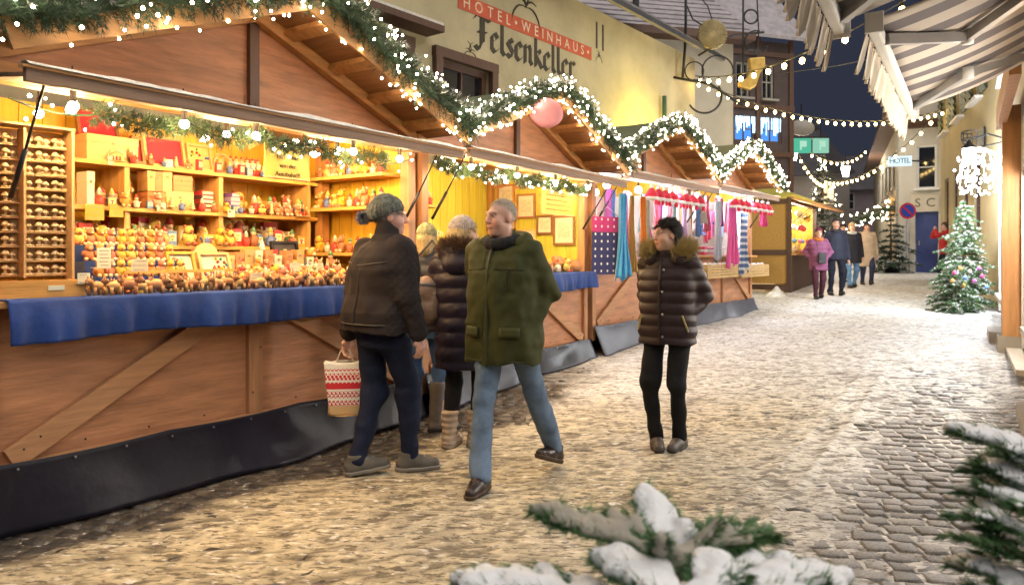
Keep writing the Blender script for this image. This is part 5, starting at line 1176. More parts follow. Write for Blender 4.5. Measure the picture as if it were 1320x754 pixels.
cl = [((.10, .22, .55), 'blue knitted top'), ((.68, .62, .62), 'white knitted top with red band'), ((.62, .38, .42), 'rose knitted top'), ((.55, .52, .45), 'oatmeal knitted top'), ((.12, .14, .30), 'navy knitted top'), ((.66, .20, .40), 'pink knitted top'), ((.20, .32, .5), 'sky blue knitted top')]
for k, px in enumerate((848, 862, 876, 890)): garment(H3h, px, .5 + .12 * (k % 2), 2.05, .55, .2, cl[k][0], cl[k][1] + ' hanging inside the first textile hut', k)
for k, px in enumerate((905, 918, 928)): garment(H4, px, .35 + .12 * (k % 2), 2.05, .5, .2, cl[k + 4][0], cl[k + 4][1] + ' hanging inside the second textile hut', k + 4)
for h, nm in ((H3h, 'first'), (H4, 'second')):
    for k in range(11):
        c_ = [(.10, .25, .5), (.66, .62, .62), (.5, .06, .12), (.2, .22, .34), (.6, .3, .4)][k % 5]
        b = MB()
        for j in range(3): b.box((0, 0, .025 + j * .048), (.2, .22, .045), mi=j % 2)
        o = put(h, b.mesh('folded_knitwear', [mat('fold_%d' % (k % 5), c_, .95, .2, 40), colm((.62, .6, .6))]), (.25 + k * .25, .12 + .1 * (k % 2), 1.196), rnd.uniform(-.15, .15), 'folded_knitwear', 'pile of folded knitwear on the counter of the %s textile hut' % nm, 'knitwear', 'knitwear piles on the %s textile hut' % nm)
        md = o.modifiers.new('bevel', 'BEVEL'); md.width = .012; md.segments = 2
# baskets hung on the front of the last textile hut
def basket(h, px0, px1, z, label, k):
    a = HLc(h, px0, 350, -.2).x; b_ = HLc(h, px1, 350, -.2).x; w_ = b_ - a; e = empty('wicker_basket', h['M'] @ Vector(((a + b_) / 2, -.17, z)), h['th'])
    wk = mat('wicker', (.50, .32, .12), .7, .3, 40, .6, 80)
    for j in range(5): MB().box((0, -.12, .02 + j * .045), (w_, .012, .038)).build('slat', wk, e); MB().box((-w_ / 2, 0, .02 + j * .045), (.012, .23, .038)).build('slat', wk, e); MB().box((w_ / 2, 0, .02 + j * .045), (.012, .23, .038)).build('slat', wk, e)
    MB().box((0, 0, .0), (w_, .24, .012)).build('base', wk, e); tag(e, label, 'basket', 'slatted baskets on the hut front')
    sk = g_sock()
    for i in range(7):
        o = link('rolled_socks', sk); o.location = h['M'] @ Vector(((a + b_) / 2 - w_ * .42 + w_ * .84 * i / 6, -.2, z + .15)); o.rotation_euler = (rnd.uniform(-.3, .3), rnd.uniform(-.3, .3), h['th']); tag(o, 'white rolled socks standing in a slatted basket', 'socks', 'rolled socks in the baskets')
def g_sock():
    b = MB(); b.lathe([(.02, -.08), (.04, -.06), (.045, .04), (.03, .09), (.015, .1)], 9); b.lathe([(.043, .045), (.05, .06), (.043, .075)], 9, mi=1)
    return b.mesh('rolled_socks', [M['white'], colm((.6, .55, .58))], True)
basket(H4, 905, 945, .82, 'slatted wooden basket of white socks under the pink scarf', 0); basket(H4, 950, 985, .80, 'slatted wooden basket of white socks at the hut corner', 1)
# ================================================================== PEOPLE
class SDF:
    """a small signed-distance grid; shapes are blended in and a smooth surface is drawn out"""
    def __init__(s, lo, hi, h):
        s.h = h; s.lo = np.array(lo, float); n = np.ceil((np.array(hi) - s.lo) / h).astype(int) + 1; s.n = n
        s.ax = [s.lo[k] + h * np.arange(n[k]) for k in range(3)]; s.d = np.full(n, .2, np.float32)
    def _sl(s, lo, hi):
        i0 = np.maximum(0, np.floor((np.array(lo) - s.lo) / s.h).astype(int)); i1 = np.minimum(s.n, np.ceil((np.array(hi) - s.lo) / s.h).astype(int) + 1)
        return tuple(slice(a, max(a, b)) for a, b in zip(i0, i1))
    def _co(s, sl): return (s.ax[0][sl[0]][:, None, None], s.ax[1][sl[1]][None, :, None], s.ax[2][sl[2]][None, None, :])
    def blend(s, lo, hi, fn, k=.02, sub=False):
        pad = k + .03; sl = s._sl(np.array(lo) - pad, np.array(hi) + pad); X, Y, Z = s._co(sl); b = fn(X, Y, Z).astype(np.float32); a = s.d[sl]
        if sub: b = -b; t = np.maximum(k - np.abs(a - b), 0) / k; s.d[sl] = np.maximum(a, b) + t * t * k * .25
        else: t = np.maximum(k - np.abs(a - b), 0) / k; s.d[sl] = np.minimum(a, b) - t * t * k * .25
    def cone(s, a, b, ra, rb, k=.02, sc=(1, 1, 1)):
        a = np.array(a, float); b = np.array(b, float); r = max(ra, rb); lo = np.minimum(a, b) - r * 1.4; hi = np.maximum(a, b) + r * 1.4; ba = b - a; bb = ba @ ba + 1e-9
        def fn(X, Y, Z):
            x, y, z = X - a[0], Y - a[1], Z - a[2]; t = np.clip((x * ba[0] + y * ba[1] + z * ba[2]) / bb, 0, 1)
            return np.sqrt(((x - t * ba[0]) / sc[0]) ** 2 + ((y - t * ba[1]) / sc[1]) ** 2 + ((z - t * ba[2]) / sc[2]) ** 2) - (ra + t * (rb - ra))
        s.blend(lo, hi, fn, k)
    def ell(s, c, r, k=.02, rot=None, sub=False):
        c = np.array(c, float); r = np.array(r, float); R_ = np.array(rot) if rot is not None else np.eye(3); m = max(r)
        def fn(X, Y, Z):
            x, y, z = X - c[0], Y - c[1], Z - c[2]
            u = (x * R_[0, 0] + y * R_[1, 0] + z * R_[2, 0]) / r[0]; v = (x * R_[0, 1] + y * R_[1, 1] + z * R_[2, 1]) / r[1]; w_ = (x * R_[0, 2] + y * R_[1, 2] + z * R_[2, 2]) / r[2]
            q = np.sqrt(u * u + v * v + w_ * w_); return (q - 1) * min(r)
        s.blend(c - m, c + m, fn, k, sub)
    def trunk(s, prof, k=.03, yaw=0.0, pw=2.3):
        """prof rows: z, half width, half depth, centre x, centre y"""
        p = np.array(prof, float); z0, z1 = p[0, 0], p[-1, 0]; m = p[:, 1:3].max() + .05; c, sn = math.cos(yaw), math.sin(yaw)
        lo = (p[:, 3].min() - m, p[:, 4].min() - m, z0); hi = (p[:, 3].max() + m, p[:, 4].max() + m, z1)
        def fn(X, Y, Z):
            zz = np.clip(Z, z0, z1); a = np.interp(zz, p[:, 0], p[:, 1]); b = np.interp(zz, p[:, 0], p[:, 2]); x = X - np.interp(zz, p[:, 0], p[:, 3]); y = Y - np.interp(zz, p[:, 0], p[:, 4])
            xx = np.abs(x * c + y * sn) / a; yy = np.abs(-x * sn + y * c) / b; q = (xx ** pw + yy ** pw) ** (1 / pw)
            return np.maximum((q - 1) * np.minimum(a, b), np.maximum(z0 - Z, Z - z1))
        s.blend(lo, hi, fn, k)
    def displace(s, fn):
        X, Y, Z = s._co(tuple(slice(0, n) for n in s.n)); near = np.abs(s.d) < .06
        i = np.nonzero(near); s.d[i] += fn(s.ax[0][i[0]], s.ax[1][i[1]], s.ax[2][i[2]]).astype(np.float32)
    def clip(s, fn):
        X, Y, Z = s._co(tuple(slice(0, n) for n in s.n)); s.d = np.maximum(s.d, fn(X, Y, Z).astype(np.float32))
    def surface(s):
        d = s.d; neg = d < 0; c8 = [(i, j, k) for i in (0, 1) for j in (0, 1) for k in (0, 1)]; n = s.n - 1
        cnt = np.zeros(n, np.int8)
        for (i, j, k) in c8: cnt += neg[i:i + n[0], j:j + n[1], k:k + n[2]]
        act = (cnt > 0) & (cnt < 8); I = np.array(np.nonzero(act)).T; ids = np.full(n, -1, np.int32); ids[act] = np.arange(len(I))
        val = {c: d[I[:, 0] + c[0], I[:, 1] + c[1], I[:, 2] + c[2]] for c in c8}
        acc = np.zeros((len(I), 3)); m = np.zeros(len(I))
        for a in c8:
            for ax_ in range(3):
                if a[ax_]: continue
                b = list(a); b[ax_] = 1; b = tuple(b); va, vb = val[a], val[b]; cr = (va < 0) != (vb < 0)
                t = np.where(cr, va / np.where(np.abs(va - vb) < 1e-9, 1, va - vb), 0); pos = np.tile(np.array(a, float), (len(I), 1)); pos[:, ax_] += t
                acc += pos * cr[:, None]; m += cr
        V = s.lo + (I + acc / m[:, None]) * s.h; F = []
        for ax_ in range(3):
            o1, o2 = [(1, 2), (2, 0), (0, 1)][ax_]; sl0 = [slice(None)] * 3; sl1 = [slice(None)] * 3; sl0[ax_] = slice(0, -1); sl1[ax_] = slice(1, None)
            ch = neg[tuple(sl0)] != neg[tuple(sl1)]; E = np.array(np.nonzero(ch)).T
            E = E[(E[:, o1] > 0) & (E[:, o2] > 0) & (E[:, o1] < n[o1]) & (E[:, o2] < n[o2])]
            q = []
            for (da, db) in ((-1, -1), (0, -1), (0, 0), (-1, 0)):
                e = E.copy(); e[:, o1] += da; e[:, o2] += db; q.append(ids[e[:, 0], e[:, 1], e[:, 2]])
            q = np.stack(q, 1); flip = ~neg[E[:, 0], E[:, 1], E[:, 2]]; q[flip] = q[flip][:, ::-1]; F.append(q)
        F = np.concatenate(F); F = F[(F >= 0).all(1)]
        return V, F
def ik(a, b, l1, l2, hint):
    a = Vector(a); b = Vector(b); d = b - a; L = min(d.length, (l1 + l2) * .999); dn = d.normalized(); x = (l1 * l1 - l2 * l2 + L * L) / (2 * L); h = math.sqrt(max(0, l1 * l1 - x * x))
    hv = Vector(hint); hv = (hv - dn * hv.dot(dn)).normalized(); return a + dn * x + hv * h
def noise3(x, y, z, s):                  # smooth folds: warped waves in random directions
    r = random.Random(s); n = 0
    for k in range(6):
        d = Vector((r.gauss(0, 1), r.gauss(0, 1), r.gauss(0, 1))).normalized() * r.uniform(1.6, 4.2); e = Vector((r.gauss(0, 1), r.gauss(0, 1), r.gauss(0, 1))).normalized() * r.uniform(.8, 1.8)
        n = n + np.sin(d.x * x + d.y * y + d.z * z + r.uniform(0, 6) + 1.4 * np.sin(e.x * x + e.y * y + e.z * z + r.uniform(0, 6)))
    return n * .17
SKIN = (.66, .40, .29)
bodym = mat('skin', SKIN, .5, .10, 60, .15, 90, attr='col')
def person(label, loc, rz, H=1.75, h=.0058, ankles=None, toes=(0, 0), pitch=(0, 0), hands=None, elbow=None, head_rz=0.0, head_pitch=0.0, coat=None, legs=None, shoes=None,
           hair=None, hat=None, lean=(0, 0), build=1.0, scarf_c=None, hood=None, fingers=False, beard=None, grey=False, skin=SKIN, yaw=0.0, group=None):
    """faces +y in its own frame, x to its right; all joints are placed in metres and scaled by H/1.75"""
    s = H / 1.75; root = empty('person', loc, rz)
    tag(root, label, 'person', group)
    A = ankles or ((.1, 0, .085), (-.1, 0, .085)); HP = Vector((0, 0, .93)); lx, ly = lean
    hip = [Vector((.092, 0, .92)), Vector((-.092, 0, .92))]
    knee = [ik(hip[i], A[i], .435, .425, (0.15 * (1 if i == 0 else -1), 1, 0)) for i in (0, 1)]
    SH_ = [Vector((.176 * build + lx, ly - .01, 1.405)), Vector((-.176 * build + lx, ly - .01, 1.405))]
    if yaw: SH_ = [Matrix.Rotation(yaw, 3, 'Z') @ v for v in SH_]
    hands = hands or ((.27, .02, .83), (-.27, .02, .83)); elbow = elbow or ((.5, -1, 0), (-.5, -1, 0))
    el = [ik(SH_[i], hands[i], .29, .255, elbow[i]) for i in (0, 1)]
    hc = Vector((lx * 1.15, ly * 1.15 + .035, 1.615)); hr = Matrix.Rotation(head_rz, 3, 'Z') @ Matrix.Rotation(head_pitch, 3, 'X'); hrn = np.array(hr)
    def hp(x, y, z): return hc + hr @ (Vector((x, y, z)) * .93)
    allp = list(A) + list(hands) + [tuple(v) for v in el] + [tuple(v) for v in SH_]
    lo = [min(p[0] for p in allp) - .16, min(min(p[1] for p in allp) - .17, -.3), -.01]; hi = [max(p[0] for p in allp) + .16, max(max(p[1] for p in allp) + .24, .3), 1.80]
    def fin(g, name, m, cols=None, sub=root):
        V, F = g.surface(); me = npmesh(name, V * s, F, m, True, cols(V) if cols else None); return link(name, me, sub)
    toev = [(math.sin(-t), math.cos(t)) for t in toes]
    # ---- body: one continuous surface
    g = SDF(lo, hi, h)
    g.trunk([(.86, .15, .11, 0, 0), (.95, .16, .115, 0, 0), (1.1, .135, .10, lx * .3, ly * .3), (1.28, .16, .11, lx * .7, ly * .7), (1.4, .15, .09, lx, ly), (1.47, .07, .06, lx, ly)], .03, yaw)
    for i in (0, 1):
        g.cone(hip[i], knee[i], .070, .044, .03); g.cone(knee[i], A[i], .044, .036, .02); a = Vector(A[i]); tv = Vector((toev[i][0], toev[i][1], -math.tan(pitch[i])))
        g.cone(a + Vector((0, 0, -.03)), a + tv * .15 + Vector((0, 0, -.045)), .032, .026, .02)
        g.cone(SH_[i], el[i], .045, .038, .03); g.cone(el[i], hands[i], .038, .026, .015)
        hd = (Vector(hands[i]) - el[i]).normalized(); sx = 1 if i == 0 else -1
        side = Vector((0, 1, 0)) - hd * hd.y; side.normalize(); nrm = hd.cross(side)
        pc = Vector(hands[i]) + hd * .045; g.cone(Vector(hands[i]), pc + hd * .03, .024, .028, .012, sc=(1, 1, 1))
        g.cone(pc - side * .022, pc + side * .022 + hd * .02, .020, .018, .012)
        if fingers:
            for f in range(4):
                b0 = pc + hd * .03 + side * (.027 - .018 * f); ln = (.038, .044, .04, .032)[f]; inw = -sx * (1 if nrm.x > 0 else -1)
                m1 = b0 + hd * ln * .8 + nrm * inw * ln * .25; m2 = m1 + hd * ln * .5 + nrm * inw * ln * .6; m3 = m2 + hd * ln * .1 + nrm * inw * ln * .5
                g.cone(b0, m1, .0095, .009, .004); g.cone(m1, m2, .009, .0085, .004); g.cone(m2, m3, .0085, .008, .004)
            t0 = pc - hd * .01 + side * .028; t1 = t0 + side * .022 + hd * .03; g.cone(t0, t1, .012, .010, .006); g.cone(t1, t1 + hd * .028 - side * .004, .010, .009, .004)
        else:
            g.cone(pc + hd * .03, pc + hd * .085 , .026, .018, .012); g.cone(pc + side * .025, pc + side * .04 + hd * .04, .012, .010, .008)
    g.cone((lx, ly, 1.43), hp(0, -.02, -.07), .062, .054, .03)
    S_ = .93
    def E(c, r, k=.02, sub=False): g.ell(hp(*c), [v * S_ for v in r], k, hrn, sub)
    E((0, -.015, .035), (.078, .098, .092), .02); E((0, .03, -.045), (.059, .066, .082), .03); E((0, .065, -.098), (.026, .022, .02), .025)
    for sx in (-1, 1):
        E((sx * .04, .055, -.03), (.026, .028, .03), .025); E((sx * .033, .112, .014), (.019, .022, .012), .012, True); E((sx * .033, .079, .012), (.014, .014, .013), .004)
        E((sx * .077, -.008, -.006), (.010, .018, .029), .008); g.cone(hp(sx * .012, .094, .034), hp(sx * .05, .08, .034), .010, .009, .014)
    g.cone(hp(0, .094, .022), hp(0, .113, -.024), .009, .0125, .014); E((.011, .105, -.03), (.009, .011, .008), .008); E((-.011, .105, -.03), (.009, .011, .008), .008)
    g.cone(hp(-.017, .091, -.057), hp(.017, .091, -.057), .007, .007, .008); g.cone(hp(-.014, .088, -.069), hp(.014, .088, -.069), .008, .008, .008)
    hrt = hr.transposed()
    def bc(V):
        q = ((V - np.array(hc)) @ np.array(hr)) / S_; col = np.tile(np.array(skin), (len(V), 1)); x, y, z = q.T; hd_ = (np.linalg.norm(q, axis=1) < .19)
        def m_(c, a): col[c] = col[c] * (1 - a) + np.array(m_.c) * a
        m_.c = (.62, .22, .17); m_(hd_ & (y > .075) & (np.abs(z + .03) < .03) & (np.abs(x) > .02) & (np.abs(x) < .06), .35); m_(hd_ & (y > .1) & (z < -.01) & (z > -.045), .35); m_(hd_ & (np.abs(x) > .072), .2)
        m_.c = (.42, .10, .09); m_(hd_ & (y > .08) & (np.abs(z + .063) < .011) & (np.abs(x) < .025), .7)
        m_.c = (.10, .06, .04) if not grey else (.30, .26, .22); m_(hd_ & (y > .068) & (np.abs(z - .040) < .007) & (np.abs(x) > .014) & (np.abs(x) < .052), .75)
        m_.c = (.66, .62, .58); m_(hd_ & (y > .082) & (np.abs(z - .012) < .007) & (np.abs(np.abs(x) - .033) < .014), .8)
        m_.c = (.02, .015, .012); m_(hd_ & (y > .085) & (np.abs(z - .012) < .007) & (np.abs(np.abs(x) - .033) < .0065), .95)
        m_.c = (.16, .08, .06); m_(hd_ & (y > .08) & (np.abs(z - .022) < .004) & (np.abs(np.abs(x) - .033) < .017), .6)
        if hair and not hat:
            hl = hair.get('front', .055) - np.clip(-y + .03, 0, .2) * hair.get('drop', 1.25); k_ = np.clip((z - hl + .02 + .012 * np.sin(x * 400 + y * 300)) / .06, 0, 1) * (np.linalg.norm(q, axis=1) < .19) * (np.abs(x) < .08); col = col * (1 - k_[:, None] * .9) + np.array(hair['c']) * .9 * k_[:, None]
        if beard: m_.c = beard; m_(hd_ & (y > .0) & (z < -.045), .45)
        return col
    BV = g.surface(); link('body', npmesh('body', BV[0] * s, BV[1], bodym, True, bc(BV[0])), root)
    # ---- trousers
    lg = dict(c=(.03, .03, .035), r=1.0, h=None); lg.update(legs or {})
    g = SDF(lo, hi, h * 1.25); g.trunk([(.80, .165, .12, 0, 0), (.92, .175, .13, 0, 0), (1.02, .16, .12, 0, 0)], .03); r_ = lg['r']
    for i in (0, 1):
        a = Vector(A[i]); g.cone(hip[i], knee[i], .098 * r_, .072 * r_, .03); end = a + (knee[i] - a) * lg.get('cut', .02); g.cone(knee[i], end, .070 * r_, .060 * r_ if r_ > .9 else .048, .03)
    sd = int(abs(loc[0]) * 100) + 3; K = knee
    def crease(X, Y, Z):
        dk = np.minimum((X - K[0].x) ** 2 + (Y - K[0].y) ** 2 + (Z - K[0].z) ** 2, (X - K[1].x) ** 2 + (Y - K[1].y) ** 2 + (Z - K[1].z) ** 2); w_ = .35 + np.exp(-dk / .02) + .9 * np.exp(-((Z - .14) / .1) ** 2) + .5 * np.exp(-((Z - .82) / .07) ** 2)
        return .024 * w_ * noise3(X * 4, Y * 4, Z * 9, sd) + .010 * noise3(X * 10, Y * 10, Z * 3, sd + 7) + .005 * noise3(X * 12, Y * 12, Z * 24, sd + 17)
    g.displace(crease)
    fin(g, 'trousers', mat('trousers_%s' % lg.get('n', sd), lg['c'], .85, lg.get('v', .25), lg.get('vs', 9), .25, 160, spec=.2))
    # ---- shoes
    sh = dict(c=(.03, .02, .017), top=.11, r=1.0, sole=(.02, .018, .016)); sh.update(shoes or {})
    for i in (0, 1):
        a = Vector(A[i]); f = Vector((toev[i][0], toev[i][1], 0)); sd_ = Vector((f.y, -f.x, 0)); pt = pitch[i]
        Rf = Matrix((sd_, f, Vector((0, 0, 1)))).transposed() @ Matrix.Rotation(-pt, 3, 'X')
        def fp(x, y, z): return a + Rf @ Vector((x, y, z - .085))
        cs = [fp(x, y, z) for x in (-.07, .07) for y in (-.1, .23) for z in (0, sh['top'] + .06)]
        l_ = [min(c[k] for c in cs) - .03 for k in range(3)]; h_ = [max(c[k] for c in cs) + .03 for k in range(3)]; Ri = np.array(Rf)
        g = SDF(l_, h_, h * .9); q = sh['r']
        g.cone(fp(0, -.045, .045), fp(0, .07, .045), .042 * q, .044 * q, .02); g.cone(fp(0, .07, .038), fp(0, .155, .032), .044 * q, .036 * q, .02); g.cone(fp(0, -.03, .05), fp(0, -.01, sh['top']), .044 * q, (.046 if sh['top'] < .2 else .058) * q, .02); g.cone(fp(0, .0, .07), fp(0, .06, .05), .04, .04, .02)
        aa = np.array(a)
        def up(X, Y, Z): return (X - aa[0]) * Ri[0, 2] + (Y - aa[1]) * Ri[1, 2] + (Z - aa[2]) * Ri[2, 2] + .085
        g.clip(lambda X, Y, Z: .018 - up(X, Y, Z)); g.clip(lambda X, Y, Z: up(X, Y, Z) - sh['top'] - .01)
        g.displace(lambda X, Y, Z: .004 * noise3(X * 14, Y * 14, Z * 20, sd + i) + (.004 * np.sin(up(X, Y, Z) * 140) if sh.get('ribs') else 0))
        so = fin(g, 'boot' if sh['top'] > .15 else 'shoe', mat('leather_%s' % sh.get('n', sd), sh['c'], sh.get('rough', .45), .3, 14, .15, 60))
        if sh['top'] < .15 and h < .01:
            lc = MB()
            for k in range(4): lc.tube([fp(-.024, .03 + k * .02, .094 - k * .0035) * s, fp(0, .032 + k * .02, .102 - k * .0035) * s, fp(.024, .03 + k * .02, .094 - k * .0035) * s], .0035, 5)
            lc.build('laces', mat('lace_%s' % sh.get('n', sd), [min(.6, c * 3 + .05) for c in sh['c']], .8, 0), so)['kind'] = 'stuff'
        g = SDF(l_, h_, h * .9); g.cone(fp(0, -.045, .025), fp(0, .07, .025), .047 * q, .049 * q, .02); g.cone(fp(0, .07, .025), fp(0, .158, .025), .049 * q, .04 * q, .02)
        g.clip(lambda X, Y, Z: -up(X, Y, Z)); g.clip(lambda X, Y, Z: up(X, Y, Z) - .026); fin(g, 'sole', mat('sole_%s' % sh.get('n', sd), sh['sole'], .7, .1), sub=so)
    # ---- coat
    ct = dict(hem=.78, c=(.05, .06, .03), w=1.0, puff=0, n=sd, sl=1.0, flare=0.0, fold=1.0, collar=.5); ct.update(coat or {}); w_ = ct['w'] * build; z0 = ct['hem']; fl = ct['flare']
    g = SDF(lo, hi, h * 1.15); pf = [(z0, .205 * w_ + fl, .15 * w_ + fl * .7, 0, 0), (z0 + .12, .208 * w_ + fl * .6, .155 * w_ + fl * .4, 0, .0)]
    if z0 < .85: pf.append((1.0, .20 * w_, .152 * w_, lx * .1, ly * .1 + .005))
    pf += [(1.12, .195 * w_, .148 * w_, lx * .4, ly * .4 + .008), (1.28, .205 * w_, .145 * w_, lx * .7, ly * .7 + .005), (1.36, .185 * w_, .13 * w_, lx * .9, ly * .9), (1.42, .145 * w_, .105 * w_, lx, ly), (1.465, .10, .09, lx, ly), (1.49, .085, .08, lx, ly)]
    g.trunk(pf, .03, yaw * .7)
    for i in (0, 1):
        q = ct['sl']; w0 = el[i] + (Vector(hands[i]) - el[i]) * ct.get('cuff', .93)
        g.cone(SH_[i] - Vector((.012 * (1 if i == 0 else -1), 0, .0)), el[i], .078 * q, .062 * q, .035); g.cone(el[i], w0, .062 * q, .046 * q, .02)
        if ct.get('rib'): g.cone(w0, w0 + (Vector(hands[i]) - el[i]) * .05, .036, .035, .008)
    if ct['collar']: g.cone((lx, ly + .005, 1.455), hp(0, -.02, -.075), .082, .078, .02)
    hp0 = np.array(hc) + np.array(hr) @ np.array([0, .02, -.02])
    # open the collar round chin and neck
    g.blend(hp0 - .13, hp0 + .13, lambda X, Y, Z: np.sqrt(((X - hp0[0]) / 1) ** 2 + ((Y - hp0[1]) / 1) ** 2 + ((Z - hp0[2]) / 1.15) ** 2) - ct.get('open', .098), .012, True)
    E_ = el; puff = ct['puff']
    def folds(X, Y, Z):
        ws = .5 + 1.3 * np.exp(-np.minimum((X - E_[0].x) ** 2 + (Y - E_[0].y) ** 2 + (Z - E_[0].z) ** 2, (X - E_[1].x) ** 2 + (Y - E_[1].y) ** 2 + (Z - E_[1].z) ** 2) / .012)
        d = .009 * ct['fold'] * ws * noise3(X * 7 + Z * 4, Y * 7, Z * 9, sd + 40) + .010 * ct['fold'] * noise3(X * 11, Y * 11, Z * 2.6, sd + 44) + .003 * ct['fold'] * noise3(X * 22, Y * 22, Z * 26, sd + 50)
        if puff: d = d - .011 * (np.abs(np.sin(PI * (Z + .012 * noise3(X * 5, Y * 5, Z, 3)) / puff)) - .6) * (1 if ct.get('quilt') is None else .6)
        if ct.get('quilt'):
            m_ = sstep(.21, .235, np.abs(X)); d = d - m_ * .0032 * np.minimum(np.abs(np.sin(PI * (Z + Y + .4 * np.abs(X)) / .055)), np.abs(np.sin(PI * (Z - Y - .4 * np.abs(X)) / .055)))
        return d
    g.displace(folds)
    cm = mat('coat_%s' % ct['n'], ct['c'], ct.get('rough', .7), ct.get('v', .18), 7, .2, 140, sheen=ct.get('sheen', .0), spec=ct.get('spec', .3))
    co = fin(g, 'coat', cm)
    if ct.get('zip'):
        zz = np.linspace(z0 + .02, 1.44, 16); prf = np.array(pf); pts = []
        for z in zz:
            b_ = np.interp(z, prf[:, 0], prf[:, 2]); cy = np.interp(z, prf[:, 0], prf[:, 4]); cx_ = np.interp(z, prf[:, 0], prf[:, 3]); v = Matrix.Rotation(yaw * .7, 3, 'Z') @ Vector((0.01, b_ + .008, 0)); pts.append(Vector((v.x + cx_, v.y + cy, z)) * s)
        MB().tube(pts, .009 * s, 5).build('placket', mat('placket_%s' % ct['n'], [c * .6 for c in ct['c']], .6, .1), co)
        if ct.get('snaps'):
            for p in pts[1::4]:
                MB().ball(tuple(Vector(p) + Vector((-.03, .012, 0))), .010, 8, 5).build('snap', M['steel'], co, True)
    prf = np.array(pf)
    def surf(x, z, back=1):                                    # a point on the coat surface
        a_ = np.interp(z, prf[:, 0], prf[:, 1]); b_ = np.interp(z, prf[:, 0], prf[:, 2]); cx_ = np.interp(z, prf[:, 0], prf[:, 3]); cy_ = np.interp(z, prf[:, 0], prf[:, 4]); t_ = min(.98, abs(x) / a_)
        v = Matrix.Rotation(yaw * .7, 3, 'Z') @ Vector((x, back * b_ * (1 - t_ ** 2.3) ** (1 / 2.3), 0)); return Vector((v.x + cx_, v.y + cy_ + back * .004, z)) * s
    smm = mat('seam_%s' % ct['n'], [c * .45 for c in ct['c']], .7, .1)
    for sm in ct.get('seams', ()):
        pts = []
        for (xa_, za_), (xb_, zb_) in zip(sm['p'], sm['p'][1:]):
            for k in range(8): pts.append(surf(xa_ + (xb_ - xa_) * k / 7, za_ + (zb_ - za_) * k / 7, sm.get('b', 1)))
        MB().tube(pts, sm.get('r', .004), 5).build(sm.get('n', 'seam'), smm, co)
    for fl_ in ct.get('flaps', ()):                            # pocket flaps lying on the coat
        x0_, x1_, z0_, z1_ = fl_; g2 = [surf(x0_ + (x1_ - x0_) * i / 6, z0_ + (z1_ - z0_) * j / 3) + Vector((0, .007 + .003 * (3 - j), 0)) for j in range(4) for i in range(7)]
        o_ = link('pocket_flap', npmesh('pocket_flap', [tuple(p) for p in g2], [(j * 7 + i, j * 7 + i + 1, j * 7 + i + 8, j * 7 + i + 7) for j in range(3) for i in range(6)], cm), co); md_ = o_.modifiers.new('thickness', 'SOLIDIFY'); md_.thickness = .009; md_.offset = 1
    if ct.get('pocket'):
        for sx in (-1, 1):
            p0 = Vector((sx * .15 * w_, .135 * w_ , 1.02)); p1 = Vector((sx * .185 * w_, .11 * w_, .9)); MB().tube([p0 * s, p1 * s], .007, 5).build('pocket_trim', mat('zip_metal', ct['pocket'], .4, .1, metal=.5), co)
    # ---- hair, hat, hood, scarf
    if hair and hair.get('shell') is False:
        V, F = BV; q = ((V - np.array(hc)) @ np.array(hr)) / S_; x, y, z = q.T; hl = hair['front'] - np.clip(-y + .03, 0, .2) * hair['drop']; ok = (z > hl + .03 * np.random.RandomState(4).rand(len(z)) ** 1.5) & (np.linalg.norm(q, axis=1) < .19) & (np.abs(x) < .083); V = V[ok]; rs = np.random.RandomState(sd); V = V[rs.choice(len(V), 5000)]
        c_ = np.array(hp(0, -.018, .02)); o_ = V - c_; o_ /= np.linalg.norm(o_, axis=1)[:, None]; back = np.array(hr) @ np.array([0, -.6, -.4]); D_ = back - o_ * (o_ @ back)[:, None] + o_ * hair['lift']; D_ /= np.linalg.norm(D_, axis=1)[:, None]
        Vn = add_needles(V - o_ * .002, D_, 2, hair['sl'], .0026, .3, rs); link('hair', npmesh('hair', Vn * s, np.arange(len(Vn)).reshape(-1, 3), mat('hair_%d' % sd, hair['c'], .6, .35, 40), False), root)
    elif hair:
        g = SDF(np.array(hc) - .19, np.array(hc) + .19, .006); t = hair.get('t', .010); g.ell(hp(0, -.018, .04), [(.078 + t) * S_, (.099 + t) * S_, (.092 + t) * S_], .01, hrn)
        if hair.get('long'): g.cone(hp(0, -.06, -.02), hp(0, -.085, -hair['long']), .085, .065, .03)
        fr_ = hair.get('front', .055); hcn = np.array(hc); hrr = np.array(hr)
        def cut(X, Y, Z):
            x, y, z = X - hcn[0], Y - hcn[1], Z - hcn[2]; lx_ = x * hrr[0, 0] + y * hrr[1, 0] + z * hrr[2, 0]; ly_ = x * hrr[0, 1] + y * hrr[1, 1] + z * hrr[2, 1]; lz_ = x * hrr[0, 2] + y * hrr[1, 2] + z * hrr[2, 2]
            line = fr_ + np.clip(-ly_ + .03, 0, .2) * -hair.get('drop', 1.25)
            return np.maximum((line - lz_) * .6, -1)
        g.clip(cut); g.displace(lambda X, Y, Z: hair.get('n', .006) * noise3(X * 32, Y * 32, Z * 22, sd) + hair.get('n', .006) * .8 * noise3(X * 60, Y * 60, Z * 30, sd + 2))
        hm_ = mat('hair_%d' % sd, hair['c'], .55, .4, 40, .6, 120); ho_ = fin(g, 'hair', hm_)
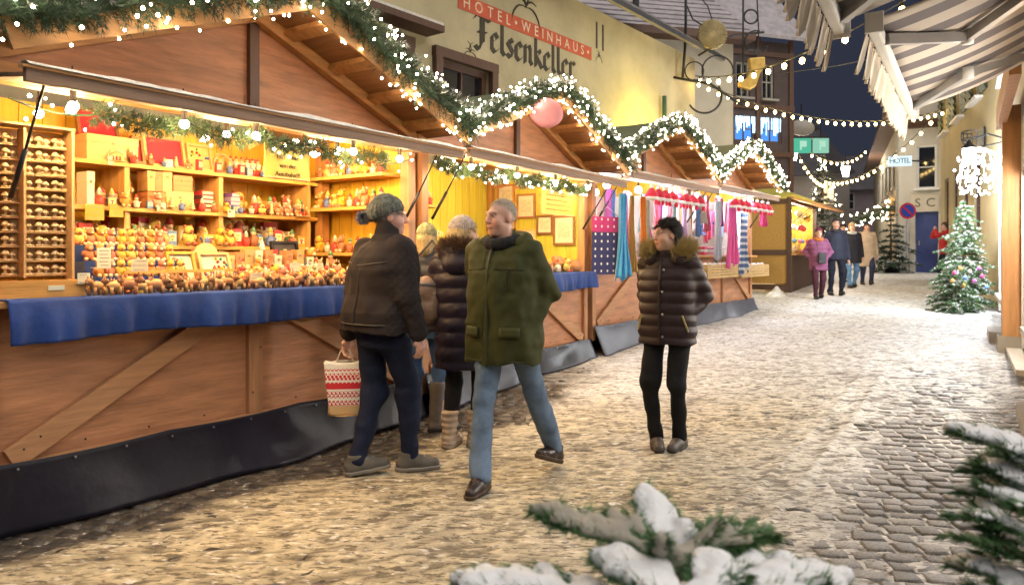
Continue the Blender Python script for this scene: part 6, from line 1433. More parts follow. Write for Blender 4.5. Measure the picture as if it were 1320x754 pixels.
        if h < .01:                                            # loose strands over the hair mass
            V, F = g.surface(); rs = np.random.RandomState(sd); V = V[rs.choice(len(V), min(len(V), 2600))]; c_ = np.array(hp(0, -.018, .02)); o_ = V - c_; o_ /= np.linalg.norm(o_, axis=1)[:, None]
            back = np.array(hr) @ np.array([0, -.55, -.5]); D_ = back - o_ * (o_ @ back)[:, None] + o_ * hair.get('lift', .25); D_ /= np.linalg.norm(D_, axis=1)[:, None]
            Vn = add_needles(V - o_ * .004, D_, 2, hair.get('sl', .03), .0028, .28, rs); link('hair_strands', npmesh('hair_strands', Vn * s, np.arange(len(Vn)).reshape(-1, 3), hm_, False), ho_)['kind'] = 'stuff'
    if hat:
        g = SDF(np.array(hc) - .21, np.array(hc) + .22, .006); g.ell(hp(0, -.02, .052), [.094 * S_, .115 * S_, .112 * S_], .01, hrn)
        if hat.get('slouch'): g.cone(hp(0, -.05, .06), hp(0, -.095, .035), .088, .07, .03)
        hcn = np.array(hc); hrr = np.array(hr); zf = hat.get('z', .03)
        def cut2(X, Y, Z):
            x, y, z = X - hcn[0], Y - hcn[1], Z - hcn[2]; ly_ = x * hrr[0, 1] + y * hrr[1, 1] + z * hrr[2, 1]; lz_ = x * hrr[0, 2] + y * hrr[1, 2] + z * hrr[2, 2]; return (zf + ly_ * .42) - lz_
        g.clip(cut2)
        def rib(X, Y, Z):
            x, y = X - hcn[0], Y - hcn[1]; return .0035 * np.sin(np.arctan2(y, x) * 34) + .004 * noise3(X * 40, Y * 40, Z * 40, sd)
        g.displace(rib); ho = fin(g, 'hat', mat('knit_hat_%d' % sd, hat['c'], .95, .45, 35, .7, 110, col2=hat.get('c2')))
        if hat.get('pom'):
            pc = hp(*hat.get('pp', (0, -.03, .17))); rs = np.random.RandomState(sd); n = 900; D_ = rs.normal(size=(n, 3)); D_ /= np.linalg.norm(D_, axis=1)[:, None]
            V = add_needles(np.tile(np.array(pc), (n, 1)), D_, 2, hat['pom'], .009, .1, rs); link('pompom', npmesh('pompom', V * s, np.arange(len(V)).reshape(-1, 3), mat('pom_%d' % sd, hat.get('pc', (.25, .25, .28)), .9, .4, 60), False), ho)
    if scarf_c:
        g = SDF(np.array([lx - .2, ly - .2, 1.36]), np.array([lx + .2, ly + .25, 1.6]), .008)
        for k in range(12):
            a = 2 * PI * k / 12; b_ = 2 * PI * (k + 1) / 12; p = (lx + .085 * math.cos(a), ly + .02 + .085 * math.sin(a), 1.475 - .02 * math.sin(a)); q = (lx + .085 * math.cos(b_), ly + .02 + .085 * math.sin(b_), 1.475 - .02 * math.sin(b_)); g.cone(p, q, .036, .036, .01)
        if legs and legs.get('scarf_tail', 0): pass
        g.displace(lambda X, Y, Z: .007 * noise3(X * 18, Y * 18, Z * 40, sd)); fin(g, 'scarf', mat('scarf_%d' % sd, scarf_c, .95, .2, 20, .3, 90))
    if hood:       # hood lying on the shoulders with a fur edge
        g = SDF(np.array([lx - .25, ly - .32, 1.3]), np.array([lx + .25, ly + .2, 1.68]), .009)
        pts = []
        for k in range(13):
            a = PI * (1.0 + k / 12) + 0; a = R(-25) + R(-130) * k / 12 if hood.get('side') else R(hood.get('a', 10)) - R(180 + 2 * hood.get('a', 10)) * k / 12
            pts.append(Vector((lx + .135 * math.cos(a), ly + .0 + .125 * math.sin(a), 1.46 + .035 * (-math.sin(a)))))
        for p, q in zip(pts, pts[1:]): g.cone(p, q, hood.get('r', .05), hood.get('r', .05), .02)
        g.ell((lx, ly - .12, 1.40), (.13, .075, .095), .04); g.displace(lambda X, Y, Z: .008 * noise3(X * 14, Y * 14, Z * 18, sd)); fin(g, 'hood', cm)
        if not hood.get('c'): return root
        rs = np.random.RandomState(sd); PP, LL = path_sample([tuple(p) for p in pts], 1500); cen = np.array([lx, ly, 1.45]); D_ = PP - cen; D_ /= np.linalg.norm(D_, axis=1)[:, None]; D_ = D_ * .6 + [0, 0, .75]
        V = add_needles(PP + rs.normal(size=PP.shape) * .024 + [0, 0, .015], D_, 9, hood.get('l', .065), .0045, .5, rs); link('fur_trim', npmesh('fur_trim', V * s, np.arange(len(V)).reshape(-1, 3), mat('fur_%d' % sd, hood['c'], .8, .45, 30), False), root)
    root.scale = (1, 1, 1)
    return root
def toward(dx, dy): return math.atan2(-dx, dy)        # rotation that makes +y point along (dx, dy)
jeans = dict(c=(.12, .175, .26), n='jeans', v=.5, vs=4.5)
# ---- man in the olive parka, walking
om_l = G(617, 637); om_r = G(712, 607); rz_o = toward(-.50, -.86)
def loc2(root_xy, rz, p): v = Matrix.Rotation(-rz, 3, 'Z') @ Vector((p.x - root_xy[0], p.y - root_xy[1], 0)); return v
ctr = ((om_l.x + om_r.x) / 2 - .085, (om_l.y + om_r.y) / 2 - .0)
a1 = loc2(ctr, rz_o, om_l); a2 = loc2(ctr, rz_o, om_r)
person('man in an olive parka and blue jeans striding with hands in his pockets', (ctr[0], ctr[1], .012), rz_o, 1.78,
       ankles=((a1.x, a1.y - .03, .085), (a2.x, a2.y - .03, .125)), toes=(R(10), R(-6)), pitch=(0, -R(20)), hands=((.165, .03, .965), (-.165, .03, .965)), elbow=((.75, -1, 0), (-.75, -1, 0)),
       head_rz=toward(-.80, -.60) - rz_o, head_pitch=0, coat=dict(hem=.735, c=(.040, .044, .010), w=1.12, n='olive', sl=1.12, rough=.75, zip=True, fold=2.3, cuff=.98, open=.10, flaps=[(.075, .19, .90, .96), (-.19, -.075, .90, .96)], seams=[dict(p=[(-.2, 1.30), (-.03, 1.31)]), dict(p=[(.03, 1.31), (.2, 1.30)]), dict(p=[(-.115, 1.30), (-.11, 1.18)], r=.006, n='chest_zip'), dict(p=[(.05, 1.42), (.045, .76)], r=.003), dict(p=[(-.21, .755), (.21, .755)], r=.005, n='hem')]), legs=jeans,
       shoes=dict(c=(.022, .012, .010), n='brown_shoe', rough=.3, sole=(.06, .035, .02)), hair=dict(c=(.58, .52, .44), t=.001, front=.07, drop=.8, n=.004, sl=.010, lift=.6, shell=False), grey=True, scarf_c=(.012, .012, .015), skin=(.66, .37, .27), build=1.03, hood=dict(c=None, a=12, r=.045))
# ---- man in the dark quilted jacket seen from behind, with the gift bag
gl = G(462, 614); gr = G(530, 607); rz_g = toward(.66, .75); ctr = ((gl.x + gr.x) / 2 - .045, (gl.y + gr.y) / 2 + .04)
a1 = loc2(ctr, rz_g, gr); a2 = loc2(ctr, rz_g, gl)
gm_root = person('man in a grey knitted bobble hat and dark quilted jacket seen from behind', (ctr[0], ctr[1], .012), rz_g, 1.80,
       ankles=((a1.x, a1.y - .02, .085), (a2.x, a2.y, .095)), toes=(R(-34), R(-30)), pitch=(0, -R(6)), hands=((.31, .05, .875), (-.33, .0, .83)), elbow=((.4, -1, 0), (-.4, -1, 0)),
       head_rz=toward(.97, .24) - rz_g, lean=(.02, .03), coat=dict(hem=.895, c=(.030, .024, .024), w=1.24, n='quilted', sl=1.18, rough=.85, spec=.12, v=.04, fold=1.7, quilt=1, puff=0, rib=1, cuff=.9, open=.088, seams=[dict(p=[(-.19, 1.33), (0, 1.31), (.19, 1.33)], b=-1, r=.005), dict(p=[(0, 1.30), (0, .95)], b=-1), dict(p=[(-.24, .945), (.24, .945)], b=-1, r=.007, n='waistband')]), legs=dict(c=(.010, .014, .034), n='navy_trousers', r=1.08),
       shoes=dict(c=(.10, .09, .075), n='grey_trainer', rough=.8, r=1.08, sole=(.22, .20, .17)), hair=dict(c=(.30, .28, .26), t=.004, front=.03, drop=1.2), hat=dict(c=(.07, .09, .075), c2=(.24, .25, .21), slouch=1, pom=.05, pp=(0, -.185, -.005), z=.025, pc=(.22, .22, .26)), fingers=True, grey=True, build=1.05, skin=(.68, .38, .29))
# ---- woman in the plum puffer coat
wl = G(857, 577); wr = G(880, 584); rz_w = toward(-.52, -.85); ctr = ((wl.x + wr.x) / 2 - .03, (wl.y + wr.y) / 2 + .05)
person('woman in a dark plum puffer coat with fur trimmed hood looking aside', (ctr[0], ctr[1], .01), rz_w, 1.69,
       ankles=((.075, .05, .085), (-.085, -.02, .085)), toes=(R(28), R(-2)), hands=((.145, .02, .98), (-.145, .02, .98)), elbow=((.55, -1, 0), (-.55, -1, 0)), head_rz=toward(-.93, -.36) - rz_w,
       coat=dict(hem=.80, c=(.032, .018, .020), w=1.06, n='plum', sl=1.04, puff=.085, rough=.55, zip=True, snaps=True, pocket=(.5, .4, .15), fold=.8, cuff=.98), legs=dict(c=(.012, .012, .013), n='black_trousers', r=.95),
       shoes=dict(c=(.07, .055, .048), n='ankle_boot', top=.17, rough=.5), hair=dict(c=(.014, .010, .009), t=.012, front=.062, drop=1.2, n=.012, sl=.035, lift=.3), hood=dict(c=(.36, .27, .10), l=.10, a=42, r=.055))
# ---- woman in the navy coat with the shoulder bag, facing the stall
nl = G(588, 588); rz_n = toward(.30, .95); nloc = (nl.x + .03, nl.y + .25, .01)
person('woman in a long navy padded coat and beige hat turned to the stall', nloc, rz_n, 1.70, ankles=((.085, .05, .085), (-.085, -.04, .085)), hands=((.2, .2, 1.05), (-.2, .22, 1.05)), elbow=((1, -.4, -.3), (-1, -.4, -.3)),
       head_rz=toward(.9, .4) - rz_n, coat=dict(hem=.60, c=(.014, .011, .024), w=1.06, n='navy_puffer', puff=.11, sl=1.05, rough=.45), legs=dict(c=(.012, .012, .014), n='black_leggings', r=.85),
       shoes=dict(c=(.40, .31, .23), n='beige_boot', top=.26, rough=.8, r=1.12, ribs=True, sole=(.35, .27, .2)), hair=dict(c=(.55, .40, .18), t=.012, front=.03, drop=1.6, long=.1), hat=dict(c=(.50, .40, .35), c2=(.62, .52, .46), z=.03), hood=dict(c=(.16, .09, .045), l=.07))
# ---- woman with the green knitted hat behind him
kl = G(548, 562); rz_k = toward(.1, 1); kloc = (kl.x - .02, kl.y + .15, .015)
person('woman in a green knitted hat and dark jacket bending over the goods', kloc, rz_k, 1.66, ankles=((.11, .03, .085), (-.1, -.03, .085)), toes=(R(-55), R(10)), hands=((.2, .25, 1.1), (-.2, .25, 1.1)), elbow=((1, -.3, -.4), (-1, -.3, -.4)), lean=(0, .05),
       coat=dict(hem=.86, c=(.022, .022, .028), w=1.02, n='black_jacket', puff=.1, rough=.6), legs=dict(c=(.075, .15, .33), n='bright_jeans', v=.3, cut=.5, r=.98), shoes=dict(c=(.13, .11, .10), n='grey_boot', top=.40, rough=.6, r=1.12), hair=dict(c=(.5, .36, .16), t=.01, front=.02, drop=1.5, long=.08), hat=dict(c=(.24, .22, .10), c2=(.42, .40, .22), z=.02))
# ---- the strollers further up the street
FAR = dict(h=.014)
def stroll(label, px, py, H, rz, **k):
    p = G(px, py); ph = k.pop('ph', 1); return person(label, (p.x, p.y, p.z + .015), rz, H, ankles=((.085, .10 * ph, .085), (-.085, -.12 * ph, .10)), pitch=(0, -R(12)), **FAR, **k)
stroll('woman in a purple hooded coat and orange scarf with a small black pouch', 1055, 386, 1.58, toward(-.15, -1), coat=dict(hem=.70, c=(.22, .07, .15), w=1.08, n='purple', puff=.1), legs=dict(c=(.06, .018, .03), n='wine_trousers'), hands=((.17, .03, .98), (-.17, .03, .98)), elbow=((1, -.7, 0), (-1, -.7, 0)), hat=dict(c=(.14, .03, .06), z=.03), scarf_c=(.50, .14, .03))
stroll('tall man in a dark navy jacket walking beside the woman in purple', 1077, 382, 1.80, toward(-.1, -1), coat=dict(hem=.82, c=(.02, .024, .045), w=1.08, n='far_navy'), legs=dict(c=(.014, .016, .03), n='far_dark'), ph=-1, hat=dict(c=(.03, .025, .03), z=.04), scarf_c=(.03, .03, .04))
stroll('woman in a black coat and blue jeans with a pale scarf', 1098, 372, 1.72, toward(-.15, -1), coat=dict(hem=.66, c=(.018, .018, .026), w=1.08, n='far_black', flare=.02), legs=dict(c=(.12, .24, .42), n='far_jeans', v=.2), hair=dict(c=(.45, .30, .13), t=.012, front=.05, drop=1.6, long=.12), scarf_c=(.5, .48, .46))
stroll('woman in a long beige coat and dark cap with a shoulder strap', 1117, 368, 1.72, toward(-.2, -1), coat=dict(hem=.52, c=(.50, .38, .26), w=1.06, n='beige', flare=.02), legs=dict(c=(.03, .035, .07), n='far_indigo'), ph=-1, hat=dict(c=(.025, .025, .03), z=.03), hair=dict(c=(.12, .06, .03), t=.012, front=.04, drop=1.6, long=.1))
stroll('man in a red jacket raising a camera beside the fir tree', 1219, 366, 1.74, toward(-.75, .2), coat=dict(hem=.84, c=(.50, .03, .03), w=1.08, n='red_jacket'), legs=dict(c=(.02, .02, .03), n='far_dark2'), hands=((.05, .27, 1.52), (-.06, .27, 1.52)), elbow=((1, 0, -1), (-1, 0, -1)), hair=dict(c=(.1, .06, .04), t=.012))
stroll('person in a black coat standing behind the man in red', 1234, 362, 1.76, toward(-.6, -.5), coat=dict(hem=.66, c=(.015, .015, .02), w=1.12, n='far_black2'), legs=dict(c=(.02, .02, .025), n='far_dark3'), hair=dict(c=(.03, .02, .02), t=.014))
stroll('person in dark clothes half hidden behind the strollers', 1086, 366, 1.68, toward(0, -1), coat=dict(hem=.7, c=(.03, .025, .03), w=1.05, n='far_dark4'), legs=dict(c=(.02, .02, .025), n='far_dark5'), hat=dict(c=(.05, .03, .03), z=.03))
# ---- things people carry
def px_world(px, py, d): return P(px, py, d)
hw_ = Matrix.Translation(gm_root.location) @ Matrix.Rotation(rz_g, 4, 'Z'); hb = hw_ @ (Vector((-.33, .0, .83)) * (1.80 / 1.75)) + Vector((-.02, 0, -.09))
bag = empty('gift_bag', (hb.x, hb.y, hb.z - .44), R(8))
def bagfn(u, v):
    a = 2 * PI * u; z = v * .36; w_ = (.115 + .02 * v + .008 * math.sin(a * 3 + v * 4)); d_ = (.075 - .045 * v ** 2); c, s_ = math.cos(a), math.sin(a)
    return (w_ * math.copysign(abs(c) ** .45, c), d_ * math.copysign(abs(s_) ** .45, s_), z + .006 * math.sin(a * 5) * v)
def bag_mat():
    m = mat('nordic_bag', (.72, .68, .62), .8, .05); n = m.node_tree.nodes; l = m.node_tree.links; b = n['Principled BSDF']
    tc = n.new('ShaderNodeTexCoord'); sp = n.new('ShaderNodeSeparateXYZ'); l.new(tc.outputs['Object'], sp.inputs[0])
    def mth(op, a, bb=None):
        x = n.new('ShaderNodeMath'); x.operation = op
        for i, v in enumerate((a, bb)):
            if v is None: continue
            if isinstance(v, (int, float)): x.inputs[i].default_value = v
            else: l.new(v, x.inputs[i])
        return x.outputs[0]
    X, Z = sp.outputs[0], sp.outputs[2]
    rows = mth('LESS_THAN', mth('FRACT', mth('MULTIPLY', Z, 16.7)), .78)              # bands
    ix = mth('FLOOR', mth('MULTIPLY', X, 110)); iz = mth('FLOOR', mth('MULTIPLY', Z, 110))
    pat = mth('LESS_THAN', mth('ABSOLUTE', mth('SINE', mth('ADD', mth('MULTIPLY', ix, 1.05), mth('MULTIPLY', mth('SINE', mth('MULTIPLY', iz, 1.6)), 1.2)))), .78)
    solid = mth('LESS_THAN', mth('FRACT', mth('MULTIPLY', Z, 5.57)), .22)
    k = mth('MAXIMUM', mth('MULTIPLY', rows, pat), solid); k = mth('MULTIPLY', k, mth('LESS_THAN', Z, .315)); k = mth('MULTIPLY', k, mth('GREATER_THAN', Z, .07))
    low = mth('LESS_THAN', Z, .07)
    x1 = n.new('ShaderNodeMix'); x1.data_type = 'RGBA'; x1.inputs[6].default_value = (.74, .70, .62, 1); x1.inputs[7].default_value = (.55, .02, .03, 1); l.new(k, x1.inputs[0])
    x2 = n.new('ShaderNodeMix'); x2.data_type = 'RGBA'; x2.inputs[7].default_value = (.58, .38, .18, 1); l.new(x1.outputs[2], x2.inputs[6]); l.new(low, x2.inputs[0]); l.new(x2.outputs[2], b.inputs['Base Color'])
    return m
grid_sheet('bag_body', 40, 18, bagfn, bag_mat(), bag, .002)
MB().lathe([(.02, 0), (.1, 0), (.1, .004)], 12).build('bag_base', colm((.58, .38, .18)), bag)
for s_ in (-1, 1): MB().tube([(-.06, s_ * .025, .35), (-.03, s_ * .01, .43), (.0, 0, .45), (.03, s_ * .01, .43), (.06, s_ * .025, .35)], .005, 6).build('handle', colm((.6, .5, .36)), bag)
tag(bag, 'red and white nordic patterned gift bag held by the man in the bobble hat', 'bag')
# shoulder bag of the navy coated woman
nbm = Matrix.Translation(nloc) @ Matrix.Rotation(rz_n, 4, 'Z'); sbp = nbm @ Vector((-.27, -.05, .93))
sbag = empty('shoulder_bag', sbp, rz_n + .5); b = MB()
g = SDF((-.22, -.14, -.05), (.22, .14, .4), .012); g.ell((0, 0, .16), (.15, .08, .17), .02); g.ell((0, 0, .07), (.165, .09, .09), .03); g.displace(lambda X, Y, Z: .012 * noise3(X * 12, Y * 12, Z * 14, 5)); V, F = g.surface()
link('pouch', npmesh('pouch', V, F, mat('bronze_leather', (.20, .13, .09), .35, .35, 8, .3, 40, metal=.2)), sbag)
MB().tube([(-.1, 0, .3), (-.06, .03, .48), (.05, .1, .60), (.12, .05, .50), (.1, 0, .3)], .010, 6).build('strap', mat('dark_leather', (.06, .04, .03), .5), sbag, True); MB().box((0, -.07, .27), (.2, .012, .015)).build('zip', M['steel'], sbag)
tag(sbag, 'shiny bronze leather shoulder bag at the side of the navy coated woman', 'bag')
pv = G(1055, 386); pch = empty('pouch_bag', (pv.x - .02, pv.y - .24, pv.z + .92)); o = MB().box((0, 0, 0), (.17, .06, .24)).build('case', mat('black_nylon', (.015, .015, .018), .6), pch); md = o.modifiers.new('bevel', 'BEVEL'); md.width = .02; md.segments = 2
MB().tube([(-.08, .0, .1), (-.1, .08, .38)], .008, 5).build('strap', M['cable'], pch); MB().box((0, -.034, .06), (.15, .006, .1)).build('flap', MATS['black_nylon'], pch); tag(pch, 'small black pouch hanging on the front of the woman in purple', 'bag')
# ================================================================== OVERHEAD: AWNINGS, LIGHT STRINGS, IRON SIGNS
def awning(A, B, zb_, zt, proj, label, stripes, arms, val=.24, cap_first=True):
    A = Vector((A[0], A[1], zb_)); B = Vector((B[0], B[1], zb_)); d = B - A; L = d.length; e = empty('striped_awning', A, math.atan2(d.y, d.x)); rise = zt - zb_
    cw = stripe_mat('awning_stripes', (.58, .52, .45), (.14, .12, .125), stripes, 0)
    def fn(u, v): return (u * L, -v * proj, .03 + rise * v - .05 * math.sin(PI * v) + .006 * math.sin(u * 22))
    grid_sheet('fabric', 40, 12, fn, cw, e, .004)
    o = MB().box((L / 2, .02, .0), (L + .06, .07, .085)).build('front_bar', M['white'], e); md = o.modifiers.new('bevel', 'BEVEL'); md.width = .015; md.segments = 2
    for x in (-.035, L + .035): MB().box((x, .01, .0), (.02, .10, .12)).build('end_cap', M['white'], e)
    n = int(L / .135); cl_ = mat('valance_cloth', (.66, .58, .46), .85, .1, 12)
    fl = []
    for j in range(9):
        for i in range(7):
            u, v = i / 6, j / 8; hw = .5 * min(1.0, math.sqrt(max(0.02, 1 - max(0, (v - .62) / .38) ** 2))); fl.append(((u - .5) * 2 * hw * .128, .035 * v + .012 * math.sin(PI * u) + .006 * math.sin(u * 9 + v * 3), -.04 - v * val))
    F = [(j * 7 + i, j * 7 + i + 1, j * 7 + i + 8, j * 7 + i + 7) for j in range(8) for i in range(6)]; me = npmesh('valance_flap', fl, F, cl_)
    for k in range(n):
        o = link('valance_flap', me, e, ((k + .5) * L / n, .045, 0)); o.rotation_euler = (R(rnd.uniform(-2, 8)), 0, R(rnd.uniform(-8, 8)))
    am = mat('awning_arm', (.55, .54, .53), .35, .05, metal=.5)
    for pts in arms:
        p = [Vector(q) for q in pts]
        for a, b in zip(p, p[1:]): MB().bar(a, b, .045, .065).build('arm', am, e)
        MB().lathe([(.04, -.045), (.04, .045)], 12, p[1]).build('elbow', M['white'], e, True)
    MB().bar((0, -proj, rise + .03), (L, -proj, rise + .03), .1, .1).build('roller_case', M['white'], e)
    tag(e, label, 'awning'); return e
awning((2.17, 4.4), (3.86, 7.1), 2.80, 3.22, 1.04, 'grey and cream striped awning with folding arms above the shop door', 2.6,
       [((.35, -.02, -.01), (1.0, -.45, .1), (.45, -1.0, .33)), ((2.85, -.02, -.01), (2.15, -.45, .1), (2.7, -1.0, .33))])
awning((.93, 2.63), (1.99, 4.45), 2.80, 3.3, 1.2, 'second striped awning whose scalloped valance hangs over the street', 2.6, [((.35, -.02, -.01), (1.0, -.5, .1), (.5, -1.15, .36)), ((1.9, -.02, -.01), (1.3, -.5, .1), (1.9, -1.15, .36))])
SB = None
def light_string(A, B, sag, n, r, label, col=None, em=None, lead=0.0):
    global SB
    A = Vector(A); B = Vector(B); e = empty('light_string', A); em = em or M['bulb']
    def at(t): p = A.lerp(B, t); p.z -= sag * 4 * t * (1 - t); return p - A
    MB().tube([at(k / 40) for k in range(41)], .012, 5).build('cable', M['cable'], e)
    b = MB(); b.ball((0, 0, -.05 - r), r, 10, 6, sc=(1, 1, 1.25)); bm = b.mesh('bulb', em, True); c = MB(); c.lathe([(r * .45, -.055), (r * .5, 0)], 7); cm = c.mesh('socket', M['cable'])
    for k in range(n):
        t = (k + .5) / n; p = at(t) + Vector((0, 0, rnd.uniform(-.02, .01))); o = link('bulb', bm, e, p); link('socket', cm, o)
    tag(e, label, 'light string'); return e
sb = emat('string_bulb', (1.0, .66, .22), 26)
HC_ = Vector((4.25, 17.3, 5.55)); RW = Vector((12.2, 20.8, 5.55))
light_string(HC_, RW, .62, 30, .036, 'bulb string spanning the street from the hotel corner to the ochre house', em=sb)
light_string(HC_ + Vector((.02, -.1, .05)), (4.6, 6.9, 4.42), .42, 15, .040, 'bulb string running from the hotel corner over the stalls to the awning', em=sb)
light_string(RW + Vector((-.1, .3, -.1)), P(1062, 232, 36), .7, 18, .045, 'bulb string descending from the ochre house to the far street end', em=sb)
light_string(P(1010, 168, 26), P(1118, 192, 40), .9, 14, .045, 'bulb string in front of the far gabled house', em=sb)
light_string(P(1030, 200, 28), P(1066, 238, 34), .3, 9, .045, 'short bulb string slanting down beside the far lantern', em=sb)
# iron bracket with a gilt sun disc, and one with a gilt boot
D_ = 16.7
def pl(*pts, d=D_): return [P(x, y, d) for x, y in pts]
def circ(px, py, r, d=D_, a0=0, a1=2 * PI, n=20): return [P(px + r * math.cos(a0 + (a1 - a0) * k / n), py + r * math.sin(a0 + (a1 - a0) * k / n), d) for k in range(n + 1)]
sg = empty('sun_sign', P(905, 88, D_)); off = -P(905, 88, D_)
def rel(pts): return [p + off for p in pts]
b = MB(); b.tube(rel(pl((868, 100), (890, 104), (915, 108), (944, 128), (958, 136))), .03, 6); b.tube(rel(pl((884, 0), (884, 30), (883, 62), (880, 100))), .03, 6); b.tube(rel(pl((884, 5), (893, 25), (905, 33))), .018, 5); b.build('bracket_arm', M['iron'], sg, True)
b = MB(); b.tube(rel(circ(908, 124, 22, a0=-.6, a1=2.6)), .025, 6); b.tube(rel(circ(925, 92, 20, a0=2.6, a1=6.6)), .018, 5); b.tube(rel(circ(895, 92, 12)), .016, 5); b.build('scroll', M['iron'], sg, True)
b = MB(); c = P(918, 45, D_) + off; T = Matrix.Translation(c) @ Matrix.Rotation(PI / 2, 4, 'X'); b.lathe([(.05, -.05), (.3, -.03), (.345, 0), (.3, .03), (.05, .05)], 32, T=T)
for k in range(32):
    a = 2 * PI * k / 32; b.bar(c + Vector((.10 * math.cos(a), -.05, .10 * math.sin(a))), c + Vector((.33 * math.cos(a), -.035, .33 * math.sin(a))), .02, .02, up=(0, 1, 0))
b.build('sun_disc', M['gilt'], sg); b = MB(); b.tube(rel(pl((918, 26), (912, 8), (905, 0))), .014, 5); b.build('hanger', M['iron'], sg)
tag(sg, 'wrought iron bracket with gilt sun disc at the hotel corner', 'sign')
sg2 = empty('boot_sign', P(970, 60, D_)); off = -P(970, 60, D_)
b = MB(); b.tube(rel(pl((900, 72), (945, 46), (985, 42))), .024, 6); b.tube(rel(circ(968, 22, 9)), .022, 6); b.tube(rel(circ(975, 55, 15, a0=.3, a1=5)), .02, 6); b.tube(rel(pl((958, 0), (958, 60), (958, 120))), .02, 6); b.tube(rel(pl((976, 0), (978, 40), (976, 72))), .016, 5); b.build('bracket', M['iron'], sg2, True)
out = [(964, 76), (985, 74), (986, 86), (979, 96), (974, 112), (966, 117), (952, 113), (951, 106), (961, 102), (966, 90)]
poly = [((x - 970) / FPX * D_, (60 - y) / FPX * D_) for x, y in out]
o = MB().prism(poly, .14, T=Matrix.Translation((0, .07, 0)) @ Matrix.Rotation(PI / 2, 4, 'X')).build('boot', M['gold'], sg2); md = o.modifiers.new('bevel', 'BEVEL'); md.width = .03; md.segments = 3
b = MB(); b.tube(rel(circ(972, 88, 24, a0=3.5, a1=5.2)), .014, 5); b.tube(rel(pl((972, 58), (972, 76))), .012, 5); b.build('hanger', M['iron'], sg2); tag(sg2, 'gilt boot hanging from a scrolled iron bracket', 'sign')
# far lanterns and hanging box signs
def lantern(px, py, d, label, col, pw, r=.2, wall=None):
    e = empty('street_lantern', P(px, py, d)); b = MB(); b.lathe([(r * .55, -r * 1.2), (r * .9, r * .6), (r * .85, r * .8)], 8); b.build('glass', emat('lantern_glow_%s' % int(col[2] * 10), col, 16), e)
    MB().lathe([(r * 1.1, r * .8), (r * .5, r * 1.4), (r * .1, r * 1.7)], 8).build('cap', M['iron'], e); MB().tube([(0, 0, r * 1.6), (0, 0, r * 3), (-r * 4, .4, r * 3.4)] if not wall else [(0, 0, r * 1.6), (0, 0, r * 3), (wall, .4, r * 3.4)], .03, 6).build('bracket', M['iron'], e)
    point('lantern_light', (0, -.35, -.3), pw, col, .2, e); tag(e, label, 'lantern')
lantern(1022, 197, 26, 'glowing street lantern in front of the dark far house', (1, .9, .7), 160, .22)
lantern(1090, 220, 38, 'small glowing lantern on the long beige house', (1, .9, .75), 200, .25, 1.2)
for k, (px, w_, c_) in enumerate(((1033, .62, (.12, .62, .40)), (1058, .5, (.35, .75, .55)))):
    e = empty('box_sign', P(px, 188, 25.5)); MB().box((0, 0, 0), (w_, .15, .5)).build('light_box', emat('green_sign_%d' % k, c_, .4), e); MB().box((0, .02, .27), (w_ + .05, .2, .05)).build('rim', M['iron'], e)
    b = MB(); b.box((-.05, -.08, 0), (w_ * .10, .006, .32)); b.box((.06, -.0805, .05), (w_ * .3, .006, .2)); b.build('emblem', emat('pale_green_%d' % k, (.5, .85, .65), .45), e)
    MB().tube([(0, .02, .28), (0, .02, .75), (-1.2, .3, .75)], .025, 5).build('bracket', M['iron'], e); tag(e, ('deep green' if k == 0 else 'pale green') + ' lit box sign hanging over the far street', 'sign')
e = empty('oval_sign', P(1033, 165, 25)); MB().lathe([(.42, -.03), (.45, 0), (.42, .03)], 24, T=Matrix.Diagonal((1, 1, .62, 1)) @ Matrix.Rotation(PI / 2, 4, 'X')).build('plate', mat('oval_plate', (.30, .28, .25), .5), e, True); MB().tube([(0, 0, .25), (0, 0, .8)], .02, 5).build('rod', M['iron'], e); tag(e, 'oval grey sign plate hanging above the green box signs', 'sign')
# thin cable across the night sky with a drip icicle on the valance
MB().tube([P(985, 98, 16), P(1080, 85, 13), P(1200, 60, 10)], .008, 5).build('span_wire', M['cable']); tag(bpy.data.objects['span_wire'], 'single thin wire crossing the night sky', 'wire')
# yellow wall lamp glowing behind the hut roofs
e = empty('wall_lamp', Matrix.Translation(hotel.location) @ Matrix.Rotation(hotel.rotation_euler.z, 4, 'Z') @ Vector((hs(822), -.35, 3.75))); e.rotation_euler = hotel.rotation_euler
MB().ball((0, 0, 0), .1, 12, 8).build('globe', emat('yellow_globe', (1, .75, .1), 9), e, True); MB().tube([(0, .32, .05), (0, .15, .12), (0, 0, .1)], .018, 6).build('bracket', M['iron'], e)
point('wall_lamp_light', (0, -.16, .12), 75, (1, .74, .06), .1, e); tag(e, 'yellow wall lamp on the hotel facade above the stall roofs', 'lamp')

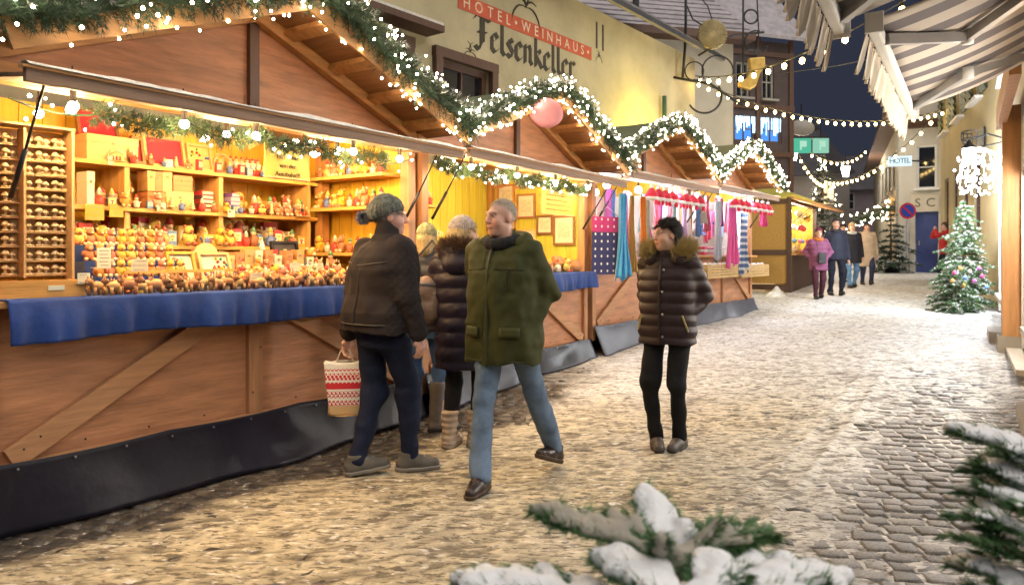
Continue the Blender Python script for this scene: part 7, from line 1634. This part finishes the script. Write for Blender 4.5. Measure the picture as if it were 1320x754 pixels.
# ================================================================== TREES
def fir_tree(loc, H, Rm, label, seed, name='fir_tree', snow=.5, nd=.055, wd=.006, whorls=16, per=11, fresh=True, lights=0, dens=1.0, shape=.85):
    rs = np.random.RandomState(seed); e = empty(name, loc); MB().tube([(0, 0, -.03), (.01, 0, H * .5), (0, 0, H * .97)], [H * .022, H * .014, H * .003], 8).build('trunk', M['bark'], e, True)
    Pn, Dn, Ps, Ds = [], [], [], []; bb = MB()
    for w_ in range(whorls):
        f = w_ / (whorls - 1); z = H * (.10 + .86 * f); rad = Rm * (1 - f) ** shape * (1 + .3 * math.sin(w_ * 1.9 + seed)) + .05 * H * (1 - f) + .03
        for k in range(max(4, int(per * (1 - .55 * f)))):
            a = rs.uniform(0, 2 * PI); r_ = rad * rs.uniform(.62, 1.2); dz = -r_ * rs.uniform(.1, .35); tip = np.array([r_ * math.cos(a), r_ * math.sin(a), z + dz]); base = np.array([0, 0, z])
            bb.tube([tuple(base), tuple(base * .4 + tip * .6 + [0, 0, .02 * H]), tuple(tip)], [.008 * H * .6, .005, .002], 4)
            n = max(4, int(r_ / .035 * dens)); side = np.array([-math.sin(a), math.cos(a), 0])
            for q in range(n):
                t = .15 + .85 * (q + rs.rand()) / n; c = base + (tip - base) * t + [0, 0, .05 * r_ * math.sin(PI * t)]; sp = (1 - t) * .34 * r_ + .02
                for s_ in (-1, 1, 0):
                    dr = (tip - base) / r_ * .7 + side * s_ * .8; dr /= np.linalg.norm(dr); ln = sp * rs.uniform(.5, 1.1) if s_ else .03
                    for m_ in range(max(1, int(ln / .03))):
                        p = c + dr * (m_ * .03); Pn.append(p); Dn.append(dr)
                        if rs.rand() < snow: Ps.append(p + [0, 0, .012]); Ds.append(dr * .8 + [0, 0, .25])
    bb.build('limbs', M['bark'], e)['kind'] = 'stuff'
    V = add_needles(np.array(Pn), np.array(Dn), 6, nd, wd, .55, rs); link('crown', npmesh('crown', V, np.arange(len(V)).reshape(-1, 3), M['needle2'] if fresh else M['needle'], False), e)
    if Ps: V = add_needles(np.array(Ps), np.array(Ds), 4, nd * .8, wd * 2.6, .5, rs); link('snow', npmesh('snow', V, np.arange(len(V)).reshape(-1, 3), M['snow'], False), e)
    if lights:
        b = MB()
        for k in range(lights): f = rs.rand() ** 1.4; a = rs.uniform(0, 2 * PI); r_ = (Rm * (1 - f) ** .85 + .05); b.ball((r_ * math.cos(a), r_ * math.sin(a), H * (.08 + .88 * f) - .2 * r_), .024, 6, 4)
        b.build('fairy_lights', M['fairy'], e, True)['kind'] = 'stuff'
    tag(e, label, 'fir tree'); return e
tp = G(1258, 402); T1 = fir_tree((tp.x - .02, tp.y + .35, tp.z), 2.2, .42, 'tall snowy fir tree beside the bright shop', 3, snow=.2, whorls=24, per=20, wd=.010, shape=.5)
tq = G(1243, 404); T2 = fir_tree((tq.x - .12, tq.y + .1, tq.z), 1.0, .5, 'low snowy fir in front of the tall fir tree', 4, snow=.18, whorls=11, per=20, wd=.010, shape=.6)
bc_ = [(.6, .1, .3), (.15, .3, .65), (.7, .3, .1), (.5, .12, .5), (.62, .55, .5), (.65, .4, .1)]
for k, (px, py) in enumerate(((1226, 352), (1240, 358), (1224, 362), (1252, 362), (1246, 350), (1238, 368), (1262, 356), (1268, 370), (1234, 346), (1258, 346))):
    b = MB(); b.ball((0, 0, 0), .04, 12, 8); b.lathe([(.012, .035), (.012, .052)], 8, mi=1); o = b.build('tree_bauble', [mat('bauble_%d' % (k % 6), bc_[k % 6], .15, .1, coat=.5), M['gold']], None, True); o.location = P(px + 4, py, tq.y - .34 + .1 * (k % 3)); tag(o, 'shiny coloured bauble on the low snowy fir', 'bauble', 'baubles on the low fir')
fir_tree(G(1148, 352), 2.3, .8, 'dark potted fir in front of the long beige house', 6, snow=.1, whorls=12, per=9, nd=.1, wd=.015, fresh=False, dens=.5)
fir_tree((P(1060, 250, 34).x, 34, zg(0, 34)), 5.0, 1.3, 'tall fir covered in fairy lights at the far street end', 7, snow=.2, whorls=14, per=9, nd=.16, wd=.03, fresh=False, lights=80, dens=.35)
gp = [tuple(P(1103, 284, 38)), tuple(P(1130, 276, 32)), tuple(P(1163, 262, 27.2))]
garland(gp, .34, 'fir_garland', 'bright green lit fir garland along the long beige house', 'lit fir garlands on the far house', Matrix.Identity(4), dens=230, lights=5, snow=.3, seed=44, bulb_r=.022)
pot = empty('plant_tub', G(1150, 352)); MB().lathe([(.22, 0), (.28, .3), (.3, .32)], 14).build('tub', M['iron'], pot, True); MB().lathe([(.26, .3), (.26, .305)], 14).build('soil', M['bark'], pot); tag(pot, 'dark round tub under the potted fir by the beige house', 'tub')

# ---- near snowy firs at the camera's feet
def near_fir(name_label, loc, top, branches, seed, paint_shade=()):
    rs = np.random.RandomState(seed); e = empty('young_fir', loc); L0 = Vector(loc)
    MB().tube([(0, 0, 0), (.005, .005, top * .5), (0, 0, top)], [.022, .016, .008], 8).build('trunk', M['bark'], e, True)
    for bi, (pts, d, rsn) in enumerate(branches):
        W = [P(x, y, d + .06 * i) - L0 for i, (x, y) in enumerate(pts)]; root = Vector((0, 0, min(top - .03, max(.2, W[0].z - .08))))
        path, LL = path_sample([tuple(root)] + [tuple(p) for p in W], 160)
        # smooth the corner
        for _ in range(25): path[1:-1] = (path[:-2] + path[1:-1] * 2 + path[2:]) / 4
        br = MB().tube([tuple(p) for p in path[::8]], [.006 - .004 * k / 20 for k in range(len(path[::8]))], 6).build('branch', M['bark'], e, True)
        tg = np.gradient(path, axis=0); tg /= np.linalg.norm(tg, axis=1)[:, None]; k0 = 55; n = 130
        pn, dn = [], []; lines = [(path[k0:], tg[k0:])]
        for s_ in (-1, 1):                                   # side twigs
            for t in (70, 92, 114, 134):
                t = t + rs.randint(-6, 6); sd_ = np.cross(tg[t], [0, 0, 1]); sd_ /= np.linalg.norm(sd_); dr = tg[t] * .75 + sd_ * s_ * .6 + [0, 0, .05]; dr /= np.linalg.norm(dr); ln = LL * .26 * (1 - (t - 60) / 130)
                q = path[t] + np.linspace(0, 1, 24)[:, None] * dr * ln; lines.append((q, np.tile(dr, (24, 1)))); MB().tube([tuple(q[0]), tuple(q[-1])], [.003, .0015], 5).build('twig', M['bark'], br)
        for q, g_ in lines:
            m_ = int(len(q) * 5.5) if len(q) > 40 else int(24 * 6); idx = rs.randint(0, len(q), m_); base = q[idx]; gg = g_[idx]
            a = rs.normal(0, .42, m_) + PI * rs.randint(0, 2, m_); s1 = np.cross(gg, [0, 0, 1.]); s1 /= np.linalg.norm(s1, axis=1)[:, None]; s2 = np.cross(s1, gg)
            pn.append(base); dn.append(gg * .55 + s1 * np.cos(a)[:, None] + s2 * np.sin(a)[:, None] * .55)
        pn = np.concatenate(pn); dn = np.concatenate(dn); V = add_needles(pn, dn, 3, .030, .0036, .10, rs)
        link('needles', npmesh('needles', V, np.arange(len(V)).reshape(-1, 3), M['needle2'], False), br)['kind'] = 'stuff'
        if rsn:
            allq = np.concatenate([q[::6] if len(q) > 40 else q[::5] for q, _ in lines]); lo = allq.min(0) - .07; hi = allq.max(0) + .07; g = SDF(lo, hi, .0045)
            for q, _ in lines:
                st_ = 8 if len(q) > 40 else 7; r0 = rsn * 1.25 if len(q) > 40 else rsn * .95; q2 = q[::st_]
                for i in range(len(q2) - 1):
                    f = i / max(1, len(q2) - 1); ra = r0 * (1.0 - .3 * f) * rs.uniform(.7, 1.15); g.cone(q2[i] + [0, 0, ra * .7], q2[i + 1] + [0, 0, ra * .7], ra, ra, .012, sc=(1, 1, .75))
            g.displace(lambda X, Y, Z: .010 * noise3(X * 14, Y * 14, Z * 14, seed + bi) + .006 * noise3(X * 34, Y * 34, Z * 34, seed + bi + 50) + .0022 * noise3(X * 120, Y * 120, Z * 120, seed + bi))
            V, F = g.surface(); link('snow_cap', npmesh('snow_cap', V, F, mat('shade_tinted_snow', (.33, .30, .25), .8, .2, 15, .4, 50) if bi in paint_shade else M['snow']), br)  # listed branches get darker snow: shade painted into the colour
            # needle tips poking through the snow
            idx = rs.choice(len(pn), int(len(pn) * .32)); V = add_needles(pn[idx] + [0, 0, rsn * .6], dn[idx] + [0, 0, .35], 1, .034, .0036, .15, rs); link('needle_tips', npmesh('needle_tips', V, np.arange(len(V)).reshape(-1, 3), M['needle2'], False), br)['kind'] = 'stuff'
    tag(e, name_label, 'fir tree', 'young snowy firs in front of the camera'); return e
c0 = P(868, 754, 1.25)
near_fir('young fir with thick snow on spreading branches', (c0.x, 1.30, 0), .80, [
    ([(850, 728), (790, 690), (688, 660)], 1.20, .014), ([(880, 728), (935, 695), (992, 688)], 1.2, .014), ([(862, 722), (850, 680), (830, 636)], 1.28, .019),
    ([(880, 800), (850, 755), (768, 722)], 1.08, .020), ([(900, 800), (1000, 752), (1085, 752)], 1.10, .020), ([(890, 790), (930, 745), (912, 722)], 1.08, .021), ([(800, 800), (700, 765), (592, 748)], 1.15, .019), ([(900, 800), (960, 750), (1010, 728)], 1.14, .019)], 5, paint_shade=(0, 1))
c1 = P(1420, 754, 1.62)
near_fir('young fir with snowy sprays reaching out beside the cobbles', (c1.x, 1.62, 0), 1.0, [
    ([(1350, 600), (1290, 572), (1226, 556)], 1.42, .014), ([(1350, 640), (1290, 608), (1238, 606)], 1.40, .013), ([(1350, 670), (1290, 636), (1236, 634)], 1.37, .014), ([(1350, 700), (1280, 668), (1222, 664)], 1.33, .011),
    ([(1350, 730), (1280, 698), (1216, 690)], 1.30, 0), ([(1350, 770), (1280, 735), (1222, 728)], 1.30, .012), ([(1350, 800), (1290, 765), (1240, 760)], 1.28, .013), ([(1350, 620), (1310, 592), (1268, 590)], 1.50, .013)], 8)
